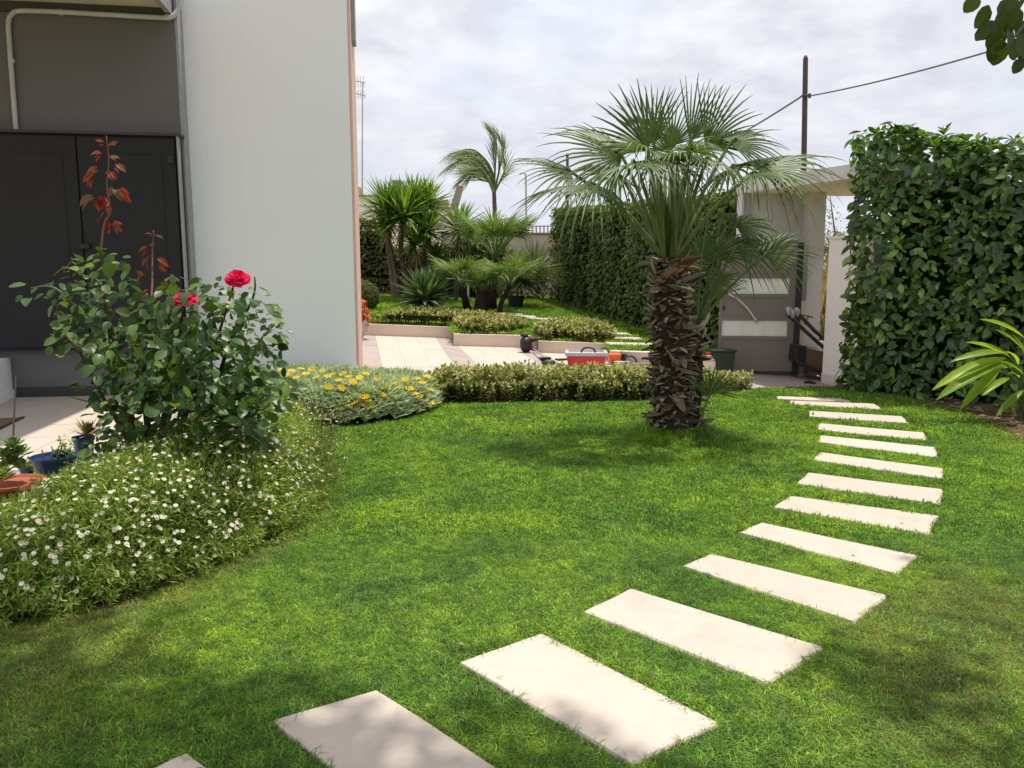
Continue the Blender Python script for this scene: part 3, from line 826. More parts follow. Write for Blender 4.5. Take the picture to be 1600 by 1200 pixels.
# ------------------------------------------------------------------ gate, portal, pillar
port = thing('gate_portal', D(1225, 590, 11.4), 'grey concrete gate portal with canopy slab cream underneath', 'portal')
zb = 2.55
p0, p1 = D(1161, 300, 11.35), D(1281, 300, 11.35)
b = MB(); b.box(p0[0], 11.35, -0.3, p1[0], 11.62, zb - 0.002); b.build('wall', M['concrete'], port)
b = MB(); b.box(p0[0] - 0.01, 11.25, -0.3, p0[0] + 0.07, 11.348, zb - 0.002); b.build('wall_edge', M['trim_grey'], port)
fr = [D(1160, 305, 11.2), D(1330, 284, 9.5)]
x2 = 5.4
P = [(p0[0] - 0.01, 11.2), (4.13, 9.5), (x2, 9.5), (x2, 11.64), (p0[0] - 0.01, 11.64)]
n = 5
b = MB(); b.add([(p[0], p[1], zb) for p in P] + [(p[0], p[1], zb + 0.17) for p in P], [tuple(range(n))[::-1], tuple(range(n, 2 * n))] + [(i, (i + 1) % n, (i + 1) % n + n, i + n) for i in range(n)])
b.build('canopy', M['concrete'], port)
Pi = [(p0[0] + 0.02, 11.23), (4.15, 9.55), (x2 - 0.03, 9.55), (x2 - 0.03, 11.60), (p0[0] + 0.02, 11.60)]
b = MB(); b.add([(p[0], p[1], zb - 0.012) for p in Pi] + [(p[0], p[1], zb - 0.001) for p in Pi], [tuple(range(n))[::-1], tuple(range(n, 2 * n))] + [(i, (i + 1) % n, (i + 1) % n + n, i + n) for i in range(n)])
b.build('soffit', M['cream'], port)
s0, s1 = D(1256, 500, 11.1), D(1279, 500, 11.1)
b = MB(); b.box(s0[0], 11.05, -0.2, s1[0], 11.348, zb - 0.014); b.build('pier', M['concrete'], port)
s0 = D(1249, 500, 11.0); s1 = D(1258.5, 500, 11.0)
b = MB(); b.box(s0[0], 10.96, -0.2, s1[0], 11.046, D(1254, 470, 11)[2]); b.build('jamb', M['cream'], port)

gate = thing('pedestrian_gate', D(1183, 586, 10.9), 'taupe metal gate with two frosted panes and curved pull bar, standing open', 'gate')
Ga, Gb = T(1124, 583), T(1243, 589.5)
gd = unit((Gb - Ga) * np.array([1, 1, 0])); gn = np.array([gd[1], -gd[0], 0])
def gp(px, py, out=0.0):
    d = ray(px, py); o = np.array([0, 0, CAMH])
    t = ((Ga + gn * out - o) @ gn) / (d @ gn)
    p = o + d * t
    return float((p - Ga) @ gd), float(p[2])
def gw(u, out, z): 
    p = Ga + gd * u + gn * out
    return (p[0], p[1], z)
def gbox(mb, u0, u1, o0, o1, z0, z1):
    mb.hexa([gw(u0, o1, z0), gw(u1, o1, z0), gw(u1, o0, z0), gw(u0, o0, z0)], [gw(u0, o1, z1), gw(u1, o1, z1), gw(u1, o0, z1), gw(u0, o0, z1)])
gu0, gu1 = gp(1123.5, 520)[0], gp(1240, 520)[0]
gz0 = 0.06; gz1 = gp(1200, 377)[1]
za, zb_ = gp(1180, 459)[1], gp(1180, 435)[1]; zc0, zd = gp(1180, 525)[1], gp(1180, 501)[1]
g0, g1 = gp(1130, 450)[0], gp(1233, 450)[0]
b = MB()
gbox(b, gu0, g0, -0.05, 0, gz0, gz1); gbox(b, g1, gu1, -0.05, 0, gz0, gz1)
gbox(b, g0, g1, -0.05, 0, gz1 - 0.06, gz1); gbox(b, g0, g1, -0.05, 0, gz0, gz0 + 0.06)
gbox(b, g0, g1, -0.05, 0, zb_, zb_ + 0.05); gbox(b, g0, g1, -0.05, 0, za - 0.05, za); gbox(b, g0, g1, -0.05, 0, zd, zd + 0.05); gbox(b, g0, g1, -0.05, 0, zc0 - 0.05, zc0)
b.build('frame', M['gate'], gate)
for z0, z1 in ((zb_ + 0.05, gz1 - 0.06), (zd + 0.05, za - 0.05), (gz0 + 0.06, zc0 - 0.05)):
    b = MB(); gbox(b, g0, g1, -0.042, -0.012, z0, z1); b.build('panel', M['gate'], gate)
for z0, z1 in ((za, zb_), (zc0, zd)):
    b = MB(); gbox(b, g0, g1, -0.035, -0.014, z0, z1); b.build('pane', M['frosted'], gate)
hpnts = []
for px, py in ((1130, 456), (1140, 460), (1152, 467), (1163, 476), (1173, 488), (1179, 497), (1182.5, 501)):
    u, z = gp(px, py, 0.07); hpnts.append(gw(u, 0.07, z))
hpnts = [gw(gp(1129, 456)[0], 0.0, gp(1129, 456)[1])] + hpnts + [gw(gp(1183, 501)[0], 0.0, gp(1183, 503)[1])]
b = MB(); b.tube(catmull(hpnts, 4), 0.014, 8); b.build('handle', M['steel'], gate, smooth=True)
u, z = gp(1131, 481); b = MB(); gbox(b, u - 0.02, u + 0.02, 0.001, 0.012, z - 0.02, z + 0.02); b.build('lock', M['black'], gate)
u1 = gp(1249, 520)[0]; b = MB(); gbox(b, gu1 + 0.002, u1, -0.05, 0.03, 0.0, gz1 - 0.02); b.build('hinge_post', M['gate_dark'], gate)

pil = thing('boundary_pillar', G(1318, 606), 'pinkish white rendered wall end beside the gate opening, hedge growing over it', 'wall')
A, B = G(1284, 594), G(1352, 608)
zt = D(1296, 374, A[1])[2]
ex = np.array([0.45, 0.12, 0])
def pquad(g0, g1, z0, z1):
    d_ = unit(B - A); n_ = np.array([d_[1], -d_[0], 0])          # out of the face
    if n_[0] > 0: n_ = -n_
    p = [A + n_ * g1, B + n_ * g1, B + ex + n_ * g0, A + ex + n_ * g0]
    return [(q[0], q[1], z0) for q in p], [(q[0], q[1], z1) for q in p]
b = MB(); b.hexa(*pquad(0, 0, -0.3, zt)); b.build('wall', M['pillar_white'], pil)
b = MB(); b.hexa(*pquad(-0.02, 0.02, zt + 0.001, zt + 0.035)); b.build('coping', M['pillar_white'], pil)
b = MB(); b.hexa(*pquad(-0.001, 0.012, -0.3, 0.10)); b.build('skirting', M['cream'], pil)

cart = thing('garden_cart', D(1265, 592, 11.0), 'brown cart box with black corner and two long slanting black handles', 'cart')
CY = 10.6
def cp(px, py, dy=0.0): return D(px, py, CY + dy)
b = MB()
A, B, C_, E_ = cp(1252, 542), cp(1300, 552), cp(1300, 596), cp(1252, 575)
k = np.array([0.1, 0.45, 0])
b.hexa([E_, C_, C_ + k, E_ + k], [A, B, B + k, A + k]); b.build('box', M['brown_box'], cart, bevel=0.01)
b = MB()
A, B, C_, E_ = cp(1247, 540, -0.03), cp(1261, 541, -0.03), cp(1259, 568, -0.03), cp(1243, 565, -0.03)
k = np.array([0.02, 0.4, 0]); b.hexa([E_, C_, C_ + k, E_ + k], [A, B, B + k, A + k]); b.build('corner_guard', M['black'], cart, bevel=0.01)
b = MB(); b.tube([cp(1245, 566, -0.05), cp(1262, 572, -0.05), cp(1300, 588, -0.05)], 0.025, 8); b.build('bumper', M['gate_dark'], cart)
for dx, dy in ((0, 0), (15, -0.03)):
    b = MB(); b.tube([cp(1229 + dx * 0.9, 490 - dx * 0.35, -0.1 + dy), cp(1258 + dx, 517, -0.1 + dy), cp(1287 + dx * 0.6, 543 - dx * 0.5, -0.1 + dy), cp(1310, 563 - dx * 0.6, -0.1 + dy)], 0.026, 8); b.build('handle', M['gate_dark'], cart)
for px, py, s in ((1233, 486, 0.05), (1239, 490, 0.045), (1246, 487, 0.05)):
    b = MB(); c = cp(px, py, -0.16)
    b.tube([c + np.array([-0.03, 0, 0.05]), c + np.array([0.0, 0, 0.02]), c + np.array([0.0, 0, -0.06])], [0.02, 0.038, 0.02], 8); b.build('grip', M['metal_grey'], cart, smooth=True)
b = MB(); b.tube([cp(1247, 491, -0.1), cp(1262, 494, -0.1), cp(1271, 496, -0.1)], 0.008, 6); b.tube([cp(1264, 494, -0.1), cp(1260, 500, -0.1), cp(1258, 508, -0.1)], 0.008, 6); b.build('brake_cable', M['black'], cart)
b = MB(); b.tube([cp(1261, 568, -0.05), cp(1261, 580, -0.05)], 0.014, 6); b.tube([cp(1254, 581, -0.05), cp(1263, 581, -0.05)], 0.016, 6); b.build('prop_leg', M['black'], cart)
rg = MB(); c = T(1266, 600)
rg.tube([c + np.array([-0.08, 0, 0.015]), c + np.array([-0.02, 0.02, 0.02]), c + np.array([0.07, -0.02, 0.014])], [0.015, 0.03, 0.012], 7)
tag(rg.build('rag', M['black']), 'small dark rag dropped on the paving before the gate opening', 'rag')

# ------------------------------------------------------------------ gardener's things on the terrace
def rotm(a): return np.array([[math.cos(a), -math.sin(a), 0], [math.sin(a), math.cos(a), 0], [0, 0, 1]])
box_c = T(915, 577)
cool = thing('storage_box', box_c, 'red plastic box with pale grey rim standing on the terrace', 'box')
Rb = rotm(math.radians(-4))
def lb(mb, c, R, x0, x1, y0, y1, z0, z1, tw=0.0, th=0.0, mi=0):
    cs = [(x0 + tw, y0 + th), (x1 - tw, y0 + th), (x1 - tw, y1 - th), (x0 + tw, y1 - th)]
    ct = [(x0, y0), (x1, y0), (x1, y1), (x0, y1)]
    mb.hexa([c + R @ np.array([x, y, z0]) for x, y in cs], [c + R @ np.array([x, y, z1]) for x, y in ct], mi)
b = MB(); lb(b, box_c, Rb, -0.27, 0.29, 0.0, 0.42, 0.0, 0.185, 0.03, 0.03); b.build('body', M['red'], cool, bevel=0.012)
b = MB()
for a in ((-0.29, 0.31, -0.02, 0.03), (-0.29, 0.31, 0.40, 0.45), (-0.29, -0.24, 0.03, 0.40), (0.26, 0.31, 0.03, 0.40)):
    lb(b, box_c, Rb, a[0], a[1], a[2], a[3], 0.186, 0.232)
b.build('rim', M['light_grey'], cool)
b = MB(); lb(b, box_c, Rb, -0.24, 0.26, 0.03, 0.40, 0.187, 0.21); b.build('inside_tray', M['light_grey'], cool)
b = MB(); 
b.tube([box_c + Rb @ np.array([0.04 + 0.1 * math.cos(a), 0.2 + 0.02 * math.sin(a), 0.22 + 0.07 * math.sin(a)]) for a in np.linspace(0, math.pi, 9)], 0.014, 7)
b.build('carry_handle', M['black'], cool, smooth=True)

# backpack leaf blower leaning at the kerb
bc = T(827, 551)
bl = thing('brushcutter', bc, 'black and red engine of a brushcutter lying by the kerb', 'brushcutter')
b = MB()
prof = [(0.0, -0.09), (0.06, -0.09), (0.11, -0.05), (0.12, 0.0), (0.11, 0.06), (0.07, 0.09), (0.0, 0.09)]
ctr = bc + np.array([-0.06, -0.02, 0.14])
o0 = len(b.v)
for r, z in prof:
    for k in range(14):
        a = 2 * math.pi * k / 14
        b.v.append(tuple(ctr + np.array([z, r * math.cos(a), r * 1.15 * math.sin(a)])))
for i in range(len(prof) - 1):
    for k in range(14):
        k2 = (k + 1) % 14
        b.f.append((i * 14 + k, i * 14 + k2, (i + 1) * 14 + k2, (i + 1) * 14 + k)); b.m.append(0)
b.build('engine', M['black'], bl, smooth=True)
b = MB(); b.tube([ctr + np.array([0.09 + 0.02 * math.sin(a), 0.075 * math.cos(a), 0.03 + 0.075 * math.sin(a)]) for a in np.linspace(-2.2, 2.2, 12)], 0.022, 8); b.build('starter_cover', M['red'], bl, smooth=True)
b = MB(); b.box(*(ctr + np.array([-0.09, -0.05, 0.13])), *(ctr + np.array([0.04, 0.05, 0.17]))); b.build('air_filter', M['black'], bl, bevel=0.015)
b = MB(); b.tube([ctr + np.array([0.05, 0, 0.06]), ctr + np.array([0.2, 0.0, 0.085]), ctr + np.array([0.27, 0.0, 0.09])], [0.04, 0.025, 0.02], 8); b.build('grip', M['black'], bl, smooth=True)
b = MB(); b.tube([ctr + np.array([0.08, -0.02, -0.06]), ctr + np.array([0.15, -0.04, -0.07]), ctr + np.array([0.18, -0.05, -0.05])], [0.035, 0.045, 0.03], 8); b.build('muffler', M['brown_box'], bl, smooth=True)
hd = T(857, 574)
b = MB(); b.tube([ctr + np.array([0.13, -0.04, -0.07]), hd + np.array([0.0, 0.05, 0.09])], 0.012, 8); b.build('shaft', M['metal_grey'], bl)
b = MB(); b.lathe([(0.0, 0.03), (0.07, 0.03), (0.10, 0.05), (0.10, 0.085), (0.05, 0.11), (0.0, 0.115)], hd, 14); b.build('line_head', M['dark_green'], bl, smooth=True)
b = MB(); lb(b, hd + np.array([-0.06, 0.05, 0.09]), rotm(0.3), -0.08, 0.1, -0.05, 0.05, 0.0, 0.05, 0.02, 0.02); b.build('guard', M['black'], bl, bevel=0.01)
b = MB(); c = T(872, 563); b.add([c + np.array([-0.05, 0.0, 0.005]), c + np.array([0.2, 0.05, 0.005]), c + np.array([0.0, -0.12, 0.005]), c + np.array([-0.05, 0.0, 0.03]), c + np.array([0.2, 0.05, 0.03]), c + np.array([0.0, -0.12, 0.03])],
      [(2, 1, 0), (3, 4, 5), (0, 1, 4, 3), (1, 2, 5, 4), (2, 0, 3, 5)]); b.build('blade_cover', M['dark_green'], bl)

oc = T(966, 571)
ot = thing('hedge_trimmer', oc, 'orange petrol hedge trimmer with black hoop handle beside the red box', 'hedge trimmer')
b = MB(); lb(b, oc, rotm(0.1), -0.14, 0.06, 0.0, 0.16, 0.02, 0.17, 0.02, 0.02); b.build('engine_cover', M['orange'], ot, bevel=0.025)
b = MB(); lb(b, oc, rotm(0.1), 0.06, 0.14, 0.02, 0.14, 0.06, 0.17, 0.02, 0.02); b.build('grip', M['black'], ot, bevel=0.02)
b = MB(); b.tube([oc + np.array([0.16 + 0.11 * math.cos(a), -0.02, 0.03 + 0.115 * math.sin(a)]) for a in np.linspace(-0.3, math.pi + 0.3, 12)], 0.014, 7); b.build('hoop_handle', M['black'], ot, smooth=True)
b = MB(); lb(b, oc + np.array([0.02, -0.1, 0]), rotm(-0.15), -0.1, 0.14, 0.0, 0.1, 0.02, 0.07, 0.02, 0.02); b.build('gear_case', M['light_grey'], ot, bevel=0.015)
b = MB(); lb(b, oc + np.array([0.14, -0.08, 0]), rotm(-0.12), 0.0, 0.5, 0.0, 0.06, 0.03, 0.045); b.build('blade', M['metal_grey'], ot)

fc = T(1101, 588)
fcan = thing('fuel_can', fc, 'off white plastic fuel can with red cap behind the palm trunk', 'fuel can')
b = MB(); lb(b, fc, rotm(0.0), -0.13, 0.15, 0.0, 0.16, 0.0, 0.211, 0.0, 0.0); b.hexa([fc + np.array(p) for p in ((-0.13, 0, 0.212), (0.15, 0, 0.212), (0.15, 0.16, 0.212), (-0.13, 0.16, 0.212))], [fc + np.array(p) for p in ((-0.09, 0.03, 0.27), (0.09, 0.03, 0.29), (0.09, 0.13, 0.29), (-0.09, 0.13, 0.27))])
b.build('body', M['can'], fcan, bevel=0.02)
b = MB(); b.lathe([(0.0, 0.0), (0.035, 0.0), (0.035, 0.05), (0.0, 0.052)], fc + np.array([0.06, 0.08, 0.272]), 12); b.build('cap', M['red'], fcan)
gc_ = T(1125, 586)
gbx = thing('plastic_crate', gc_, 'dark green plastic bin standing against the gate', 'bin')
b = MB(); lb(b, gc_ + np.array([0, -0.02, 0]), rotm(0.05), -0.15, 0.15, -0.16, 0.1, 0.0, 0.34, 0.02, 0.02); b.build('body', M['dark_green'], gbx, bevel=0.012)
b = MB(); lb(b, gc_ + np.array([0, -0.02, 0]), rotm(0.05), -0.165, 0.165, -0.175, 0.115, 0.341, 0.37); b.build('rim', M['dark_green'], gbx, bevel=0.006)

# ------------------------------------------------------------------ far buildings and poles
fb = thing('neighbour_house', D(600, 345, 32), 'low cream neighbour building with flat roof beyond the garden', 'building')
FY = 32.0
def fbox(mb, x0, y0, x1, y1, Y=FY, dep=3.0):
    a = D(x0, y1, Y); b_ = D(x1, y0, Y)
    mb.box(a[0], Y, a[2], b_[0], Y + dep, b_[2])
b = MB(); fbox(b, 470, 307, 640, 480); b.build('wall', M['far_white'], fb)
b = MB(); fbox(b, 469, 304.5, 641, 306.9, FY - 0.06, 3.1); b.build('roof_edge', M['coping'], fb)
b = MB(); fbox(b, 640.5, 327, 711, 480, FY + 0.5); b.build('annexe_wall', M['far_white'], fb)
b = MB(); fbox(b, 640.5, 324.5, 712, 326.9, FY + 0.44, 3.1); b.build('roof_edge', M['coping'], fb)
b = MB(); fbox(b, 552, 291, 560, 304.4, FY + 0.4, 0.6); b.build('chimney', M['tan'], fb)
b = MB(); fbox(b, 674, 314, 701, 324.4, FY + 1.0, 0.6); b.build('roof_tank', M['tan'], fb)
b = MB(); fbox(b, 688, 312, 700, 324.4, FY + 0.8, 0.19); b.build('roof_block', M['tan'], fb)
b = MB()
for (x0, x1, x2_, x3, y0, y1) in ((611, 626, 634, 618, 281.5, 326), (714, 720.5, 711, 702.5, 290, 326)):
    a = [D(x3, y1, FY + 2.5), D(x2_, y1, FY + 2.5), D(x1, y0, FY + 2.5), D(x0, y0, FY + 2.5)]
    o0 = len(b.v); k = np.array([0.1, 0.35, 0])
    b.add(a + [p + k for p in a], [(0, 1, 2, 3), (7, 6, 5, 4), (0, 4, 5, 1), (1, 5, 6, 2), (2, 6, 7, 3), (3, 7, 4, 0)])
    b.build('leaning_slab', M['far_slab'], fb); b = MB()
ant = thing('roof_antenna', D(566, 306, 33), 'tall thin television antenna mast on the neighbour roof', 'antenna')
b = MB(); b.tube([D(566, 330, 33), D(566, 240, 33), D(566.5, 128, 33)], [0.035, 0.03, 0.022], 6); b.build('mast', M['metal_grey'], ant)
b = MB()
b.tube([D(553, 126, 33), D(571, 129, 33)], 0.02, 5)
for x in (555, 559, 563, 568): b.tube([D(x, 119, 33 - 0.02), D(x + 0.6, 136, 33 - 0.02)], 0.012, 4)
b.build('aerial', M['metal_grey'], ant)
b = MB()
b.tube([D(553, 145, 33), D(571, 150, 33)], 0.02, 5)
for x in (555, 559, 563, 568.5): b.tube([D(x, 141, 33 - 0.02), D(x + 1, 154, 33 - 0.02)], 0.012, 4)
b.build('aerial', M['metal_grey'], ant)

wall_y = 23.5
bw = thing('boundary_wall', D(800, 470, wall_y), 'weathered tan boundary wall with dark coping behind the fan palms', 'wall')
a, c = D(690, 480, wall_y), D(905, 366.5, wall_y)
b = MB(); b.box(a[0], wall_y, 0.2, c[0], wall_y + 0.25, c[2]); b.build('wall', M['far_wall'], bw)
b = MB(); b.box(a[0], wall_y - 0.04, c[2] + 0.001, c[0], wall_y + 0.29, c[2] + 0.055); b.build('coping', M['coping'], bw)

up_ = thing('utility_pole', D(1256, 300, 26), 'dark wooden utility pole rising above the gate portal', 'pole')
b = MB(); b.tube([D(1253, 470, 26), D(1256, 260, 26), D(1258.7, 92, 26), D(1258.8, 87, 26)], [0.10, 0.088, 0.078, 0.045], 10); b.build('post', M['pole'], up_, smooth=True)
b = MB(); b.tube([D(1252, 150, 25.88), D(1267, 149, 25.88)], 0.03, 6); b.tube([D(1265, 146, 25.86), D(1265, 153, 25.86)], 0.045, 6); b.build('insulator_bracket', M['pole'], up_)
def cable(a, c, sag, r, label, n=14):
    a, c = np.array(a), np.array(c)
    pts = [a + (c - a) * t - np.array([0, 0, sag * 4 * t * (1 - t)]) for t in np.linspace(0, 1, n)]
    b = MB(); b.tube(pts, r, 6)
    return tag(b.build('overhead_cable', M['cable']), label, 'cable', 'overhead cables on the utility pole')
cable(D(1265, 150, 25.86), D(1690, 35, 17), 0.12, 0.022, 'overhead cable running from the wooden pole up past the tree branch')
cable(D(1252, 151, 25.86), D(1040, 262, 46), 0.25, 0.032, 'overhead cable running from the wooden pole down behind the palm crown')
sl = thing('street_lamp', D(821, 400, 48), 'slender curved street lamp far behind the boundary wall', 'street lamp')
b = MB(); b.tube(catmull([D(822.5, 380, 48), D(822, 320, 48), D(821.5, 278, 48), D(820, 271, 48), D(815, 269.5, 48)], 4), 0.055, 6); b.build('post', M['metal_grey'], sl)
b = MB(); b.tube([D(817, 269.5, 48), D(812, 271, 48)], [0.06, 0.09], 6); b.build('lamp_head', M['metal_grey'], sl)
fp = MB(); fp.tube([D(887, 330, 40), D(886.5, 240, 40)], 0.07, 6)
tag(fp.build('iron_post', M['pole']), 'plain dark post showing between the palm fronds', 'post')
b = MB()
for x in range(820, 862, 6):
    b.tube([D(x, 372, 30), D(x, 352, 30)], 0.03, 5)
b.tube([D(815, 354, 30.06), D(864, 353, 30.06)], 0.03, 5)
tag(b.build('railing', M['metal_grey']), 'pale thin railing seen just over the boundary wall', 'railing')

# ================================================================== plants
def fan_blade(H, a, nrm, r, nleaf=34, spread=math.radians(230), droop=0.3, fused=0.34, curl=0.0, stiff=1.0, rs=RS, fold=0.25):
    """a fan leaf: hub H, axis a, upper side nrm. Returns V and quad faces"""
    a = unit(a); nrm = unit(nrm - a * (np.dot(nrm, a)))
    bb = np.cross(nrm, a)
    V, Fq = [], []
    dth = spread / nleaf
    ts = [0.0, 0.2, 0.42, 0.6, 0.78, 0.92, 1.0]
    for i in range(nleaf):
        th = -spread / 2 + dth * (i + 0.5) + rs.uniform(-0.1, 0.1) * dth
        # the blade folds up along its middle, sides dipping a little
        dirv = math.cos(th) * a + math.sin(th) * bb - nrm * fold * abs(math.sin(th)) * 0.6
        dirv = unit(dirv)
        L = r * (0.62 + 0.38 * math.cos(th * 0.62)) * rs.uniform(0.88, 1.06)
        side = unit(np.cross(nrm, dirv))
        up = np.cross(dirv, side)
        dr = droop * rs.uniform(0.5, 1.5)
        o = len(V)
        for t in ts:
            p = H + dirv * L * t
            g = dr * L * max(0.0, t - 0.35) ** 2 * 1.6
            p = p + np.array([0, 0, -1.0]) * g - dirv * g * 0.25 + nrm * curl * L * t * t
            wf = 2 * fused * L * math.tan(dth / 2)
            w = wf * (t / fused) if t <= fused else wf * max(0.0, (1 - t) / (1 - fused)) ** 0.75
            w = w * 0.45 + 0.0013
            zf_ = w * 0.45
            V += [p - side * w - up * zf_, p + up * zf_, p + side * w - up * zf_]
        for k in range(len(ts) - 1):
            q = o + k * 3
            Fq += [(q, q + 1, q + 4, q + 3), (q + 1, q + 2, q + 5, q + 4)]
    return np.array(V), np.array(Fq)
def tube_np(pts, rs_, n=6):
    m_ = MB(); m_.tube(pts, rs_, n, cap=False)
    return np.array(m_.v), np.array(m_.f)
def join_np(parts):
    V, Fl, mi, o = [], [], [], 0
    for v, f, k in parts:
        V.append(v); Fl.append(np.asarray(f) + o); mi += [k] * len(f); o += len(v)
    return np.concatenate(V), Fl, mi
def fan_frond(B, H, tip, nrm, root, mats, r=None, nleaf=34, spread=230, droop=0.3, pr=0.014, sag=0.06, name='frond', curl=0.0, fold=0.25):
    B, H, tip = np.array(B, float), np.array(H, float), np.array(tip, float)
    a = tip - H
    r = r or np.linalg.norm(a)
    mid = (B + H) / 2 + np.array([0, 0, 1.0]) * sag * np.linalg.norm(H - B)
    pts = catmull([B, mid, H, H + unit(a) * 0.12 * r], 4)
    pv, pf = tube_np(pts, np.linspace(pr * 1.5, pr * 0.7, len(pts)), 6)
    bv, bf = fan_blade(H, a, np.array(nrm, float), r, nleaf, math.radians(spread), droop, curl=curl, fold=fold)
    V, Fl, mi = join_np([(pv, pf, 0), (bv, bf, 1)])
    return mesh_np(name, V, Fl, mats, root, midx=mi)

# ------------------------------------------------------------------ the big fan palm on the lawn
PC = G(1048, 686)                      # foot of the trunk
PY = PC[1]
palm = thing('fan_palm', PC, 'large fan palm with shaggy brown trunk standing on the lawn', 'palm tree')
top = D(1045, 398, PY)
b = MB()
hts = np.linspace(0, top[2] - 0.02, 12)
def trunk_xy(z):
    t = z / top[2]
    return PC[0] + (top[0] - PC[0]) * t + 0.02 * math.sin(3 * t), PY + 0.02 * math.sin(2.2 * t)
b.tube([(*trunk_xy(z), z - 0.03) for z in hts], [0.19, 0.165, 0.15, 0.145, 0.145, 0.15, 0.155, 0.155, 0.15, 0.14, 0.125, 0.09], 16)
b.build('trunk', M['palm_core'], palm, smooth=True)
# second, thinner stem leaning away on the far side
s_base, s_top = D(1076, 672, PY + 0.04), D(1088, 508, PY + 0.08)
b = MB(); spts = [s_base * (1 - t) + s_top * t + np.array([0.02 * math.sin(3 * t), 0, 0]) for t in np.linspace(0, 1, 7)]
b.tube(spts, [0.08, 0.075, 0.07, 0.065, 0.06, 0.06, 0.05], 12); b.build('stem', M['palm_core'], palm, smooth=True)

def stub_mesh(k):
    """an old leaf base: a curved tapering boat of fibre"""
    w = (0.052, 0.036, 0.045, 0.032, 0.042)[k]; c = (0.5, 0.15, -0.45, 0.9, 0.3)[k]; L = 1.0
    tv, tf = [], []
    rows = [(0.0, 1.25), (0.3, 1.0), (0.65, 0.8), (0.88, 0.55), (1.0, 0.12)]
    for i, (t, ww) in enumerate(rows):
        zz = c * t * t * 0.45
        x = ww * w / 0.12
        j = 0.12 * math.sin(5 * t + k)
        tv += [(-x + j, t, zz + 0.10 * ww), (j * 0.6, t, zz - 0.02), (x + j, t, zz + 0.10 * ww), (x * 0.8 + j, t, zz + 0.03 + 0.1 * ww), (-x * 0.8 + j, t, zz + 0.03 + 0.1 * ww)]
    for i in range(len(rows) - 1):
        o = i * 5
        for q in ((0, 1), (1, 2), (2, 3), (3, 4), (4, 0)):
            tf.append((o + q[0], o + q[1], o + 5 + q[1], o + 5 + q[0]))
    return np.array(tv), np.array(tf)
STUB = [stub_mesh(k) for k in range(5)]
def shared(name, tv, tf, mat):
    me = bpy.data.meshes.new(name)
    me.from_pydata([tuple(map(float, p)) for p in tv], [], [tuple(map(int, f)) for f in tf])
    me.materials.append(mat)
    me.update()
    return me
STUB_ME = [shared('leaf_base', tv, tf, M['stub']) for tv, tf in STUB]
STUB_RED = [shared('leaf_base', tv, tf, M['stub_red']) for tv, tf in STUB]
def put(name, me, parent, pos, R, sc):
    o = bpy.data.objects.new(name, me)
    COL.objects.link(o)
    o.parent = parent
    r = root_of(parent).location
    m3 = Matrix([[float(R[i][j]) for j in range(3)] for i in range(3)])
    s = Matrix.Diagonal((float(sc[0]), float(sc[1]), float(sc[2])))
    mw = (m3 @ s).to_4x4()
    mw.translation = Vector((float(pos[0]) - r.x, float(pos[1]) - r.y, float(pos[2]) - r.z))
    o.matrix_basis = mw
    return o
def stubs_on(n, z0, z1, axis, rad, root, phase=0.0, lmin=0.055, lmax=0.12):
    spare = []
    for i in range(n):
        t = (i + 0.5) / n
        z = z0 + (z1 - z0) * t
        az = phase + i * 2.39996 + random.uniform(-0.25, 0.25)
        cx, cy = axis(z)
        out = np.array([math.cos(az), math.sin(az), 0])
        tang = np.array([-math.sin(az), math.cos(az), 0])
        el = random.uniform(-0.55, 0.45) if t < 0.86 else random.uniform(0.0, 1.0)
        d = unit(out * math.cos(el) + np.array([0, 0, 1]) * math.sin(el) + tang * random.uniform(-1.3, 1.3))
        nrm = unit(np.array([0, 0, 1.0]) + out * -0.4 + rand_unit(1)[0] * 0.45)
        R = bases(d[None], nrm[None])[0]
        L = (random.uniform(lmin, lmax) if random.random() < 0.82 else random.uniform(lmax, lmax * 1.45)) * (1.15 if t > 0.82 else 1.0) * random.choice((0.7, 1.0, 1.0, 1.1))
        if random.random() < 0.06: d = unit(out * 0.35 + tang * random.uniform(-0.2, 0.2) + np.array([0, 0, -1.0])); R = bases(d[None], (out + np.array([0, 0, 0.2]))[None])[0]
        red = t > 0.90 and random.random() < 0.5
        pos = np.array([cx, cy, z]) + out * (rad(t) - 0.015)
        if i % 3 == 0 and i < 900 and False:
            pass
        spare.append((pos, R, L, random.randrange(5), red, math.sin(az)))
    return spare
sp = stubs_on(760, 0.02, top[2] - 0.06, trunk_xy, lambda t: 0.148 - 0.02 * t, palm)
sp2 = stubs_on(150, 0.0, s_top[2] - 0.02, lambda z: tuple((s_base + (s_top - s_base) * z / s_top[2])[:2]), lambda t: 0.065, palm, 1.0, 0.06, 0.12)
allsp = sp + sp2
allsp.sort(key=lambda s: s[0][1])               # those that face the viewer first
for pos, R, L, k, red, _ in allsp[:290]:
    put('leaf_base', (STUB_RED if red else STUB_ME)[k], palm, pos, R, (L * 0.6, L, L))
Vs, Fs, o = [], [], 0
for pos, R, L, k, red, _ in allsp[290:]:
    v, f = stamp(STUB[k][0], STUB[k][1], R[None], np.array([pos]), np.array([[L * 0.6, L, L]]))
    Vs.append(v); Fs.append(f + o); o += len(v)
ob = mesh_np('old_leaf_bases', np.concatenate(Vs), [np.concatenate(Fs)], M['stub'], palm); ob['kind'] = 'stuff'
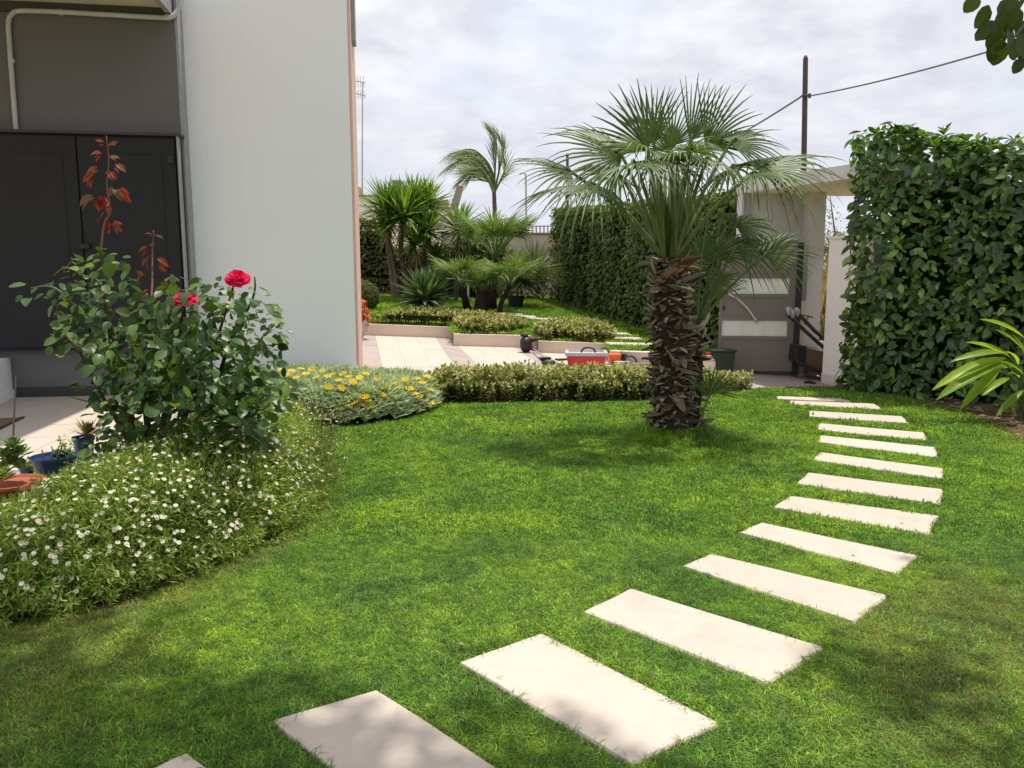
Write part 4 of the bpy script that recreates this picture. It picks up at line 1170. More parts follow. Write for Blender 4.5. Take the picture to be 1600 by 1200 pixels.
# crown of fronds: hub pixel, tip pixel, depth of hub and tip relative to the trunk, droop
PM = [M['petiole'], M['palm_leaf']]
CB = top + np.array([0, 0, -0.02])
def pfrond(hx, hy, hd, tx, ty, td, droop=0.3, spread=220, nleaf=28, base=None, nrm=(0, -0.25, 1.0), r=None, curl=0.0, pr=0.013, sag=0.05, fold=0.25):
    H, Tt = D(hx, hy, PY + hd), D(tx, ty, PY + td)
    nleaf = int(nleaf * 0.78) if nleaf > 20 else nleaf
    droop *= 0.85
    Bp = base if base is not None else CB + np.array([0.05 * np.sign(hx - 1045), 0.04 * np.sign(hd), 0.0])
    fan_frond(Bp, H, Tt, np.array(nrm, float), palm, PM, r, nleaf, spread, droop, pr, sag, curl=curl, fold=fold)
pfrond(892, 268, -0.1, 790, 232, -0.2, 0.35, 200, 34, nrm=(-0.1, -0.5, 1))
pfrond(930, 288, -0.35, 800, 300, -0.6, 0.55, 210, 34, nrm=(-0.1, -0.3, 1))
pfrond(972, 244, 0.1, 838, 172, 0.15, 0.32, 200, 36, nrm=(-0.3, -0.5, 1))
pfrond(1012, 232, 0.0, 946, 136, 0.1, 0.18, 130, 24, nrm=(-0.6, -0.8, 0.4))
pfrond(1022, 226, 0.2, 1006, 118, 0.35, 0.12, 84, 15, nrm=(-0.3, -1, 0.2))
pfrond(1050, 228, 0.25, 1056, 146, 0.45, 0.12, 120, 20, nrm=(0, -1, 0.2))
pfrond(1078, 222, 0.05, 1122, 118, 0.15, 0.10, 70, 13, nrm=(0.4, -1, 0.2))
pfrond(1102, 228, 0.15, 1180, 136, 0.3, 0.16, 100, 18, nrm=(0.6, -0.8, 0.4))
pfrond(1142, 222, 0.1, 1225, 192, 0.3, 0.40, 190, 34, nrm=(0.4, -0.5, 1))
pfrond(1185, 262, 0.0, 1322, 222, 0.1, 0.55, 190, 36, nrm=(0.1, -0.4, 1))
pfrond(1172, 272, -0.3, 1290, 262, -0.6, 0.85, 210, 36, nrm=(0.2, -0.3, 1))
pfrond(1030, 248, -0.35, 1062, 268, -0.9, 0.85, 170, 30, nrm=(0.1, -0.5, 1))
pfrond(992, 254, -0.45, 940, 266, -0.95, 0.70, 150, 26, nrm=(-0.3, -0.4, 1))
pfrond(1105, 248, -0.4, 1155, 262, -0.85, 0.8, 150, 26, nrm=(0.3, -0.4, 1))
pfrond(1078, 236, -0.2, 1118, 196, -0.6, 0.6, 170, 30, nrm=(0.2, -0.6, 0.8))
pfrond(1010, 236, -0.2, 970, 196, -0.55, 0.6, 170, 30, nrm=(-0.2, -0.6, 0.8))
pfrond(1026, 236, 0.45, 975, 214, 1.0, 0.5, 200, 30, nrm=(0, 0.3, 1))
pfrond(1080, 238, 0.45, 1128, 216, 1.0, 0.5, 200, 30, nrm=(0, 0.3, 1))
pfrond(965, 268, 0.45, 870, 262, 0.8, 0.5, 220, 34, nrm=(0, 0.3, 1))
pfrond(1140, 262, 0.4, 1225, 242, 0.8, 0.5, 220, 34, nrm=(0, 0.3, 1))
pfrond(1046, 240, -0.1, 1036, 172, -0.25, 0.3, 120, 20, nrm=(0, -1, 0.5))
pfrond(1060, 250, -0.3, 1085, 215, -0.75, 0.6, 210, 36, nrm=(0.1, -0.7, 0.7))
# young spears standing in the middle
for dx in np.linspace(-24, 24, 9):
    A_ = CB + np.array([dx * 0.0028, random.uniform(-0.06, 0.06), 0]); B_ = D(1047 + dx * 1.3, 262 + random.uniform(-14, 20), PY + random.uniform(-0.1, 0.15))
    b = MB(); b.tube([A_, (A_ + B_) / 2 + np.array([dx * 0.001, 0, 0]), B_], [0.026, 0.018, 0.010], 6); b.build('petiole', M['petiole'], palm, smooth=True)
# fronds of the side stem
SB = s_top + np.array([0, 0, -0.02])
for a_ in [(1196, 398, 0.0, 1278, 352, 0.0, 0.5, 190), (1150, 386, 0.1, 1236, 378, 0.15, 0.6, 170), (1120, 398, 0.15, 1162, 330, 0.25, 0.35, 200),
           (1150, 352, 0.25, 1222, 330, 0.4, 0.55, 200), (1096, 404, 0.0, 1096, 330, 0.1, 0.3, 200), (1122, 440, 0.05, 1168, 420, 0.1, 0.45, 150), (1112, 470, -0.05, 1142, 412, -0.1, 0.15, 80),
           (1084, 420, 0.25, 1060, 372, 0.5, 0.4, 200)]:
    pfrond(*a_[:6], a_[6], a_[7], 30, base=SB, pr=0.009, nrm=(0.1, -0.6, 0.8))
# low sucker leaf beside the foot
pfrond(1108, 618, -0.12, 1122, 570, -0.2, 0.12, 150, 16, base=D(1090, 668, PY - 0.1), pr=0.008, nrm=(0.2, -1, 0.2), curl=0.0)
pfrond(1112, 612, -0.05, 1150, 582, -0.1, 0.15, 120, 12, base=D(1090, 668, PY - 0.05), pr=0.008, nrm=(0.2, -1, 0.2))

# ------------------------------------------------------------------ other fan palms in the upper garden
def small_fan(name, foot, stem_pts, r0, fr, r, label, group=None, droop=0.2, nleaf=22, up=0.5, mats=None, petl=0.5, skirt=0):
    root = thing(name, foot, label, 'palm tree', group)
    b = MB(); b.tube(stem_pts, r0, 10); b.build('trunk', M['palm_core'], root, smooth=True)
    tp = np.array(stem_pts[-1], float)
    rs = np.random.RandomState(int(abs(foot[0] * 100)) + 3)
    for i in range(fr):
        az = i * 2.4 + rs.uniform(-0.2, 0.2)
        el = up + (0.85 - up) * rs.rand() + 0.25 * (i / fr)
        d = np.array([math.cos(az) * math.cos(el), math.sin(az) * math.cos(el), math.sin(el)])
        H = tp + d * petl * r * rs.uniform(0.8, 1.15)
        tip = H + unit(d * np.array([1.1, 1.1, 0.85])) * r * rs.uniform(0.85, 1.1)
        nrm = np.array([-math.cos(az) * 0.7, -math.sin(az) * 0.7 - 0.2, 0.7])
        fan_frond(tp, H, tip, nrm, root, mats or [M['petiole'], M['fan_leaf']], None, nleaf, 190, droop, 0.012, 0.02)
    return root
f0 = U(712, 492); Yc = f0[1]
fpg = 'small fan palms growing in the upper lawn clump'
f = U(733, 494); small_fan('fan_palm', f, [f + np.array([0, 0, -0.05]), D(727, 468, f[1]), D(721, 446, f[1])], [0.10, 0.075, 0.06], 13, 0.55, 'slim fan palm leaning over the dark louvred box', fpg, petl=0.75)
f = U(752, 497); small_fan('fan_palm', f, [f + np.array([0, 0, -0.05]), D(752, 480, f[1]), D(754, 455, f[1])], [0.15, 0.15, 0.12], 13, 0.5, 'stocky fan palm with thick dark trunk in the middle of the clump', fpg, up=0.7, petl=0.5)
f = U(778, 498); small_fan('fan_palm', f, [f + np.array([0, 0, -0.05]), D(783, 474, f[1]), D(797, 446, f[1])], [0.06, 0.05, 0.045], 13, 0.55, 'thin stemmed fan palm leaning towards the black plant pot', fpg, petl=0.75)
f = U(768, 490) + np.array([0, 0.6, 0.0]); 
root = small_fan('fan_palm', f, [f + np.array([0, 0, -0.05]), D(769, 445, f[1]), D(771, 425, f[1]), D(773, 405, f[1])], [0.11, 0.10, 0.10, 0.08], 20, 0.72, 'tall fan palm rising above the low clump before the boundary wall', None, up=0.75, petl=1.05)

# ------------------------------------------------------------------ yuccas
BLADE_T = (np.array([(-0.03, 0, 0), (0, 0, -0.012), (0.03, 0, 0), (-0.034, 0.5, 0.0), (0, 0.5, -0.012), (0.034, 0.5, 0.0), (0.0, 1.0, -0.06), (0.0, 1.0, -0.061), (0.001, 1.0, -0.06)]),
           np.array([(0, 1, 4, 3), (1, 2, 5, 4), (3, 4, 7, 6), (4, 5, 8, 7)]))
def rosette(c, r, n, el0=-0.5, el1=1.4, rs=RS, wide=1.0):
    """n sword leaves round a point"""
    az = np.arange(n) * 2.39996 + rs.uniform(-0.2, 0.2, n)
    u = (np.arange(n) + 0.5) / n
    el = el0 + (el1 - el0) * u ** 0.85 + rs.uniform(-0.12, 0.12, n)
    d = np.stack([np.cos(az) * np.cos(el), np.sin(az) * np.cos(el), np.sin(el)], -1)
    R = bases(d, np.tile([0.02, 0.01, 1.0], (n, 1)))
    L = r * rs.uniform(0.8, 1.1, n) * (1.0 - 0.25 * u ** 3)
    sc = np.stack([L * 1.25 * wide, L, L], -1)
    return stamp(BLADE_T[0], BLADE_T[1], R, np.array(c) + d * 0.03 * r, sc)
def yucca(foot, trunks, heads, label, group, r, mat='yucca_leaf', n=120, skirt=True):
    root = thing('yucca', foot, label, 'yucca', group)
    for pts, r0, r1 in trunks:
        b = MB(); b.tube(catmull(pts, 4), np.linspace(r0, r1, (len(pts) - 1) * 4 + 1) * 0.62, 9); b.build('trunk', M['bark'], root, smooth=True)
    for c, k in heads:
        v, f_ = rosette(c, r * k, n, wide=0.8)
        mesh_np('rosette', v, [f_], M[mat], root)
        if skirt:
            v, f_ = rosette(np.array(c) - np.array([0, 0, 0.18 * r]), r * k * 0.6, 18, -1.35, -0.6)
            mesh_np('dry_skirt', v, [f_], M['dry_leaf'], root)
ygrp = 'yuccas in the far corner of the upper lawn'
fy = U(618, 468); yY = fy[1]
def Y_(px, py, dy=0.0): return D(px, py, yY + dy)
yucca(fy, [([fy + np.array([0, 0, -0.1]), Y_(613, 430), Y_(606, 380), Y_(604, 338)], 0.16, 0.07), ([fy + np.array([0.1, 0, -0.1]), Y_(616, 420, -0.1), Y_(607, 370, -0.1), Y_(612, 362, -0.1)], 0.1, 0.06)],
      [(Y_(604, 326), 1.0), (Y_(606, 350, -0.15), 0.95)], 'yucca with two stacked heads on a bare trunk beside the house corner', ygrp, 0.98)
fy2 = U(640, 469)
yucca(fy2, [([fy2 + np.array([0, 0, -0.1]), Y_(632, 430), Y_(626, 385), Y_(629, 345)], 0.15, 0.07), ([fy2 + np.array([0.05, 0, -0.1]), Y_(640, 420, 0.2), Y_(645, 370, 0.2), Y_(647, 328, 0.2)], 0.13, 0.07)],
      [(Y_(630, 338, -0.3), 1.15), (Y_(648, 320, 0.25), 1.0)], 'tall yucca with the widest head, in front of the leaning slab', ygrp, 1.0)
fy3 = U(662, 469)
yucca(fy3, [([fy3 + np.array([0, 0, -0.1]), Y_(660, 430), Y_(664, 380), Y_(668, 340)], 0.14, 0.07), ([fy3 + np.array([-0.05, 0, -0.1]), Y_(652, 440, -0.3), Y_(650, 400, -0.3)], 0.1, 0.06), ([fy3 + np.array([0, 0.1, -0.1]), Y_(668, 420, -0.2), Y_(672, 370, -0.2)], 0.1, 0.06)],
      [(Y_(668, 322, 0.2), 0.95), (Y_(668, 362, -0.3), 0.95), (Y_(650, 382, -0.4), 0.85)], 'bushy yucca with three heads at different heights above dry leaves', ygrp, 0.95)
fy4 = U(712, 470)
yucca(fy4, [([fy4 + np.array([0, 0, -0.1]), Y_(713, 430), Y_(717, 360)], 0.12, 0.07), ([fy4 + np.array([-0.2, 0, -0.1]), Y_(690, 425, -0.2), Y_(680, 402, -0.2)], 0.09, 0.06)],
      [(Y_(717, 358), 1.0), (Y_(681, 400, -0.2), 0.6)], 'single upright yucca behind the louvred box', ygrp, 0.9)
fa = U(663, 494)
ag = thing('spiky_shrub', fa, 'dense dark green spiky rosette plant on the lawn before the louvred box', 'yucca')
v, f_ = rosette(D(663, 468, fa[1]), 0.85, 150, -0.7, 1.45, wide=1.5); mesh_np('rosette', v, [f_], M['agave_leaf'], ag)
v, f_ = rosette(D(662, 484, fa[1]), 0.7, 70, -0.4, 0.7, wide=1.5); mesh_np('rosette', v, [f_], M['agave_leaf'], ag)
v, f_ = rosette(D(676, 444, fa[1]), 0.5, 40, 0.0, 1.3); mesh_np('offset_rosette', v, [f_], M['agave_leaf'], ag)
b = MB(); b.tube([fa + np.array([0, 0, -0.05]), D(664, 470, fa[1]), D(675, 440, fa[1])], [0.12, 0.1, 0.06], 8); b.build('stem', M['bark'], ag)

# ------------------------------------------------------------------ feather palm behind, blown sideways
fpY = 24.8
fth = thing('feather_palm', D(778, 470, fpY), 'feathery palm with fronds blown to one side, tallest behind the fan palms', 'palm tree')
def F_(px, py, dy=0.0): return D(px, py, fpY + dy)
b = MB(); b.tube(catmull([F_(776, 480), F_(775, 400), F_(773, 330), F_(772, 300)], 4), np.linspace(0.09, 0.06, 13), 10); b.build('trunk', M['bark'], fth, smooth=True)
def feather(pts, L, droopv, n=46, dy=0.0):
    P = catmull([F_(x, y, dy) for x, y in pts], 8)
    pv, pf = tube_np(P, np.linspace(0.04, 0.008, len(P)), 5)
    P = np.array(P)
    t = np.linspace(0.22, 0.99, n)
    idx = t * (len(P) - 1)
    pos = np.stack([np.interp(idx, np.arange(len(P)), P[:, k]) for k in range(3)], -1)
    tan = unit(np.stack([np.interp(np.minimum(idx + 0.5, len(P) - 1), np.arange(len(P)), P[:, k]) for k in range(3)], -1) - np.stack([np.interp(idx - 0.5, np.arange(len(P)), P[:, k]) for k in range(3)], -1))
    sv = []
    for s in (-1, 1):
        side = np.cross(tan, np.array([0, 0, 1.0]) + 0 * tan) * s
        d = unit(tan * 0.8 + side * 0.45 + np.array(droopv) + RS.normal(size=(n, 3)) * 0.12)
        R = bases(d, np.tile([0.1, -0.5, 1.0], (n, 1)))
        ll = L * (0.5 + 0.5 * np.sin(math.pi * np.clip(t, 0, 1) ** 0.8)) * RS.uniform(0.8, 1.1, n)
        sv.append(stamp(BLADE_T[0], BLADE_T[1], R, pos, np.stack([ll * 0.36, ll, ll], -1)))
    V, Fl, mi = join_np([(pv, pf, 0)] + [(v_, f2, 1) for v_, f2 in sv])
    mesh_np('frond', V, Fl, [M['petiole'], M['feather_leaf']], fth, midx=mi)
wind = (-0.35, 0, -0.55)
feather([(772, 300), (762, 268), (735, 243), (698, 262)], 1.1, wind)
feather([(772, 298), (765, 262), (740, 234), (702, 240)], 1.1, wind, dy=0.2)
feather([(772, 300), (764, 280), (745, 262), (716, 284)], 1.0, wind, dy=-0.3)
feather([(772, 298), (774, 255), (776, 225), (768, 206)], 0.9, (-0.25, 0, 0.1))
feather([(773, 298), (781, 262), (786, 235), (780, 212)], 0.8, (-0.1, 0, 0.0), dy=0.3)
feather([(773, 300), (783, 280), (789, 262), (787, 242)], 0.8, (-0.1, 0, -0.5), dy=-0.2)
feather([(771, 300), (760, 275), (748, 262), (735, 275)], 1.0, wind, dy=-0.5)
feather([(773, 300), (770, 270), (755, 245), (728, 232)], 1.0, wind, dy=0.5)

# ------------------------------------------------------------------ pots, boxes and shrubs of the upper garden
f = U(806, 482)
pp_ = thing('pampas_pot', f, 'black plant pot on the upper lawn with a fountain of grey green grassy leaves', 'potted plant')
b = MB(); zt_ = D(806, 462, f[1])[2] - f[2]
b.lathe([(0.0, 0.0), (0.16, 0.0), (0.20, zt_), (0.185, zt_), (0.17, zt_ - 0.03), (0.0, zt_ - 0.03)], f, 16); b.build('pot', M['black'], pp_, smooth=False)
v, f_ = rosette(D(818, 440, f[1]), 0.85, 260, -0.5, 1.4, wide=0.35); mesh_np('leaves', v, [f_], M['pampas_leaf'], pp_)
v, f_ = rosette(D(834, 425, f[1] + 0.4), 1.0, 320, -0.9, 1.45, wide=0.3); mesh_np('leaves', v, [f_], M['pampas_leaf'], pp_)
f = U(702, 467)
lv = thing('louvred_box', f, 'dark green louvred garden box behind the fan palms', 'cabinet')
a, c = D(680, 466, f[1]), D(729, 432, f[1])
b = MB(); b.box(a[0], f[1] + 0.03, f[2] - 0.1, c[0], f[1] + 0.6, c[2]); b.build('casing', M['shutter_green'], lv)
ns = 9
for i in range(ns):
    z0 = f[2] + 0.03 + (c[2] - f[2] - 0.05) * i / ns; h = (c[2] - f[2] - 0.05) / ns
    b = MB(); b.hexa([(a[0] + 0.02, f[1] - 0.03, z0), (c[0] - 0.02, f[1] - 0.03, z0), (c[0] - 0.02, f[1] + 0.029, z0 + h * 0.5), (a[0] + 0.02, f[1] + 0.029, z0 + h * 0.5)],
                     [(a[0] + 0.02, f[1] - 0.03, z0 + 0.015), (c[0] - 0.02, f[1] - 0.03, z0 + 0.015), (c[0] - 0.02, f[1] + 0.029, z0 + h * 0.5 + 0.015), (a[0] + 0.02, f[1] + 0.029, z0 + h * 0.5 + 0.015)])
    b.build('slat', M['shutter_green'], lv)
b = MB(); q = D(731.5, 466, f[1]); q2 = D(731.5, 431, f[1]); b.box(q[0] - 0.025, f[1], f[2] - 0.1, q[0] + 0.025, f[1] + 0.05, q2[2])
tag(b.build('white_post', M['pillar_white']), 'thin white post standing at the end of the louvred box', 'post')

def leaf_volume(n, ctr, rad, mat, size, tmpl=LEAF_S, shell=0.55, upbias=0.4, root=None, name='foliage', squash=1.0, rs=RS):
    u = rand_unit(n); rr = shell + (1 - shell) * rs.rand(n) ** 0.5
    pos = np.array(ctr) + u * rr[:, None] * np.array(rad)
    nrm = unit(u + np.array([0, 0, upbias]) + rs.normal(size=(n, 3)) * 0.5)
    d = unit(np.cross(nrm, rs.normal(size=(n, 3))) + np.array([0, 0, 0.3]))
    R = bases(d, nrm)
    v, f_ = stamp(tmpl[0], tmpl[1], R, pos, size * rs.uniform(0.7, 1.25, n))
    return mesh_np(name, v, [f_], mat, root)
f = U(570, 484)
sh = thing('round_shrub', f, 'clipped olive coloured ball shrub at the house corner', 'shrub')
c = D(566, 463, f[1])
leaf_volume(5200, c, (0.36, 0.36, 0.34), M['dull_hedge_leaf'], 0.05, root=sh, shell=0.8)
b = MB(); b.tube([f + np.array([0, 0, -0.05]), c], [0.04, 0.02], 6); b.build('stem', M['bark'], sh)
f = T(557, 530)
bp = thing('bowl_planter', f, 'pale round bowl planter by the house corner holding a coral red plant', 'planter')
b = MB(); h = D(557, 500, f[1])[2] - f[2]
b.lathe([(0.0, 0.0), (0.10, 0.0), (0.20, h * 0.5), (0.225, h * 0.85), (0.215, h), (0.195, h), (0.19, h * 0.8), (0.0, h * 0.78)], f, 20); b.build('bowl', M['bowl_grey'], bp, smooth=True)
v, f_ = rosette(f + np.array([0, 0, h]), 0.36, 70, -0.5, 1.4, wide=2.0); mesh_np('foliage', v, [f_], M['coral_leaf'], bp)
leaf_volume(500, f + np.array([0.02, 0, h + 0.08]), (0.22, 0.22, 0.26), M['coral_leaf'], 0.10, root=bp, shell=0.5)

def hedge_box(root, path, half, z0f, z1f, n, mat, size, tmpl=LEAF, bulge=0.06, face_front=True, name='foliage', rs=RS, ends=True, lobes=0.0):
    """leaves over the faces of a hedge running along a path of (x, y); z0f/z1f: heights along it"""
    path = np.asarray(path, float)
    seg = np.linalg.norm(np.diff(path, axis=0), axis=1)
    cum = np.concatenate([[0], np.cumsum(seg)])
    L = cum[-1]
    hm = np.mean([z1f(0) - z0f(0), z1f(1) - z0f(1)])
    areas = np.array([L * hm, L * hm, L * half * 2, half * 2 * hm, half * 2 * hm])
    if not ends: areas[3:] = 0
    which = rs.choice(5, n, p=areas / areas.sum())
    s = rs.rand(n); v = rs.rand(n); w = rs.uniform(-1, 1, n)
    s = np.where(which == 3, 0.0, np.where(which == 4, 1.0, s))
    x = np.interp(s * L, cum, path[:, 0]); y = np.interp(s * L, cum, path[:, 1])
    k = np.clip(np.searchsorted(cum, s * L, side='right') - 1, 0, len(seg) - 1)
    dv = np.diff(path, axis=0)[k] / seg[k][:, None]
    side = np.stack([-dv[:, 1], dv[:, 0]], -1)
    sgn = np.where(which == 0, 1.0, np.where(which == 1, -1.0, w))
    z0 = np.array([z0f(t) for t in s]); z1 = np.array([z1f(t) for t in s])
    zz = np.where(which == 2, 1.0, v)
    bump_ = bulge * wave(s * L * 3.1, zz * 3.3 + which, 1.0, 0.7) + lobes * wave(s * L * 1.3, zz * 1.1 + which, 1.0, 2.1)
    depth = -np.abs(rs.normal(size=n)) * 0.09
    off = bump_ + depth
    nrm = np.zeros((n, 3))
    nrm[:, :2] += side * np.where(which < 2, sgn, 0)[:, None]
    nrm[:, 2] += np.where(which == 2, 1.0, 0)
    nrm[:, :2] += dv * np.where(which == 3, -1.0, np.where(which == 4, 1.0, 0))[:, None]
    # round the edges
    rnd = np.clip((zz - 0.86) / 0.14, 0, 1) ** 2 * 0.12
    px = x + side[:, 0] * sgn * half; py = y + side[:, 1] * sgn * half
    pos = np.stack([px, py, z0 + (z1 - z0) * zz], -1) + nrm * off[:, None]
    pos[:, :2] -= side * (sgn * rnd)[:, None] * (which < 2)[:, None]
    nn = unit(nrm + np.array([0, 0, 0.55]) + rs.normal(size=(n, 3)) * 0.45)
    d = unit(np.cross(nn, rs.normal(size=(n, 3))) + nrm * 0.35 + np.array([0, 0, -0.35]))
    R = bases(d, nn)
    return pos, R, size * rs.uniform(0.55, 1.35, n)

# long clipped hedge beside the upper garden
lh = thing('long_hedge', (2.4, 14.5, 0.35), 'long tall clipped dark hedge running from the gate to the boundary wall', 'hedge')
H0 = [(3.22, 11.75), (2.95, 12.7), (2.52, 14.4), (1.75, 17.8), (0.98, 21.2)]
LHZ0 = lambda t: 0.02 + 0.62 * t
LHZ1 = lambda t: 2.60 + 0.55 * t
pathc = [(x + 0.55, y + 0.1) for x, y in H0]
pos, R, sc = hedge_box(lh, pathc, 0.52, LHZ0, LHZ1, 36000, None, 0.085, bulge=0.07, lobes=0.04)
v, f_ = stamp(LEAF[0], LEAF[1], R, pos, sc)
mesh_np('foliage', v, [f_], M['long_hedge_leaf'], lh)
b = MB()
for i in range(len(pathc) - 1):
    (x0, y0), (x1, y1) = pathc[i], pathc[i + 1]; t0, t1 = i / 4, (i + 1) / 4
    b.hexa([(x0 - 0.36, y0, 0.0), (x0 + 0.36, y0, 0.0), (x1 + 0.36, y1, 0.0), (x1 - 0.36, y1, 0.0)], [(x0 - 0.36, y0, LHZ1(t0) - 0.2), (x0 + 0.36, y0, LHZ1(t0) - 0.2), (x1 + 0.36, y1, LHZ1(t1) - 0.2), (x1 - 0.36, y1, LHZ1(t1) - 0.2)])
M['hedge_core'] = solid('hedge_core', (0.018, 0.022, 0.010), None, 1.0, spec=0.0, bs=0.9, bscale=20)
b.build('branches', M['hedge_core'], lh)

# dull hedge behind the yuccas
dh = thing('olive_hedge', U(640, 462), 'dull olive hedge behind the yucca trunks at the end of the garden', 'hedge')
y0h = U(640, 466)[1] + 1.2
xa, xb = D(540, 400, y0h)[0], D(610, 400, y0h)[0]; xc = D(760, 400, y0h)[0]
zt_a, zt_b = D(580, 347, y0h)[2], D(700, 385, y0h)[2]
pos, R, sc = hedge_box(dh, [(xa, y0h), (xb, y0h), (xc, y0h)], 0.5, lambda t: 0.55, lambda t: zt_a if t < 0.33 else zt_b, 9000, None, 0.10, bulge=0.12, lobes=0.1)
v, f_ = stamp(LEAF[0], LEAF[1], R, pos, sc); mesh_np('foliage', v, [f_], M['dull_hedge_leaf'], dh)
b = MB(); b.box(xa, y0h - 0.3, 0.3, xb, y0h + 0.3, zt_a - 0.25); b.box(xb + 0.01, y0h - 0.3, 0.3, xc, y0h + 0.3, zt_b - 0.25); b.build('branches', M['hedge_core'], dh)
ds = thing('dark_shrub', U(760, 468), 'dark leafy shrub filling the gap below the tall fan palm', 'shrub')
leaf_volume(1800, D(755, 415, y0h - 0.3), (0.9, 0.5, 0.9), M['long_hedge_leaf'], 0.13, tmpl=LEAF, root=ds, shell=0.6)
leaf_volume(1800, D(790, 440, y0h - 0.3), (1.2, 0.5, 0.9), M['dull_hedge_leaf'], 0.11, tmpl=LEAF, root=ds, shell=0.6)
b = MB(); b.tube([U(760, 468) + np.array([0, 0, -0.1]), D(760, 425, y0h - 0.3)], [0.08, 0.04], 6); b.build('stem', M['bark'], ds)

lx, ly = RS.uniform(4.2, 7.2, 900), RS.uniform(5.4, 9.6, 900)
ok = in_poly(lx, ly, SOIL_BED); lx, ly = lx[ok], ly[ok]; n = len(lx)
v, f_ = stamp(LEAF[0], LEAF[1], bases(rand_unit(n) * np.array([1, 1, 0.15]), np.tile([0, 0, 1.0], (n, 1)) + RS.normal(size=(n, 3)) * 0.3), np.stack([lx, ly, np.full(n, 0.02)], -1), RS.uniform(0.04, 0.11, n))
tag(mesh_np('leaf_litter', v, [f_], M['dry_leaf']), kind='stuff')
# big leaved hedge beside the white pillar
rh = thing('laurel_hedge', (5.5, 8.6, 0.0), 'thick glossy big leaved hedge beside the white pillar', 'hedge')
RZ0 = lambda t: 0.06
RZ1 = lambda t: float(D(1450, 203, np.interp(t, [0, 0.17, 0.36, 0.69, 1.0], [9.65, 8.75, 8.0, 7.0, 6.2]))[2]) - 0.10
rc = [(4.36, 9.70), (5.05, 9.05), (5.95, 8.35), (7.4, 7.3), (9.0, 6.2)]
pos, R, sc = hedge_box(rh, rc, 0.55, RZ0, RZ1, 21000, None, 0.118, bulge=0.11, lobes=0.13)
# drop what stands behind or outside the view; keep the biggest showing ones as parts
score = np.abs(pos[:, 0]) * 0 + (pos @ np.array([0.69, 0.72, 0.0])) - 0.1 * RS.rand(len(pos))
vis = (pos[:, 0] / pos[:, 1] < 0.70)
order = np.argsort(np.where(vis, score, 99))
LEAF_ME = {}
LEAF_HI = leaf_template(0.26, 0.07, 0.16, (0.0, 0.15, 0.35, 0.6, 0.85, 1.0), (0.05, 0.6, 0.95, 0.95, 0.5, 0.02))
LEAF_ME['laurel'] = shared('leaf', *LEAF_HI, M['hedge_leaf'])
front = order[:1500]
pick = RS.choice(front, 300, replace=False)
for i in pick:
    put('leaf', LEAF_ME['laurel'], rh, pos[i] + (-np.array([0.69, 0.72, 0]) * 0.03), R[i], (sc[i] * 1.05,) * 3)
rest = np.setdiff1d(np.arange(len(pos)), pick)
v, f_ = stamp(LEAF_HI[0], LEAF_HI[1], R[rest], pos[rest], sc[rest])
ob = mesh_np('foliage', v, [f_], M['hedge_leaf'], rh, smooth=True); ob['kind'] = 'stuff'
b = MB()
for i in range(len(rc) - 1):
    (x0, y0), (x1, y1) = rc[i], rc[i + 1]
    k_ = 0.20
    if i == 0: x0, y0 = x0 + 0.25, y0 - 0.25
    b.hexa([(x0 - k_, y0 - k_, -0.1), (x1 - k_, y1 - k_, -0.1), (x1 + k_, y1 + k_, -0.1), (x0 + k_, y0 + k_, -0.1)], [(x0 - k_, y0 - k_, 2.5), (x1 - k_, y1 - k_, 2.3), (x1 + k_, y1 + k_, 2.3), (x0 + k_, y0 + k_, 2.5)])
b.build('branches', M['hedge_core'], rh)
# upright shoots breaking the clipped top
shoots = []
for i in range(70):
    t = RS.rand(); x = np.interp(t, np.linspace(0, 1, len(rc)), [p[0] for p in rc]); y = np.interp(t, np.linspace(0, 1, len(rc)), [p[1] for p in rc])
    base = np.array([x + RS.uniform(-0.4, 0.4), y + RS.uniform(-0.5, 0.4), RZ1([0, 0.17, 0.36, 0.69, 1.0][int(round(t * 4))]) - 0.05])
    k = 6
    hh = RS.uniform(0.02, 0.10)
    az = RS.rand(k) * 6.28
    d = unit(np.stack([np.cos(az) * 0.7, np.sin(az) * 0.7, RS.uniform(0.4, 1.2, k)], -1))
    shoots.append(stamp(LEAF_HI[0], LEAF_HI[1], bases(d, np.tile([0.01, 0.0, 1.0], (k, 1))), base + np.array([0, 0, 1]) * (np.linspace(0.2, 1, k) * hh)[:, None], RS.uniform(0.08, 0.125, k)))
V, Fl, mi = join_np([(a_, b_, 0) for a_, b_ in shoots])
ob = mesh_np('young_shoots', V, Fl, M['hedge_leaf'], rh, smooth=True); ob['kind'] = 'stuff'

# ------------------------------------------------------------------ low variegated hedges
SHOOT_N = 13
def shoots_mesh(pos, h, rs, leaf=0.055, spread=0.9):
    """upright shoots with whorls of little leaves"""
    n = len(pos)
    k = SHOOT_N
    t = np.linspace(0.15, 1.0, k)[None, :].repeat(n, 0)
    lean = rs.normal(size=(n, 1, 3)) * np.array([0.16, 0.16, 0.0])
    P = pos[:, None, :] + (np.array([0, 0, 1.0]) + lean) * (h[:, None] * t)[..., None]
    az = (np.arange(k) * 2.4)[None, :] + rs.rand(n, 1) * 6.28 + rs.normal(size=(n, k)) * 0.3
    el = 0.15 + 0.9 * t ** 2 + rs.normal(size=(n, k)) * 0.2
    d = np.stack([np.cos(az) * np.cos(el), np.sin(az) * np.cos(el), np.sin(el)], -1).reshape(-1, 3)
    R = bases(d, np.tile([0.01, 0.02, 1.0], (n * k, 1)))
    s = leaf * rs.uniform(0.65, 1.2, n * k) * (1.0 - 0.25 * t.reshape(-1))
    return stamp(LEAF_S[0] * np.array([1.15, 1, 1]), LEAF_S[1], R, P.reshape(-1, 3), s)
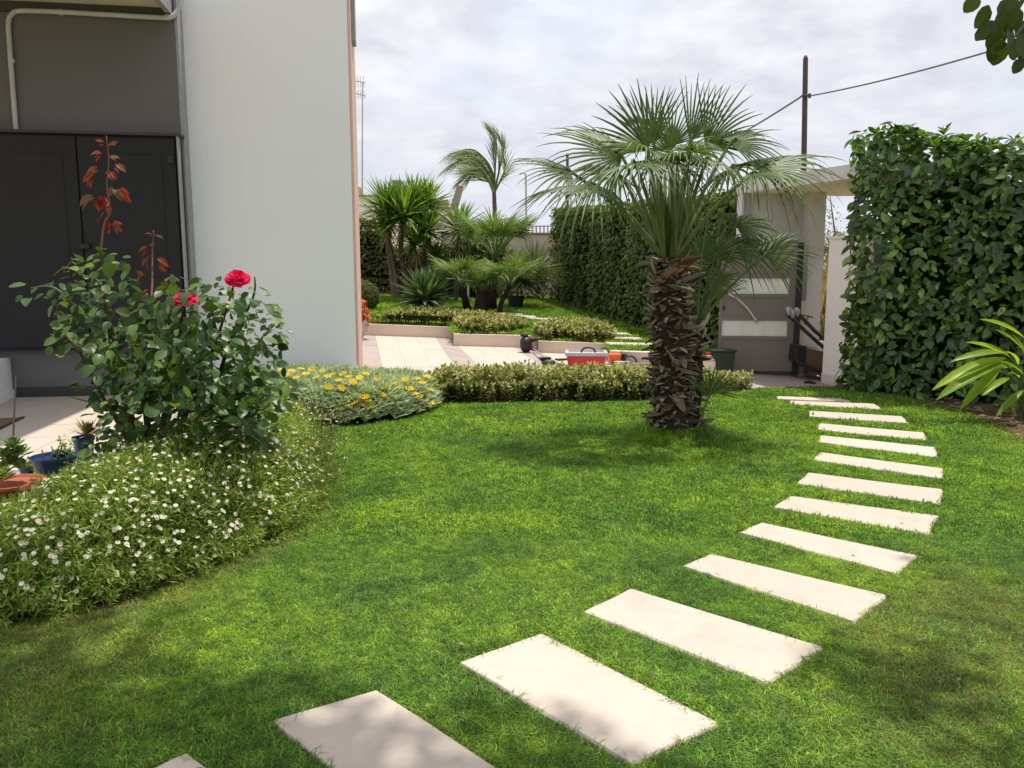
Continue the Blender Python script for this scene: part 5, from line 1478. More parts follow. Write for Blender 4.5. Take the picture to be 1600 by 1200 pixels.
def low_hedge(name, poly, zf, top_, label, dens, leaf=0.055, group=None, mat='cream_leaf'):
    poly = np.asarray(poly)
    c = poly.mean(axis=0)
    root = thing(name, (c[0], c[1], zf(*c)), label, 'hedge', group)
    rs = RS
    x0, y0 = poly.min(axis=0); x1, y1 = poly.max(axis=0)
    n = int((x1 - x0) * (y1 - y0) * dens)
    x = rs.uniform(x0, x1, n); y = rs.uniform(y0, y1, n)
    ok = in_poly(x, y, poly); x, y = x[ok], y[ok]
    dd = poly_dist(x, y, poly)
    hgt = top_ * (1.0 - 0.3 * np.clip((x - 1.9) / 0.5, 0, 1) * (leaf < 0.065)) * (0.35 + 0.65 * (1 - np.exp(-dd / 0.10))) * (1 + 0.10 * wave(x * 3.3, y * 3.3) + rs.normal(size=len(x)) * 0.07)
    zb_ = np.array([zf(a_, b_) for a_, b_ in zip(x, y)])
    seglen = np.minimum(hgt, 0.20 if leaf > 0.04 else 0.15)
    v, f_ = shoots_mesh(np.stack([x, y, zb_ + hgt - seglen], -1), seglen, rs, leaf)
    ob = mesh_np('foliage', v, [f_], M[mat], root); ob['kind'] = 'stuff'
    # lower, shaded shoots at the rim
    k = dd < 0.16
    v, f_ = shoots_mesh(np.stack([x[k], y[k], zb_[k]], -1), np.full(k.sum(), top_ * 0.6), rs, leaf)
    ob = mesh_np('skirt_foliage', v, [f_], M[mat], root); ob['kind'] = 'stuff'
    b = MB()
    pin = c + (poly - c) * 0.9
    nn = len(pin)
    b.add([(p[0], p[1], zf(*p) - 0.02) for p in pin] + [(p[0], p[1], zf(*p) + top_ * 0.55) for p in pin], [tuple(range(nn, 2 * nn))] + [(i, (i + 1) % nn, (i + 1) % nn + nn, i + nn) for i in range(nn)])
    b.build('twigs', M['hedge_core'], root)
    return root
low_hedge('low_hedge', NEAR_HEDGE, lambda x, y: 0.0, 0.36, 'long low variegated cream and green hedge between lawn and terrace', 520, 0.062)
def behind(px, py, off):
    p = T(px, py); return np.array([p[0] + off * 0.35, p[1] + off])
q = [behind(592, 524.7, 0.10), behind(704, 528.3, 0.10), behind(718, 541, 0.10), behind(798, 542.4, 0.10), behind(800, 542.5, 0.95), behind(735, 541.4, 1.6), behind(650, 526.5, 1.0), behind(585, 524.4, 0.95)]
low_hedge('low_hedge', q, zU, 0.22, 'low variegated hedge above the highest retaining wall, before the spiky plant', 260, 0.075)
q = [behind(832, 543.8, 0.12), behind(846, 551.2, 0.10), behind(948, 555, 0.10), behind(945, 555, 0.8), behind(900, 553, 1.35), behind(850, 551.3, 1.3), behind(830, 544, 0.7)]
low_hedge('low_hedge', q, zU, 0.26, 'low variegated clump above the retaining wall behind the red box', 300, 0.072)

# ------------------------------------------------------------------ flower shapes
def ring_flower(name, npet, r, rin, dome, pet, eye, cup=0.25, wd=0.8):
    V, Fc, mi = [], [], []
    for i in range(npet):
        a = 2 * math.pi * i / npet; w = math.pi / npet * wd
        o = len(V)
        V += [(rin * 0.7 * math.cos(a - w), rin * 0.7 * math.sin(a - w), 0), (rin * 0.7 * math.cos(a + w), rin * 0.7 * math.sin(a + w), 0),
              (r * math.cos(a + w * 0.8), r * math.sin(a + w * 0.8), r * cup), (r * 1.05 * math.cos(a), r * 1.05 * math.sin(a), r * cup * 0.9), (r * math.cos(a - w * 0.8), r * math.sin(a - w * 0.8), r * cup)]
        Fc.append((o, o + 1, o + 2, o + 3, o + 4)); mi.append(0)
    o = len(V); k = 7
    V += [(rin * math.cos(2 * math.pi * i / k), rin * math.sin(2 * math.pi * i / k), dome * 0.35) for i in range(k)] + [(0, 0, dome)]
    for i in range(k):
        Fc.append((o + i, o + (i + 1) % k, o + k)); mi.append(1)
    o = len(V); 
    V += [(0.03 * r, 0, 0), (-0.015 * r, 0.026 * r, 0), (-0.015 * r, -0.026 * r, 0), (0, 0, -2.6 * r)]
    me = bpy.data.meshes.new(name)
    Fc += [(o, o + 3, o + 1), (o + 1, o + 3, o + 2), (o + 2, o + 3, o)]; mi += [2, 2, 2]
    me.from_pydata(V, [], Fc)
    for m_ in (pet, eye, M['stem_green']): me.materials.append(m_)
    me.polygons.foreach_set('material_index', mi)
    me.update()
    return me
DAISY = [ring_flower('flower', 13, 1.0, 0.36, 0.22, M['daisy_petal'], M['daisy_eye'], c_) for c_ in (0.1, 0.3, 0.6)]
GAZ = [ring_flower('flower', 12, 1.0, 0.28, 0.12, M['gazania'], M['gazania_eye'], c_) for c_ in (0.1, 0.45)]

# ------------------------------------------------------------------ daisy mound
def mound(poly, hmax, soft, wv=0.10, s=1.3, taper=None):
    poly = np.asarray(poly)
    def h(x, y):
        dd = poly_dist(x, y, poly) * in_poly(x, y, poly)
        k_ = 1.0 if not taper else np.interp(x, [taper[0], taper[1]], [taper[2], taper[3]])
        return k_ * hmax * (1 - np.exp(-dd / soft)) * (1 + wv * wave(x * s * 2, y * s * 2, 1.0, 0.4)) + 0.03
    return h
dh_ = mound(DAISY_POLY, 0.46, 0.20, 0.13, 1.7, taper=(-2.75, -1.75, 0.30, 1.15))
db = thing('daisy_bed', (-2.6, 4.6, 0.0), 'spreading mound of small white daisies under the rose bush', 'flower bed')
def scatter(poly, n, margin=0.0):
    poly = np.asarray(poly); x0, y0 = poly.min(axis=0); x1, y1 = poly.max(axis=0)
    x = RS.uniform(x0, x1, n * 3); y = RS.uniform(y0, y1, n * 3)
    ok = in_poly(x, y, poly)
    if margin: ok &= poly_dist(x, y, poly) > margin
    return x[ok][:n], y[ok][:n]
# sprigs: a thin stem with narrow leaflets
def sprig_template(k=13, seed=0, L=1.0):
    rs = np.random.RandomState(seed)
    V, Fc = [], []
    for i in range(k):
        t = 0.1 + 0.9 * i / (k - 1)
        az = i * 2.4; el = 0.3 + 0.7 * rs.rand()
        d = np.array([math.cos(az) * math.cos(el), math.sin(az) * math.cos(el), math.sin(el)])
        p = np.array([0.1 * math.sin(3 * t), 0.08 * t, t])
        s = np.cross(d, [0, 0, 1.0]); s /= np.linalg.norm(s)
        l, w = 0.40 * (1 - 0.3 * t), 0.030
        o = len(V)
        V += [p, p + d * l * 0.5 + s * w, p + d * l, p + d * l * 0.5 - s * w]
        Fc.append((o, o + 1, o + 2, o + 3))
    o = len(V); V += [(-0.012, 0, 0), (0.012, 0, 0), (0.115, 0.08, 1.0), (0.095, 0.08, 1.0)]; Fc.append((o, o + 1, o + 2, o + 3))
    return np.array(V), np.array(Fc)
SPRIGS = [sprig_template(13, k) for k in range(3)]
def grad(hf, x, y, e_=0.02):
    return np.stack([-(hf(x + e_, y) - hf(x - e_, y)) / (2 * e_), -(hf(x, y + e_) - hf(x, y - e_)) / (2 * e_), np.ones_like(x)], -1)
x, y = scatter(DAISY_POLY, 15000, 0.01)
xr, yr = scatter(DAISY_POLY, 40000, 0.01); kr = poly_dist(xr, yr, DAISY_POLY) < 0.22; x, y = np.concatenate([x, xr[kr][:7000]]), np.concatenate([y, yr[kr][:7000]])
z = dh_(x, y)
nr = unit(grad(dh_, x, y))
parts_ = []
for k in range(3):
    sel = np.arange(len(x)) % 3 == k
    n = sel.sum()
    d = unit(nr[sel] * 0.9 + RS.normal(size=(n, 3)) * 0.45 + np.array([0, 0, 0.3]))
    L = RS.uniform(0.09, 0.17, n)
    P = np.stack([x[sel], y[sel], z[sel]], -1) - d * (L * RS.uniform(0.6, 1.3, n))[:, None]
    R0 = bases(np.cross(d, RS.normal(size=(n, 3))), d)
    parts_.append((*stamp(SPRIGS[k][0], SPRIGS[k][1], R0, P, L), 0))
# stems straggling over the lawn's edge
xe, ye = scatter(DAISY_POLY, 5000)
dd = poly_dist(xe, ye, DAISY_POLY); k = dd < 0.12; xe, ye = xe[k], ye[k]
n = len(xe)
gx = grad(mound(DAISY_POLY, 0.6, 0.5, 0.0), xe, ye)
d = unit(np.stack([gx[:, 0], gx[:, 1], np.full(n, 0.35)], -1) + RS.normal(size=(n, 3)) * 0.35)
L = RS.uniform(0.07, 0.16, n)
parts_.append((*stamp(SPRIGS[0][0], SPRIGS[0][1], bases(np.cross(d, RS.normal(size=(n, 3))), d), np.stack([xe, ye, RS.uniform(0.01, 0.14, n)], -1), L), 0))
V, Fl, mi = join_np(parts_)
ob = mesh_np('foliage', V, Fl, M['daisy_leaf'], db); ob['kind'] = 'stuff'
# earth under the mound
g_ = 26
poly = DAISY_POLY; x0, y0 = poly.min(axis=0); x1, y1 = poly.max(axis=0)
gxx, gyy = np.meshgrid(np.linspace(x0, x1, g_), np.linspace(y0, y1, g_))
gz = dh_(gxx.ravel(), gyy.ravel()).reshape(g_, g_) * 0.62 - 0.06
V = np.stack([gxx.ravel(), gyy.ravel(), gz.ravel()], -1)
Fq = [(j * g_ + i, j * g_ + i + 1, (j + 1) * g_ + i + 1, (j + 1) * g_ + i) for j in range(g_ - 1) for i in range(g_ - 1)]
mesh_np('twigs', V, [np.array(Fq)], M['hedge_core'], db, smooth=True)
x, y = scatter(DAISY_POLY, 1700, 0.03)
xr, yr = scatter(DAISY_POLY, 6000, 0.015); kr = poly_dist(xr, yr, DAISY_POLY) < 0.25; x, y = np.concatenate([x, xr[kr][:1000]]), np.concatenate([y, yr[kr][:1000]])
vis = (np.abs(x / y) < 0.72)
x, y = x[vis], y[vis]
# fewer towards the dry rim by the lawn and under the rose bush
rim = np.hypot(x + 1.55, y - 5.0) < 0.55
keep = ~(rim & (RS.rand(len(x)) < 0.5)) & ~((y > 5.3) & (RS.rand(len(x)) < 0.6))
x, y = x[keep], y[keep]
z = dh_(x, y); nr = unit(grad(dh_, x, y))
order = np.argsort(y + RS.rand(len(y)) * 1.6)
fl = []
for i in order:
    d = unit(nr[i] + np.array([0, -0.35, 0.6]) + RS.normal(size=3) * 0.4)
    R = bases(unit(np.cross(d, rand_unit(1)[0]))[None], d[None])[0]
    fl.append((np.array([x[i], y[i], z[i]]) + d * RS.uniform(0.02, 0.06), R, RS.uniform(0.0075, 0.0118)))
for p, R, s in fl[:300]:
    put('flower', DAISY[RS.randint(3)], db, p, R, (s, s, s))
# the rest, joined
tmp = DAISY[0]
tv = np.array([v_.co[:] for v_ in tmp.vertices]); 
sel = fl[300:1500]
V, Fl, mi = [], [], []
polys = [tuple(p.vertices) for p in tmp.polygons]; pm = [p.material_index for p in tmp.polygons]
allv, f5, f3, m5, m3 = [], [], [], [], []
for j, (p, R, s) in enumerate(sel):
    allv.append(tv @ R.T * s + p)
    o = j * len(tv)
    for pf, mm_ in zip(polys, pm):
        (f5 if len(pf) == 5 else f3).append([q_ + o for q_ in pf]); (m5 if len(pf) == 5 else m3).append(mm_)
if sel:
    ob = mesh_np('more_flowers', np.concatenate(allv), [np.array(f5), np.array(f3)], [M['daisy_petal'], M['daisy_eye'], M['stem_green']], db, midx=m5 + m3); ob['kind'] = 'stuff'
# pale seed heads on wiry stems by the lawn's edge
xs_, ys_ = scatter(np.array([G(*p)[:2] for p in [(430, 660), (480, 655), (520, 720), (520, 800), (470, 830), (450, 760)]]), 420)
n = len(xs_)
d = unit(np.array([0.25, -0.1, 1.0]) + RS.normal(size=(n, 3)) * 0.35)
hh = RS.uniform(0.12, 0.36, n) * np.clip(1.4 - 0.5 * (xs_ + 1.6), 0.5, 1.2)
tip = np.stack([xs_, ys_, np.full(n, 0.02)], -1) + d * hh[:, None]
st_t = (np.array([(-0.004, 0, 0), (0.004, 0, 0), (0.003, 1, 0), (-0.003, 1, 0)]), np.array([(0, 1, 2, 3)]))
v1, f1 = stamp(st_t[0], st_t[1], bases(d, np.tile([0.02, -1.0, 0.1], (n, 1))), np.stack([xs_, ys_, np.full(n, 0.02)], -1), np.stack([np.full(n, 0.3), hh, hh], -1))
hd_t = leaf_template(0.42, 0.2, 0.0, (0.0, 0.5, 1.0), (0.3, 1.0, 0.3))
v2, f2 = stamp(hd_t[0], hd_t[1], bases(rand_unit(n), rand_unit(n)), tip, RS.uniform(0.012, 0.022, n))
V, Fl, mi = join_np([(v1, f1, 0), (v2, f2, 1)])
ob = mesh_np('seed_heads', V, Fl, [M['stem_green'], M['seed_head']], db, midx=mi); ob['kind'] = 'stuff'

# ------------------------------------------------------------------ silver bed with yellow flowers
gzb = thing('gazania_bed', (-1.8, 8.2, 0.0), 'silver leaved bed with yellow daisy flowers at the white house wall', 'flower bed')
gh = mound(GAZ_POLY, 0.34, 0.16, 0.10, 1.6)
x, y = scatter(GAZ_POLY, 6500, 0.02); z = gh(x, y); nr = unit(grad(gh, x, y)); n = len(x)
tilt_ = unit(nr + np.array([0, 0, 0.5]) + RS.normal(size=(n, 3)) * 0.3)
tuft_parts = []
for k in range(7):
    az = RS.rand(n) * 6.28
    d = unit(tilt_ * RS.uniform(0.4, 1.2, (n, 1)) + np.stack([np.cos(az), np.sin(az), 0 * az], -1) * 0.7)
    L = RS.uniform(0.06, 0.125, n)
    tuft_parts.append((*stamp(LEAF_S[0] * np.array([0.42, 1, 1]), LEAF_S[1], bases(d, tilt_), np.stack([x, y, z], -1) - tilt_ * 0.05, L), 0))
V, Fl, mi = join_np(tuft_parts)
ob = mesh_np('foliage', V, Fl, M['silver_leaf'], gzb); ob['kind'] = 'stuff'
poly = GAZ_POLY; x0, y0 = poly.min(axis=0); x1, y1 = poly.max(axis=0)
gxx, gyy = np.meshgrid(np.linspace(x0, x1, g_), np.linspace(y0, y1, g_))
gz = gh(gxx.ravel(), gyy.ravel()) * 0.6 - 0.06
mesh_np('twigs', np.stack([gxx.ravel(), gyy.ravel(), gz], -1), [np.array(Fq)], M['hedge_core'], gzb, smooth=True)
FLW = [(440, 578), (448, 586), (456, 580), (462, 590), (470, 576), (478, 584), (487, 578), (494, 590), (503, 580), (512, 588), (520, 586), (529, 594), (536, 584), (545, 590), (551, 597), (556, 601), (540, 600), (562, 590), (572, 584), (590, 592), (603, 606), (622, 606), (634, 594), (651, 592), (667, 588), (676, 594), (683, 604), (693, 612), (672, 610), (660, 600), (648, 615), (655, 622), (673, 630), (566, 632), (574, 628), (554, 629), (577, 637), (586, 641), (545, 636), (570, 622), (596, 618), (530, 640), (484, 628), (458, 604), (450, 598), (513, 606), (533, 608), (618, 600), (640, 607), (664, 616)]
for px, py in FLW:
    # walk along the sight line to the bed's surface, a little above it
    best = None
    for Yq in np.linspace(7.2, 9.6, 60):
        p = D(px, py, Yq)
        if p[2] < float(gh(np.array([p[0]]), np.array([p[1]]))[0]) + 0.05:
            best = p; break
    if best is None: best = D(px, py, 9.0)
    d = unit(np.array([RS.normal() * 0.3, -0.35 + RS.normal() * 0.2, 1.0]))
    R = bases(unit(np.cross(d, rand_unit(1)[0]))[None], d[None])[0]
    s = RS.uniform(0.034, 0.045)
    put('flower', GAZ[RS.randint(2)], gzb, best, R, (s, s, s))
yf = thing('yellow_flowers', U(600, 499), 'small patch of yellow flowers at the end of the upper variegated hedge', 'flowers')
for i in range(9):
    p = D(589 + i * 2.6 + RS.uniform(-1, 1), 494 + RS.uniform(-3, 4), U(600, 499)[1] - 0.1 + RS.uniform(-0.1, 0.1))
    put('flower', GAZ[0], yf, p, np.eye(3), (0.06,) * 3)
leaf_volume(220, U(600, 499) + np.array([0, 0, 0.03]), (0.35, 0.18, 0.10), M['fan_leaf'], 0.07, root=yf)

# ------------------------------------------------------------------ rose bush
RY = G(245, 800)[1]                 # distance of the stems
rose = thing('rose_bush', G(245, 800), 'tall red rose bush with two open blooms, growing out of the white daisies', 'rose bush')
def Rr(px, py, dy=0.0): return D(px, py, RY + dy)
canes = [([(238, 790), (215, 690), (190, 600), (170, 500), (160, 430), (158, 390)], [0.026, 0.024, 0.022, 0.019, 0.015, 0.008], 0.05, 'bark_rose'),
         ([(158, 392), (163, 350), (172, 330), (167, 290), (170, 250), (166, 212)], [0.007, 0.006, 0.005, 0.004, 0.0035, 0.002], 0.05, 'stem_red'),
         ([(242, 790), (232, 680), (225, 600), (228, 520), (236, 470)], [0.022, 0.02, 0.017, 0.012, 0.008], 0.15, 'bark_rose'),
         ([(236, 472), (238, 440), (238, 400), (240, 360)], [0.007, 0.006, 0.005, 0.003], 0.15, 'stem_red'),
         ([(246, 790), (250, 700), (262, 620), (278, 540), (288, 470)], [0.02, 0.018, 0.014, 0.009, 0.006], -0.05, 'bark_rose'),
         ([(250, 790), (275, 690), (310, 600), (335, 540), (352, 490), (367, 440)], [0.02, 0.018, 0.014, 0.01, 0.007, 0.005], 0.0, 'bark_rose'),
         ([(252, 790), (290, 700), (335, 610), (360, 530), (388, 482), (398, 455), (398, 432)], [0.018, 0.016, 0.013, 0.01, 0.008, 0.006, 0.004], 0.1, 'bark_rose'),
         ([(254, 790), (300, 710), (350, 640), (390, 570), (405, 535), (430, 505)], [0.016, 0.014, 0.012, 0.009, 0.007, 0.004], -0.1, 'stem_green'),
         ([(236, 790), (200, 690), (160, 620), (130, 560), (100, 520)], [0.016, 0.014, 0.011, 0.008, 0.004], -0.05, 'bark_rose'),
         ([(190, 600), (150, 520), (110, 470), (80, 448), (48, 450)], [0.012, 0.010, 0.008, 0.006, 0.003], 0.0, 'stem_green'),
         ([(310, 600), (370, 620), (410, 640), (430, 610)], [0.01, 0.008, 0.006, 0.003], -0.25, 'stem_green'),
         ([(235, 690), (170, 640), (110, 620)], [0.01, 0.007, 0.003], -0.15, 'stem_green')]
for pts, rr, dy, mt in canes:
    P = catmull([Rr(x_, y_, dy * min(1, i / 2)) for i, (x_, y_) in enumerate(pts)], 5)
    b = MB(); b.tube(P, np.interp(np.linspace(0, len(rr) - 1, len(P)), np.arange(len(rr)), rr), 7); b.build('cane', M[mt], rose, smooth=True)
LEAF_ROSE = leaf_template(0.32, 0.07, 0.14, (0.0, 0.15, 0.38, 0.65, 0.88, 1.0), (0.08, 0.7, 1.0, 0.95, 0.5, 0.03))
rose_me = [shared('leaf', leaf_template(0.30 + 0.04 * k, 0.05 + 0.05 * k, 0.05 + 0.14 * k, (0.0, 0.15, 0.38, 0.65, 0.88, 1.0), (0.08, 0.7, 1.0, 0.95, 0.5, 0.03))[0], LEAF_ROSE[1], M['rose_leaf']) for k in range(3)]
for me_ in rose_me: me_.polygons.foreach_set('use_smooth', [True] * len(me_.polygons))
blobs = [(150, 430, 55, 45, 34), (62, 455, 40, 14, 6), (120, 470, 45, 40, 20), (195, 490, 60, 45, 46), (140, 520, 50, 40, 30), (100, 535, 25, 22, 7), (200, 560, 70, 50, 60), (275, 510, 60, 45, 62),
         (260, 580, 80, 55, 90), (340, 500, 45, 40, 34), (330, 570, 70, 55, 80), (320, 640, 80, 50, 80), (395, 480, 38, 34, 20), (380, 550, 35, 40, 22), (420, 540, 25, 22, 10), (428, 512, 20, 20, 8),
         (385, 630, 55, 45, 46), (440, 610, 24, 22, 9), (350, 680, 60, 30, 30), (395, 680, 36, 28, 14), (190, 630, 50, 45, 40), (240, 650, 60, 45, 40), (165, 690, 30, 35, 16), (250, 690, 110, 30, 40), (330, 600, 100, 50, 60), (160, 580, 40, 60, 26), (400, 590, 50, 50, 30), (290, 445, 45, 22, 12), (330, 455, 30, 25, 12)]
cand = []
for cx, cy, rx, ry, n in blobs:
    n = int(n * 2.2)
    for i in range(n):
        a_ = RS.rand() * 6.28; r_ = math.sqrt(RS.rand())
        px, py = cx + rx * r_ * math.cos(a_), cy + ry * r_ * math.sin(a_)
        dep = RS.normal() * 0.26 * (0.4 + 0.6 * min(rx, ry) / 45)
        p = Rr(px, py, dep)
        nrm = unit(np.array([0.0, -0.35, 1.0]) + RS.normal(size=3) * 0.55)
        d = unit(np.cross(nrm, RS.normal(size=3)) + np.array([(px - 250) / 300, -0.1, -0.35]))
        cand.append((p, bases(d[None], nrm[None])[0], RS.uniform(0.045, 0.086), RS.randint(3), dep))
cand.sort(key=lambda c_: c_[4])
for p, R, s, k, dep in cand[:296]:
    put('leaf', rose_me[k], rose, p, R, (s, s, s))
R_ = np.array([c_[1] for c_ in cand[296:]]); P_ = np.array([c_[0] for c_ in cand[296:]]); S_ = np.array([c_[2] for c_ in cand[296:]])
v, f_ = stamp(LEAF_ROSE[0], LEAF_ROSE[1], R_, P_, S_); ob = mesh_np('foliage', v, [f_], M['rose_leaf'], rose, smooth=True); ob['kind'] = 'stuff'
# thin leaf stalks tying leaves to the canes
red_me = shared('red_leaf', leaf_template(0.30, 0.12, 0.35)[0], LEAF[1], M['rose_red_leaf'])
for px, py, ang, L, dy in [(160, 222, 2.6, .045, .05), (172, 226, 0.5, .045, .05), (158, 240, 3.0, .07, .05), (172, 246, 0.2, .05, .05), (152, 262, 3.5, .085, .05), (150, 272, 3.9, .085, .05), (170, 268, 5.6, .06, .05), (180, 256, 5.8, .07, .05),
                           (148, 310, 3.6, .10, .05), (160, 308, 4.2, .09, .05), (176, 296, 5.6, .08, .05), (188, 298, 5.3, .08, .05), (172, 318, 4.4, .07, .05), (168, 345, 4.6, .07, .05), (178, 345, 5.2, .07, .05), (160, 335, 3.9, .06, .05),
                           (236, 366, 2.8, .04, .15), (243, 370, 0.3, .04, .15), (230, 386, 3.5, .06, .15), (246, 404, 5.9, .07, .15), (250, 412, 5.3, .06, .15), (232, 404, 3.8, .06, .15), (226, 430, 3.6, .07, .15), (250, 446, 5.8, .07, .15), (244, 455, 4.9, .07, .15), (230, 458, 3.8, .07, .15), (318, 478, 0.4, 0.05, -0.05), (330, 486, 5.6, 0.06, 0)]:
    d = unit(np.array([math.cos(ang), -0.3 * RS.rand(), math.sin(ang) * 0.9]))
    nrm = unit(np.array([0.1 * RS.normal(), -0.6, 0.8]) + RS.normal(size=3) * 0.25)
    put('red_leaf', red_me, rose, Rr(px, py, dy), bases(d[None], nrm[None])[0], (L * 0.95, L * 1.0, L * 1.0))
    for q_ in range(2):          # leaflets come in clusters, drooping
        d2 = unit(d + RS.normal(size=3) * 0.5 + np.array([0, 0, -0.35])); n2_ = unit(nrm + RS.normal(size=3) * 0.5); L2 = L * RS.uniform(0.55, 0.95)
        put('red_leaf', red_me, rose, Rr(px + RS.uniform(-4, 4), py + RS.uniform(-5, 6), dy + RS.uniform(-0.03, 0.03)), bases(d2[None], n2_[None])[0], (L2 * 0.9, L2, L2))
def bloom(c, r, up):
    """an open rose: petals in rings, each a cupped sheet"""
    fl_ = link('rose_bloom', bpy.data.meshes.new('rose_bloom'), rose)
    loc = root_of(rose).location
    V, Fq_ = [], []
    n = 0
    up = unit(up)
    ex = unit(np.cross(up, [0.3, 0.9, 0.1])); ey = np.cross(up, ex)
    petal_me = []
    for ring, (k, rad, ht, wd, open_) in enumerate([(3, 0.14, 0.62, 0.35, 0.1), (4, 0.28, 0.60, 0.5, 0.25), (5, 0.45, 0.52, 0.62, 0.5), (6, 0.66, 0.42, 0.72, 0.85), (7, 0.88, 0.26, 0.75, 1.15), (6, 0.98, 0.05, 0.7, 1.5)]):
        for i in range(k):
            a0 = 2 * math.pi * (i + 0.37 * ring) / k + RS.uniform(-0.12, 0.12)
            pv = []
            rows, cols = 4, 5
            for ri in range(rows):
                t = ri / (rows - 1)
                for ci in range(cols):
                    s = (ci / (cols - 1) - 0.5) * 2
                    aa = a0 + s * wd * (0.45 + 0.75 * t) * 0.9
                    rr_ = r * (0.06 + (rad - 0.06) * t ** (0.75)) * (1 + 0.06 * RS.normal() * t)
                    rr_ += r * 0.10 * open_ * t * t * (1 - s * s)
                    h_ = r * (ht * t ** 0.9 - 0.18 * (open_ > 1) * t * t * (0.5 + abs(s)) + 0.035 * RS.normal() * t - 0.10 * s * s * t)
                    pv.append(c + ex * rr_ * math.cos(aa) + ey * rr_ * math.sin(aa) + up * (h_ - 0.25 * r))
            o = len(V)
            V += pv
            for ri in range(rows - 1):
                for ci in range(cols - 1):
                    q_ = o + ri * cols + ci
                    Fq_.append((q_, q_ + 1, q_ + cols + 1, q_ + cols))
    me = fl_.data
    me.from_pydata([tuple(map(float, p - np.array([loc.x, loc.y, loc.z]))) for p in V], [], Fq_)
    me.materials.append(M['rose_petal']); me.update()
    me.polygons.foreach_set('use_smooth', [True] * len(me.polygons))
    b = MB(); b.tube([c - up * 0.42 * r, c - up * 0.2 * r], [0.08 * r, 0.22 * r], 8); b.build('calyx', M['stem_green'], fl_)
bloom(Rr(371, 431, 0.0), 0.066, np.array([0.15, -0.55, 0.8]))
bloom(Rr(288, 464, -0.1), 0.066, np.array([0.1, -0.25, 0.95]))

# ------------------------------------------------------------------ pots on the patio's edge
pY = 5.0
tb = thing('terracotta_bowl', G(26, 790), 'terracotta bowl of green succulents beside the white daisies', 'potted plant')
c = D(18, 752, 4.75); zr = c[2]
c = np.array([c[0], c[1], 0.03])
h = zr - 0.03
b = MB(); b.lathe([(0.0, 0.0), (0.10, 0.0), (0.165, h * 0.8), (0.19, h * 0.82), (0.19, h), (0.172, h), (0.16, h * 0.85), (0.0, h * 0.84)], c, 24); b.build('bowl', M['terracotta'], tb, smooth=False)
SUC = leaf_template(0.30, 0.14, -0.25, (0.0, 0.3, 0.65, 0.9, 1.0), (0.35, 0.75, 1.0, 0.7, 0.1))
def succulent(c, r, n, el0, el1, mat, name):
    az = np.arange(n) * 2.39996; u = (np.arange(n) + .5) / n; el = el0 + (el1 - el0) * u
    d = np.stack([np.cos(az) * np.cos(el), np.sin(az) * np.cos(el), np.sin(el)], -1)
    v, f_ = stamp(SUC[0], SUC[1], bases(d, np.tile([0.01, 0, 1.0], (n, 1))), np.array(c) + d * 0.15 * r, r * RS.uniform(0.85, 1.1, n) * (1 - 0.4 * u))
    return mesh_np(name, v, [f_], mat, tb, smooth=True)
for px, py, r in ((20, 700, 0.085), (8, 715, 0.08), (30, 712, 0.08), (18, 726, 0.085), (32, 732, 0.07), (4, 735, 0.07)):
    succulent(D(px, py, 4.75 + RS.uniform(-0.05, 0.05)), r, 16, 0.0, 1.3, M['succulent'], 'rosette')
for px, py, r in ((4, 742, 0.06), (12, 748, 0.05), (-2, 752, 0.06)):
    succulent(D(px, py, 4.66), r, 18, 0.0, 1.4, M['pale_succulent'], 'pale_rosette')
def pot(name, px, py_rim, Yp, r, mat, label, h=None, extra=None):
    c = D(px, py_rim, Yp)
    root = thing(name, (c[0], c[1], 0.03), label, 'plant pot')
    h = c[2] - 0.03
    b = MB(); b.lathe([(0.0, 0.0), (r * 0.72, 0.0), (r * 0.92, h * 0.86), (r * 1.02, h * 0.88), (r * 1.02, h), (r * 0.93, h), (r * 0.88, h * 0.86), (0.0, h * 0.85)], (c[0], c[1], 0.03), 24); b.build('pot', mat, root)
    return root, c
p1, c = pot('blue_bowl', 84, 712, 5.15, 0.145, M['blue_pot'], 'wide glazed blue bowl with a few dry twigs on the patio edge')
b = MB()
for dx, dz, ly in ((0.06, 0.14, 0.0), (-0.04, 0.06, 0.03), (0.07, 0.10, 0.02), (-0.08, 0.05, -0.03)):
    b.tube([c + np.array([dx * 0.7, ly, -0.03]), c + np.array([dx * 0.8 + 0.01, ly, dz * 0.5]), c + np.array([dx * 0.75, ly, dz])], [0.006, 0.005, 0.003], 5)
b.build('dry_twigs', M['cane'], p1)
leaf_volume(60, c + np.array([0.09, 0.0, 0.09]), (0.06, 0.04, 0.05), M['pale_succulent'], 0.022, root=p1, shell=0.2)
leaf_volume(80, c + np.array([0.06, 0.0, 0.0]), (0.07, 0.06, 0.03), M['agave_leaf'], 0.05, root=p1, shell=0.2)
b = MB(); b.lathe([(0, 0), (r_ := 0.13, 0), (0.125, 0.004), (0, 0.005)], c + np.array([0, 0, -0.035]), 16); b.build('soil', M['soil'], p1)
p2, c = pot('blue_pot', 130, 682, 5.55, 0.075, M['blue_pot'], 'tall narrow blue pot holding a dried brown plant')
v, f_ = rosette(c + np.array([0.03, 0, 0.0]), 0.16, 26, 0.1, 1.45, wide=1.6); mesh_np('dried_plant', v, [f_], M['dry_leaf'], p2)
v, f_ = rosette(c + np.array([0.05, 0, 0.02]), 0.13, 16, 0.3, 1.4, wide=2.4); mesh_np('dried_sheath', v, [f_], M['stub_red'], p2)
p3, c = pot('small_blue_pot', 42, 730, 5.2, 0.05, M['blue_pot'], 'little dark blue pot half hidden behind the terracotta bowl')
leaf_volume(60, c + np.array([0.03, 0, 0.02]), (0.05, 0.05, 0.05), M['dull_hedge_leaf'], 0.035, root=p3, shell=0.2)
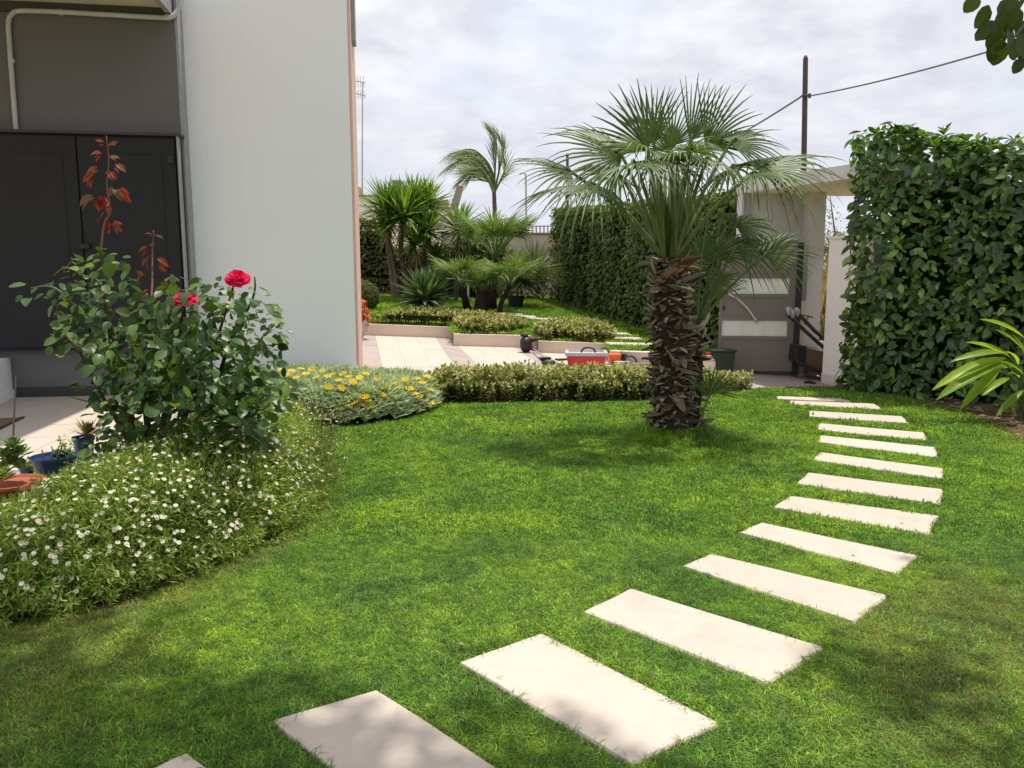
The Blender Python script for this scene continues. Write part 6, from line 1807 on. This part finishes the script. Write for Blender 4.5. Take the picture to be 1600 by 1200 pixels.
b = MB(); b.tube([D(19, 720, 4.9), D(22, 650, 4.92), D(25, 587, 4.94)], [0.006, 0.006, 0.004], 6)
tag(b.build('plant_cane', M['cane']), 'thin bare cane standing upright in the terracotta bowl', 'cane')
sc_ = MB(); c = D(50, 762, 4.4); sc_.tube([c + np.array([-0.06, 0, -0.012]), c + np.array([0, 0, 0.0]), c + np.array([0.06, 0.02, 0.01])], [0.02, 0.035, 0.022], 8)
tag(sc_.build('broken_pot_shard', M['terracotta']), 'broken terracotta shard lying among the daisies below the succulent bowl', 'shard')

# ------------------------------------------------------------------ broad leaved plant before the laurel hedge
can = thing('broad_leaf_plant', G(1600, 652), 'bright lime plant with long broad leaves before the laurel hedge', 'plant')
CYb = G(1600, 655)[1] - 0.05
LONG = leaf_template(0.085, 0.05, 0.22, (0.0, 0.12, 0.3, 0.5, 0.7, 0.88, 1.0), (0.12, 0.55, 0.9, 1.0, 0.85, 0.5, 0.03))
def blade(bx, by, tx, ty, bd=0.0, td=0.0, up=(0, -0.5, 1.0)):
    A, B = D(bx, by, CYb + bd), D(tx, ty, CYb + td)
    L = np.linalg.norm(B - A)
    R = bases(unit(B - A)[None], np.array([up], float))
    v, f_ = stamp(LONG[0] * np.array([1.0, 1, 1]), LONG[1], R, A[None], np.array([L]))
    foot = D(1600, 648, CYb + 0.05)
    mid = (A + foot) / 2 + np.array([0.05, 0, 0.06])
    pv, pf = tube_np(catmull([foot, mid, A], 4), np.linspace(0.012, 0.006, 9), 6)
    V, Fl, mi = join_np([(pv, pf, 0), (v, f_, 1)])
    mesh_np('leaf', V, Fl, [M['petiole'], M['lime_leaf']], can, midx=mi, smooth=True)
for a_ in [(1572, 560, 1464, 586, 0, -0.2), (1578, 552, 1493, 548, .1, .0), (1580, 560, 1524, 522, .0, -.1), (1600, 528, 1546, 486, .1, 0), (1565, 574, 1503, 626, -.1, -.3), (1590, 570, 1583, 540, -.1, -.3), (1602, 575, 1640, 520, 0, 0),
           (1592, 590, 1582, 575, -.2, -.4), (1566, 618, 1592, 645, -.2, -.35), (1605, 590, 1660, 580, 0, -.2), (1570, 566, 1470, 602, -.05, -.3), (1600, 560, 1618, 500, 0.1, 0.1), (1612, 560, 1690, 530, .1, .1), (1606, 600, 1640, 640, -.2, -.3), (1588, 575, 1520, 570, .15, .1), (1596, 545, 1566, 508, -.05, -.1), (1578, 590, 1540, 606, -.15, -.35), (1598, 585, 1572, 555, -.25, -.4), (1600, 610, 1560, 640, -.2, -.4), (1604, 560, 1590, 520, .0, .05)]:
    blade(*a_)
b = MB()
for dx in (-0.03, 0.02, 0.05): b.tube([D(1600, 655, CYb + 0.05) + np.array([dx, 0, -0.08]), D(1596, 600, CYb + 0.05) + np.array([dx * 1.5, 0, 0])], [0.02, 0.012], 7)
b.build('stem', M['petiole'], can, smooth=True)

# ------------------------------------------------------------------ shade tree whose branch hangs into view
st = thing('shade_tree', (2.9, -0.9, 0), 'leafy garden tree reaching a drooping branch in from above the hedge', 'tree')
b = MB(); b.tube(catmull([(2.9, -0.9, -0.1), (2.8, -0.8, 1.2), (2.5, -0.4, 2.4), (2.1, 0.3, 3.3)], 5), np.linspace(0.13, 0.07, 16), 10); b.build('trunk', M['bark'], st, smooth=True)
br_end = D(1575, 40, 2.75)
limbs = [[(2.5, -0.4, 2.4), (2.5, 0.8, 3.1), (2.25, 2.0, 2.95), (br_end[0] + 0.15, 2.6, br_end[2] + 0.35), tuple(br_end)],
         [(2.1, 0.3, 3.3), (1.6, 1.6, 4.6), (0.9, 2.8, 5.2), (-0.6, 3.4, 5.3)], [(2.1, 0.3, 3.3), (1.4, 0.6, 4.6), (0.6, 1.4, 5.4)], [(2.5, -0.4, 2.4), (3.2, 0.9, 4.2), (4.0, 2.6, 5.3)]]
for L_ in limbs:
    P = catmull(L_, 5); b = MB(); b.tube(P, np.linspace(0.045, 0.006, len(P)), 7); b.build('limb', M['bark'], st, smooth=True)
TLEAF = leaf_template(0.42, 0.04, 0.2, (0.0, 0.2, 0.45, 0.72, 0.92, 1.0), (0.12, 0.8, 1.0, 0.85, 0.42, 0.05))
tl_me = shared('leaf', *TLEAF, M['tree_leaf']); tl_me.polygons.foreach_set('use_smooth', [True] * len(tl_me.polygons))
for px, py, ang, dy, L in [(1545, 8, 4.4, 0, .075), (1570, 12, 4.9, .05, .08), (1590, 10, 4.6, -.05, .08), (1552, 32, 4.1, 0, .07), (1560, 40, 4.7, .03, .085), (1575, 38, 5.0, -.03, .08), (1592, 34, 5.1, .05, .08), (1545, 42, 3.9, .0, .055), (1566, 62, 4.6, .0, .08), (1582, 60, 5.2, .04, .075),
                           (1590, 55, 5.4, -.04, .08), (1554, 68, 4.5, .02, .06), (1596, 92, 4.3, .0, .05), (1606, 70, 4.8, 0, .07), (1604, 30, 4.6, .05, .08), (1530, -6, 4.0, 0, .06), (1578, -6, 4.6, 0, .08)]:
    d = unit(np.array([math.cos(ang), RS.normal() * 0.25, math.sin(ang)]))
    nrm = unit(np.array([RS.normal() * 0.5, -1.0, 0.25 + RS.normal() * 0.3]))
    put('leaf', tl_me, st, D(px, py, 2.75 + dy), bases(d[None], nrm[None])[0], (L, L, L))
b = MB()
for pts in ([(1600, -20), (1570, 5), (1558, 30), (1548, 45)], [(1590, -10), (1578, 30), (1568, 60), (1555, 70)], [(1625, 20), (1600, 40), (1585, 58)], [(1630, 60), (1608, 80), (1597, 92)]):
    b.tube([D(x_, y_, 2.76) for x_, y_ in pts], [0.006, 0.005, 0.004, 0.003][:len(pts)], 5)
b.build('twig', M['bark'], st)
# crown overhead, out of the picture: it shades the near lawn
def crown(n, region, dens=1.0):
    x = RS.uniform(region[0], region[1], n); y = RS.uniform(region[2], region[3], n); z = RS.uniform(region[4], region[5], n)
    return np.stack([x, y, z], -1)
cl = []
for cx, cy, cz, r_, n in [(-2.7, 2.0, 3.7, 0.85, 420), (-1.7, 1.6, 3.6, 0.75, 420), (-1.0, 0.9, 3.6, 0.7, 420), (-2.0, 1.3, 3.6, 0.7, 330), (-0.8, 1.15, 3.7, 0.65, 620), (0.0, 0.95, 3.8, 0.65, 760), (0.75, 0.75, 3.7, 0.5, 300), (-0.5, 0.8, 3.9, 0.6, 320), (-1.2, 1.2, 3.9, 0.7, 300), (0.3, 0.6, 4.0, 0.7, 300), (1.6, 0.7, 3.8, 0.7, 220), (2.2, 1.4, 3.6, 1.0, 110), (3.2, 1.6, 3.7, 1.0, 150), (1.4, 1.7, 3.7, 0.35, 110), (-3.4, 2.3, 3.7, 0.6, 250), (2.6, 2.4, 3.6, 0.8, 80), (3.7, 3.0, 3.7, 0.8, 90)]:
    u_ = rand_unit(n) * (RS.rand(n) ** 0.4)[:, None]
    cl.append(np.array([cx + 0.85, cy + 1.85, cz + 1.7]) + u_ * np.array([r_, r_, r_ * 0.6]))
cl = np.concatenate(cl); n = len(cl)
nrm = unit(np.array([0, 0, 1.0]) + RS.normal(size=(n, 3)) * 0.6); d = unit(np.cross(nrm, RS.normal(size=(n, 3))))
v, f_ = stamp(TLEAF[0], TLEAF[1], bases(d, nrm), cl, RS.uniform(0.06, 0.10, n))
ob = mesh_np('crown', v, [f_], M['tree_leaf'], st); ob['kind'] = 'stuff'
for L_ in ([(0.9, 2.8, 5.2), (-0.8, 3.4, 5.3), (-2.6, 3.9, 5.3)], [(3.2, 0.9, 4.2), (3.6, 3.0, 5.2), (4.3, 4.6, 5.4)]):
    P = catmull(L_, 5); b = MB(); b.tube(P, np.linspace(0.035, 0.008, len(P)), 7); b.build('limb', M['bark'], st, smooth=True)

# ------------------------------------------------------------------ outside the gate: dry grass, shrubs, far trees
def blades(name, x0, x1, y0, y1, z, n, h0, h1, mat, kind='stuff', w=0.02):
    x = RS.uniform(x0, x1, n); y = RS.uniform(y0, y1, n)
    d = unit(np.array([0, 0, 1.0]) + RS.normal(size=(n, 3)) * 0.25)
    L = RS.uniform(h0, h1, n)
    v, f_ = stamp(BLADE_T[0], BLADE_T[1], bases(d, np.tile([0.05, -1.0, 0.1], (n, 1))), np.stack([x, y, np.full(n, z)], -1), np.stack([np.full(n, w / 0.034), L, L], -1))
    o = mesh_np(name, v, [f_], mat); return tag(o, kind=kind)
kb = MB(); kb.box(4.6, 17.2, -0.4, 30, 17.4, -0.05)
tag(kb.build('kerb', M['stone']), 'low pale stone kerb along the dry grass outside the gate', 'kerb')
blades('dry_grass', 5.5, 14, 17.6, 22.5, -0.35, 9000, 1.3, 2.5, M['hay'])
blades('green_verge_grass', 5.5, 10, 17.45, 18.0, -0.3, 1500, 0.3, 0.75, M['far_leaf'])
wt = thing('wild_bush', (8.6, 23.5, -0.3), 'loose green wild bush beyond the dry grass, seen past the portal', 'bush')
leaf_volume(900, D(1318, 392, 23.5), (1.2, 0.8, 0.55), M['far_leaf'], 0.15, root=wt, shell=0.3)
leaf_volume(160, D(1298, 355, 23.5), (0.4, 0.4, 0.8), M['far_leaf'], 0.08, root=wt, shell=0.2)
b = MB(); b.tube([(9.6, 23.5, -0.4), tuple(D(1308, 370, 23.5))], [0.08, 0.03], 6); b.tube([tuple(D(1308, 390, 23.5)), tuple(D(1296, 300, 23.5))], [0.03, 0.01], 6); b.build('stem', M['bark'], wt)
ft = MB()

# ------------------------------------------------------------------ lawns
def tuft(name, nb, rad, h0, h1, w, seed):
    rs = np.random.RandomState(seed)
    V, Fq2 = [], []
    for i in range(nb):
        a0 = rs.rand() * 6.28; r0 = rad * math.sqrt(rs.rand())
        p = np.array([r0 * math.cos(a0), r0 * math.sin(a0), -0.004])
        az = rs.rand() * 6.28; lean = rs.uniform(0.15, 1.15)
        h = rs.uniform(h0, h1)
        dv = np.array([math.cos(az), math.sin(az), 0])
        s = np.array([-math.sin(az), math.cos(az), 0]) * w * rs.uniform(0.7, 1.3) / 2
        mid = p + dv * lean * h * 0.35 + np.array([0, 0, h * 0.62])
        tip = p + dv * lean * h * 1.05 + np.array([0, 0, h * (1.0 - 0.45 * lean)])
        o = len(V)
        V += [p - s, p + s, mid + s * 0.85, mid - s * 0.85, tip + s * 0.1, tip - s * 0.1]
        Fq2 += [(o, o + 1, o + 2, o + 3), (o + 3, o + 2, o + 4, o + 5)]
    me = bpy.data.meshes.new(name)
    me.from_pydata([tuple(map(float, q_)) for q_ in V], [], Fq2)
    me.materials.append(M['grass'])
    me.update()
    return bpy.data.objects.new(name, me)
def tuft_set(name, args, k=5):
    c = bpy.data.collections.new(name)
    for i in range(k):
        c.objects.link(tuft(name + '_tuft', *args, seed=i * 7 + len(name)))
    return c
TS = {'near': tuft_set('near', (24, 0.035, 0.020, 0.046, 0.0029)), 'mid': tuft_set('mid', (20, 0.055, 0.022, 0.050, 0.0055)), 'far': tuft_set('far', (22, 0.11, 0.025, 0.055, 0.011)), 'long': tuft_set('long', (22, 0.06, 0.08, 0.20, 0.006))}
def lawn_object(name, P, col, scale, dry):
    n = len(P)
    me = bpy.data.meshes.new(name)
    me.vertices.add(n)
    me.vertices.foreach_set('co', np.asarray(P, np.float32).ravel())
    rot = np.stack([RS.normal(size=n) * 0.12, RS.normal(size=n) * 0.12, RS.rand(n) * 6.28], -1).astype(np.float32)
    a = me.attributes.new('rot', 'FLOAT_VECTOR', 'POINT'); a.data.foreach_set('vector', rot.ravel())
    a = me.attributes.new('scl', 'FLOAT', 'POINT'); a.data.foreach_set('value', scale.astype(np.float32))
    a = me.attributes.new('dry', 'FLOAT', 'POINT'); a.data.foreach_set('value', dry.astype(np.float32))
    a = me.attributes.new('pick', 'INT', 'POINT'); a.data.foreach_set('value', RS.randint(0, 5, n).astype(np.int32))
    me.update()
    o = link(name, me)
    o['kind'] = 'stuff'
    g = bpy.data.node_groups.new(name, 'GeometryNodeTree')
    g.interface.new_socket('Geometry', in_out='INPUT', socket_type='NodeSocketGeometry')
    g.interface.new_socket('Geometry', in_out='OUTPUT', socket_type='NodeSocketGeometry')
    gi = g.nodes.new('NodeGroupInput'); go = g.nodes.new('NodeGroupOutput')
    ci = g.nodes.new('GeometryNodeCollectionInfo'); ci.inputs['Collection'].default_value = col
    ci.inputs['Separate Children'].default_value = True; ci.inputs['Reset Children'].default_value = True
    ip = g.nodes.new('GeometryNodeInstanceOnPoints'); ip.inputs['Pick Instance'].default_value = True
    def attr(nm, dt):
        q_ = g.nodes.new('GeometryNodeInputNamedAttribute'); q_.data_type = dt; q_.inputs['Name'].default_value = nm; return q_.outputs[0]
    er = g.nodes.new('FunctionNodeEulerToRotation')
    g.links.new(attr('rot', 'FLOAT_VECTOR'), er.inputs[0])
    g.links.new(gi.outputs[0], ip.inputs['Points'])
    g.links.new(ci.outputs[0], ip.inputs['Instance'])
    g.links.new(attr('pick', 'INT'), ip.inputs['Instance Index'])
    g.links.new(er.outputs[0], ip.inputs['Rotation'])
    g.links.new(attr('scl', 'FLOAT'), ip.inputs['Scale'])
    g.links.new(ip.outputs[0], go.inputs[0])
    md = o.modifiers.new('blades', 'NODES'); md.node_group = g
    return o
LAWN_DRY = [  # worn, yellowing patches: x, y, radius, amount
    (G(1540, 940)[0], G(1540, 940)[1], 0.5, 0.6), (G(1430, 1000)[0], G(1430, 1000)[1], 0.35, 0.4), (G(1500, 1120)[0], G(1500, 1120)[1], 0.5, 0.45), (G(350, 910)[0], G(350, 910)[1], 0.4, 0.30), (G(100, 1010)[0], G(100, 1010)[1], 0.4, 0.38),
    (G(30, 1100)[0], G(30, 1100)[1], 0.45, 0.28), (G(500, 830)[0], G(500, 830)[1], 0.22, 0.35), (G(1590, 790)[0], G(1590, 790)[1], 0.3, 0.25), (G(1230, 1120)[0], G(1230, 1120)[1], 0.4, 0.18), (G(480, 990)[0], G(480, 990)[1], 0.2, 0.2)]
def lawn_points(n, y0, y1, zf, poly, wedge=0.74, extra=1.6, grow=0.02):
    # even per area inside the view's wedge and a margin round it
    A = np.asarray(poly)
    y = RS.uniform(y0, y1, n * 2); xm = wedge * y1 + extra
    x = RS.uniform(-xm, xm, n * 2)
    ok = (np.abs(x) < wedge * y + extra) & in_poly(x, y, A)
    x, y = x[ok], y[ok]
    for P in GRASS_HOLES:
        c_ = P.mean(axis=0)
        near_ = (np.abs(x - c_[0]) < 1.0) & (np.abs(y - c_[1]) < 1.0)
        ins = np.zeros(len(x), bool)
        ins[near_] = in_poly(x[near_], y[near_], P) | (poly_dist(x[near_], y[near_], P) < grow * RS.uniform(0.55, 1.1, near_.sum()))
        x, y = x[~ins], y[~ins]
    return x, y
def dryness(x, y):
    d_ = 0.045 + 0.035 * np.clip(wave(x * 1.9, y * 1.9, 1.0, 1.1), 0, 1)
    for cx, cy, r_, a_ in LAWN_DRY:
        d_ = d_ + 0.62 * a_ * np.exp(-((x - cx) ** 2 + (y - cy) ** 2) / (r_ * r_)) * (0.75 + 0.35 * wave(x * 6, y * 6))
    d_ = d_ + 0.10 * np.clip((x - 0.9) / 1.0, 0, 1) * np.clip((3.9 - y) / 1.2, 0, 1) * (0.7 + 0.5 * wave(x * 3, y * 3, 1.0, 2.0)) + 0.12 * np.clip((-0.6 - x) / 0.8, 0, 1) * np.clip((3.6 - y) / 0.8, 0, 1)
    return np.clip(d_, 0.02, 0.9)
LAWN_POLY = np.array(LAWN)
def main_lawn(n, y0, y1, col, sc0, grow):
    x, y = lawn_points(n, y0, y1, None, LAWN_POLY, grow=grow)
    ok = np.ones(len(x), bool)
    for B_, m_ in ((DAISY_POLY, 0.05), (GAZ_POLY, 0.05), (NEAR_HEDGE, 0.03), (SOIL_BED, -0.0), (PATIO, 0.0)):
        ins = in_poly(x, y, B_) & (poly_dist(x, y, B_) > m_ + RS.rand(len(x)) * 0.05)
        ok &= ~ins
    # thin, broken turf at the foot of the hedge
    ds_ = poly_dist(x, y, SOIL_BED); ok &= ~((ds_ < 0.5) & (RS.rand(len(x)) > ds_ / 0.5 + 0.15))
    dd_ = poly_dist(x, y, DAISY_POLY); ok &= ~((dd_ < 0.10) & (RS.rand(len(x)) < 0.5))
    x, y = x[ok], y[ok]
    sc = sc0 * (1.0 + 0.16 * wave(x * 2.3, y * 2.3, 1.0, 0.3) + RS.normal(size=len(x)) * 0.13)
    dr = dryness(x, y) + 0.35 * np.exp(-(poly_dist(x, y, DAISY_POLY) / 0.14) ** 2) + 0.3 * np.exp(-(poly_dist(x, y, SOIL_BED) / 0.3) ** 2)
    lawn_object('lawn_grass', np.stack([x, y, np.full(len(x), 0.0)], -1), TS[col], np.clip(sc, 0.5, 1.6), np.clip(dr, 0.02, 0.9))
    return len(x)
NG = [main_lawn(92000, 1.3, 4.0, 'near', 0.95, 0.016), main_lawn(68000, 4.0, 6.6, 'mid', 0.9, 0.03), main_lawn(46000, 6.6, 10.3, 'far', 0.72, 0.06)]
x, y = lawn_points(60000, 11.5, 24.0, None, np.array(UPPER), 0.5, 0.3, 0.08)
lawn_object('upper_lawn_grass', np.stack([x, y, zU(x, y)], -1), TS['far'], np.clip(1.1 + RS.normal(size=len(x)) * 0.15, 0.6, 1.6), np.clip(0.10 + 0.1 * wave(x, y), 0.03, 0.5))
n = 42
lx, ly = RS.uniform(-2.2, 2.6, n), RS.uniform(1.9, 5.0, n)
ok = ~in_poly(lx, ly, DAISY_POLY); lx, ly = lx[ok], ly[ok]; n = len(lx)
v, f_ = stamp(LEAF[0], LEAF[1], bases(rand_unit(n) * np.array([1, 1, 0.1]), np.tile([0, 0, 1.0], (n, 1)) + RS.normal(size=(n, 3)) * 0.25), np.stack([lx, ly, np.full(n, 0.045)], -1), RS.uniform(0.010, 0.028, n))
zz = np.asarray(v)
on = np.zeros(n, bool)
for P in STONES: on |= in_poly(lx, ly, P)
zz = zz.reshape(n, -1, 3); zz[on, :, 2] -= 0.018
tag(mesh_np('fallen_leaves', zz.reshape(-1, 3), [f_], M['dry_leaf']), kind='stuff')
# longer grass left round the palm's foot
n = 420
a_ = RS.rand(n) * 6.28; r_ = 0.16 + 0.32 * RS.rand(n) ** 1.4
x, y = PC[0] + r_ * np.cos(a_) * 1.15 + 0.03, PC[1] + r_ * np.sin(a_)
lawn_object('long_grass', np.stack([x, y, 0 * x], -1), TS['long'], np.clip(1.1 - r_ * 1.2 + RS.normal(size=n) * 0.15, 0.3, 1.2), np.full(n, 0.12))
print('tufts', NG, 'objects', len(bpy.data.objects))
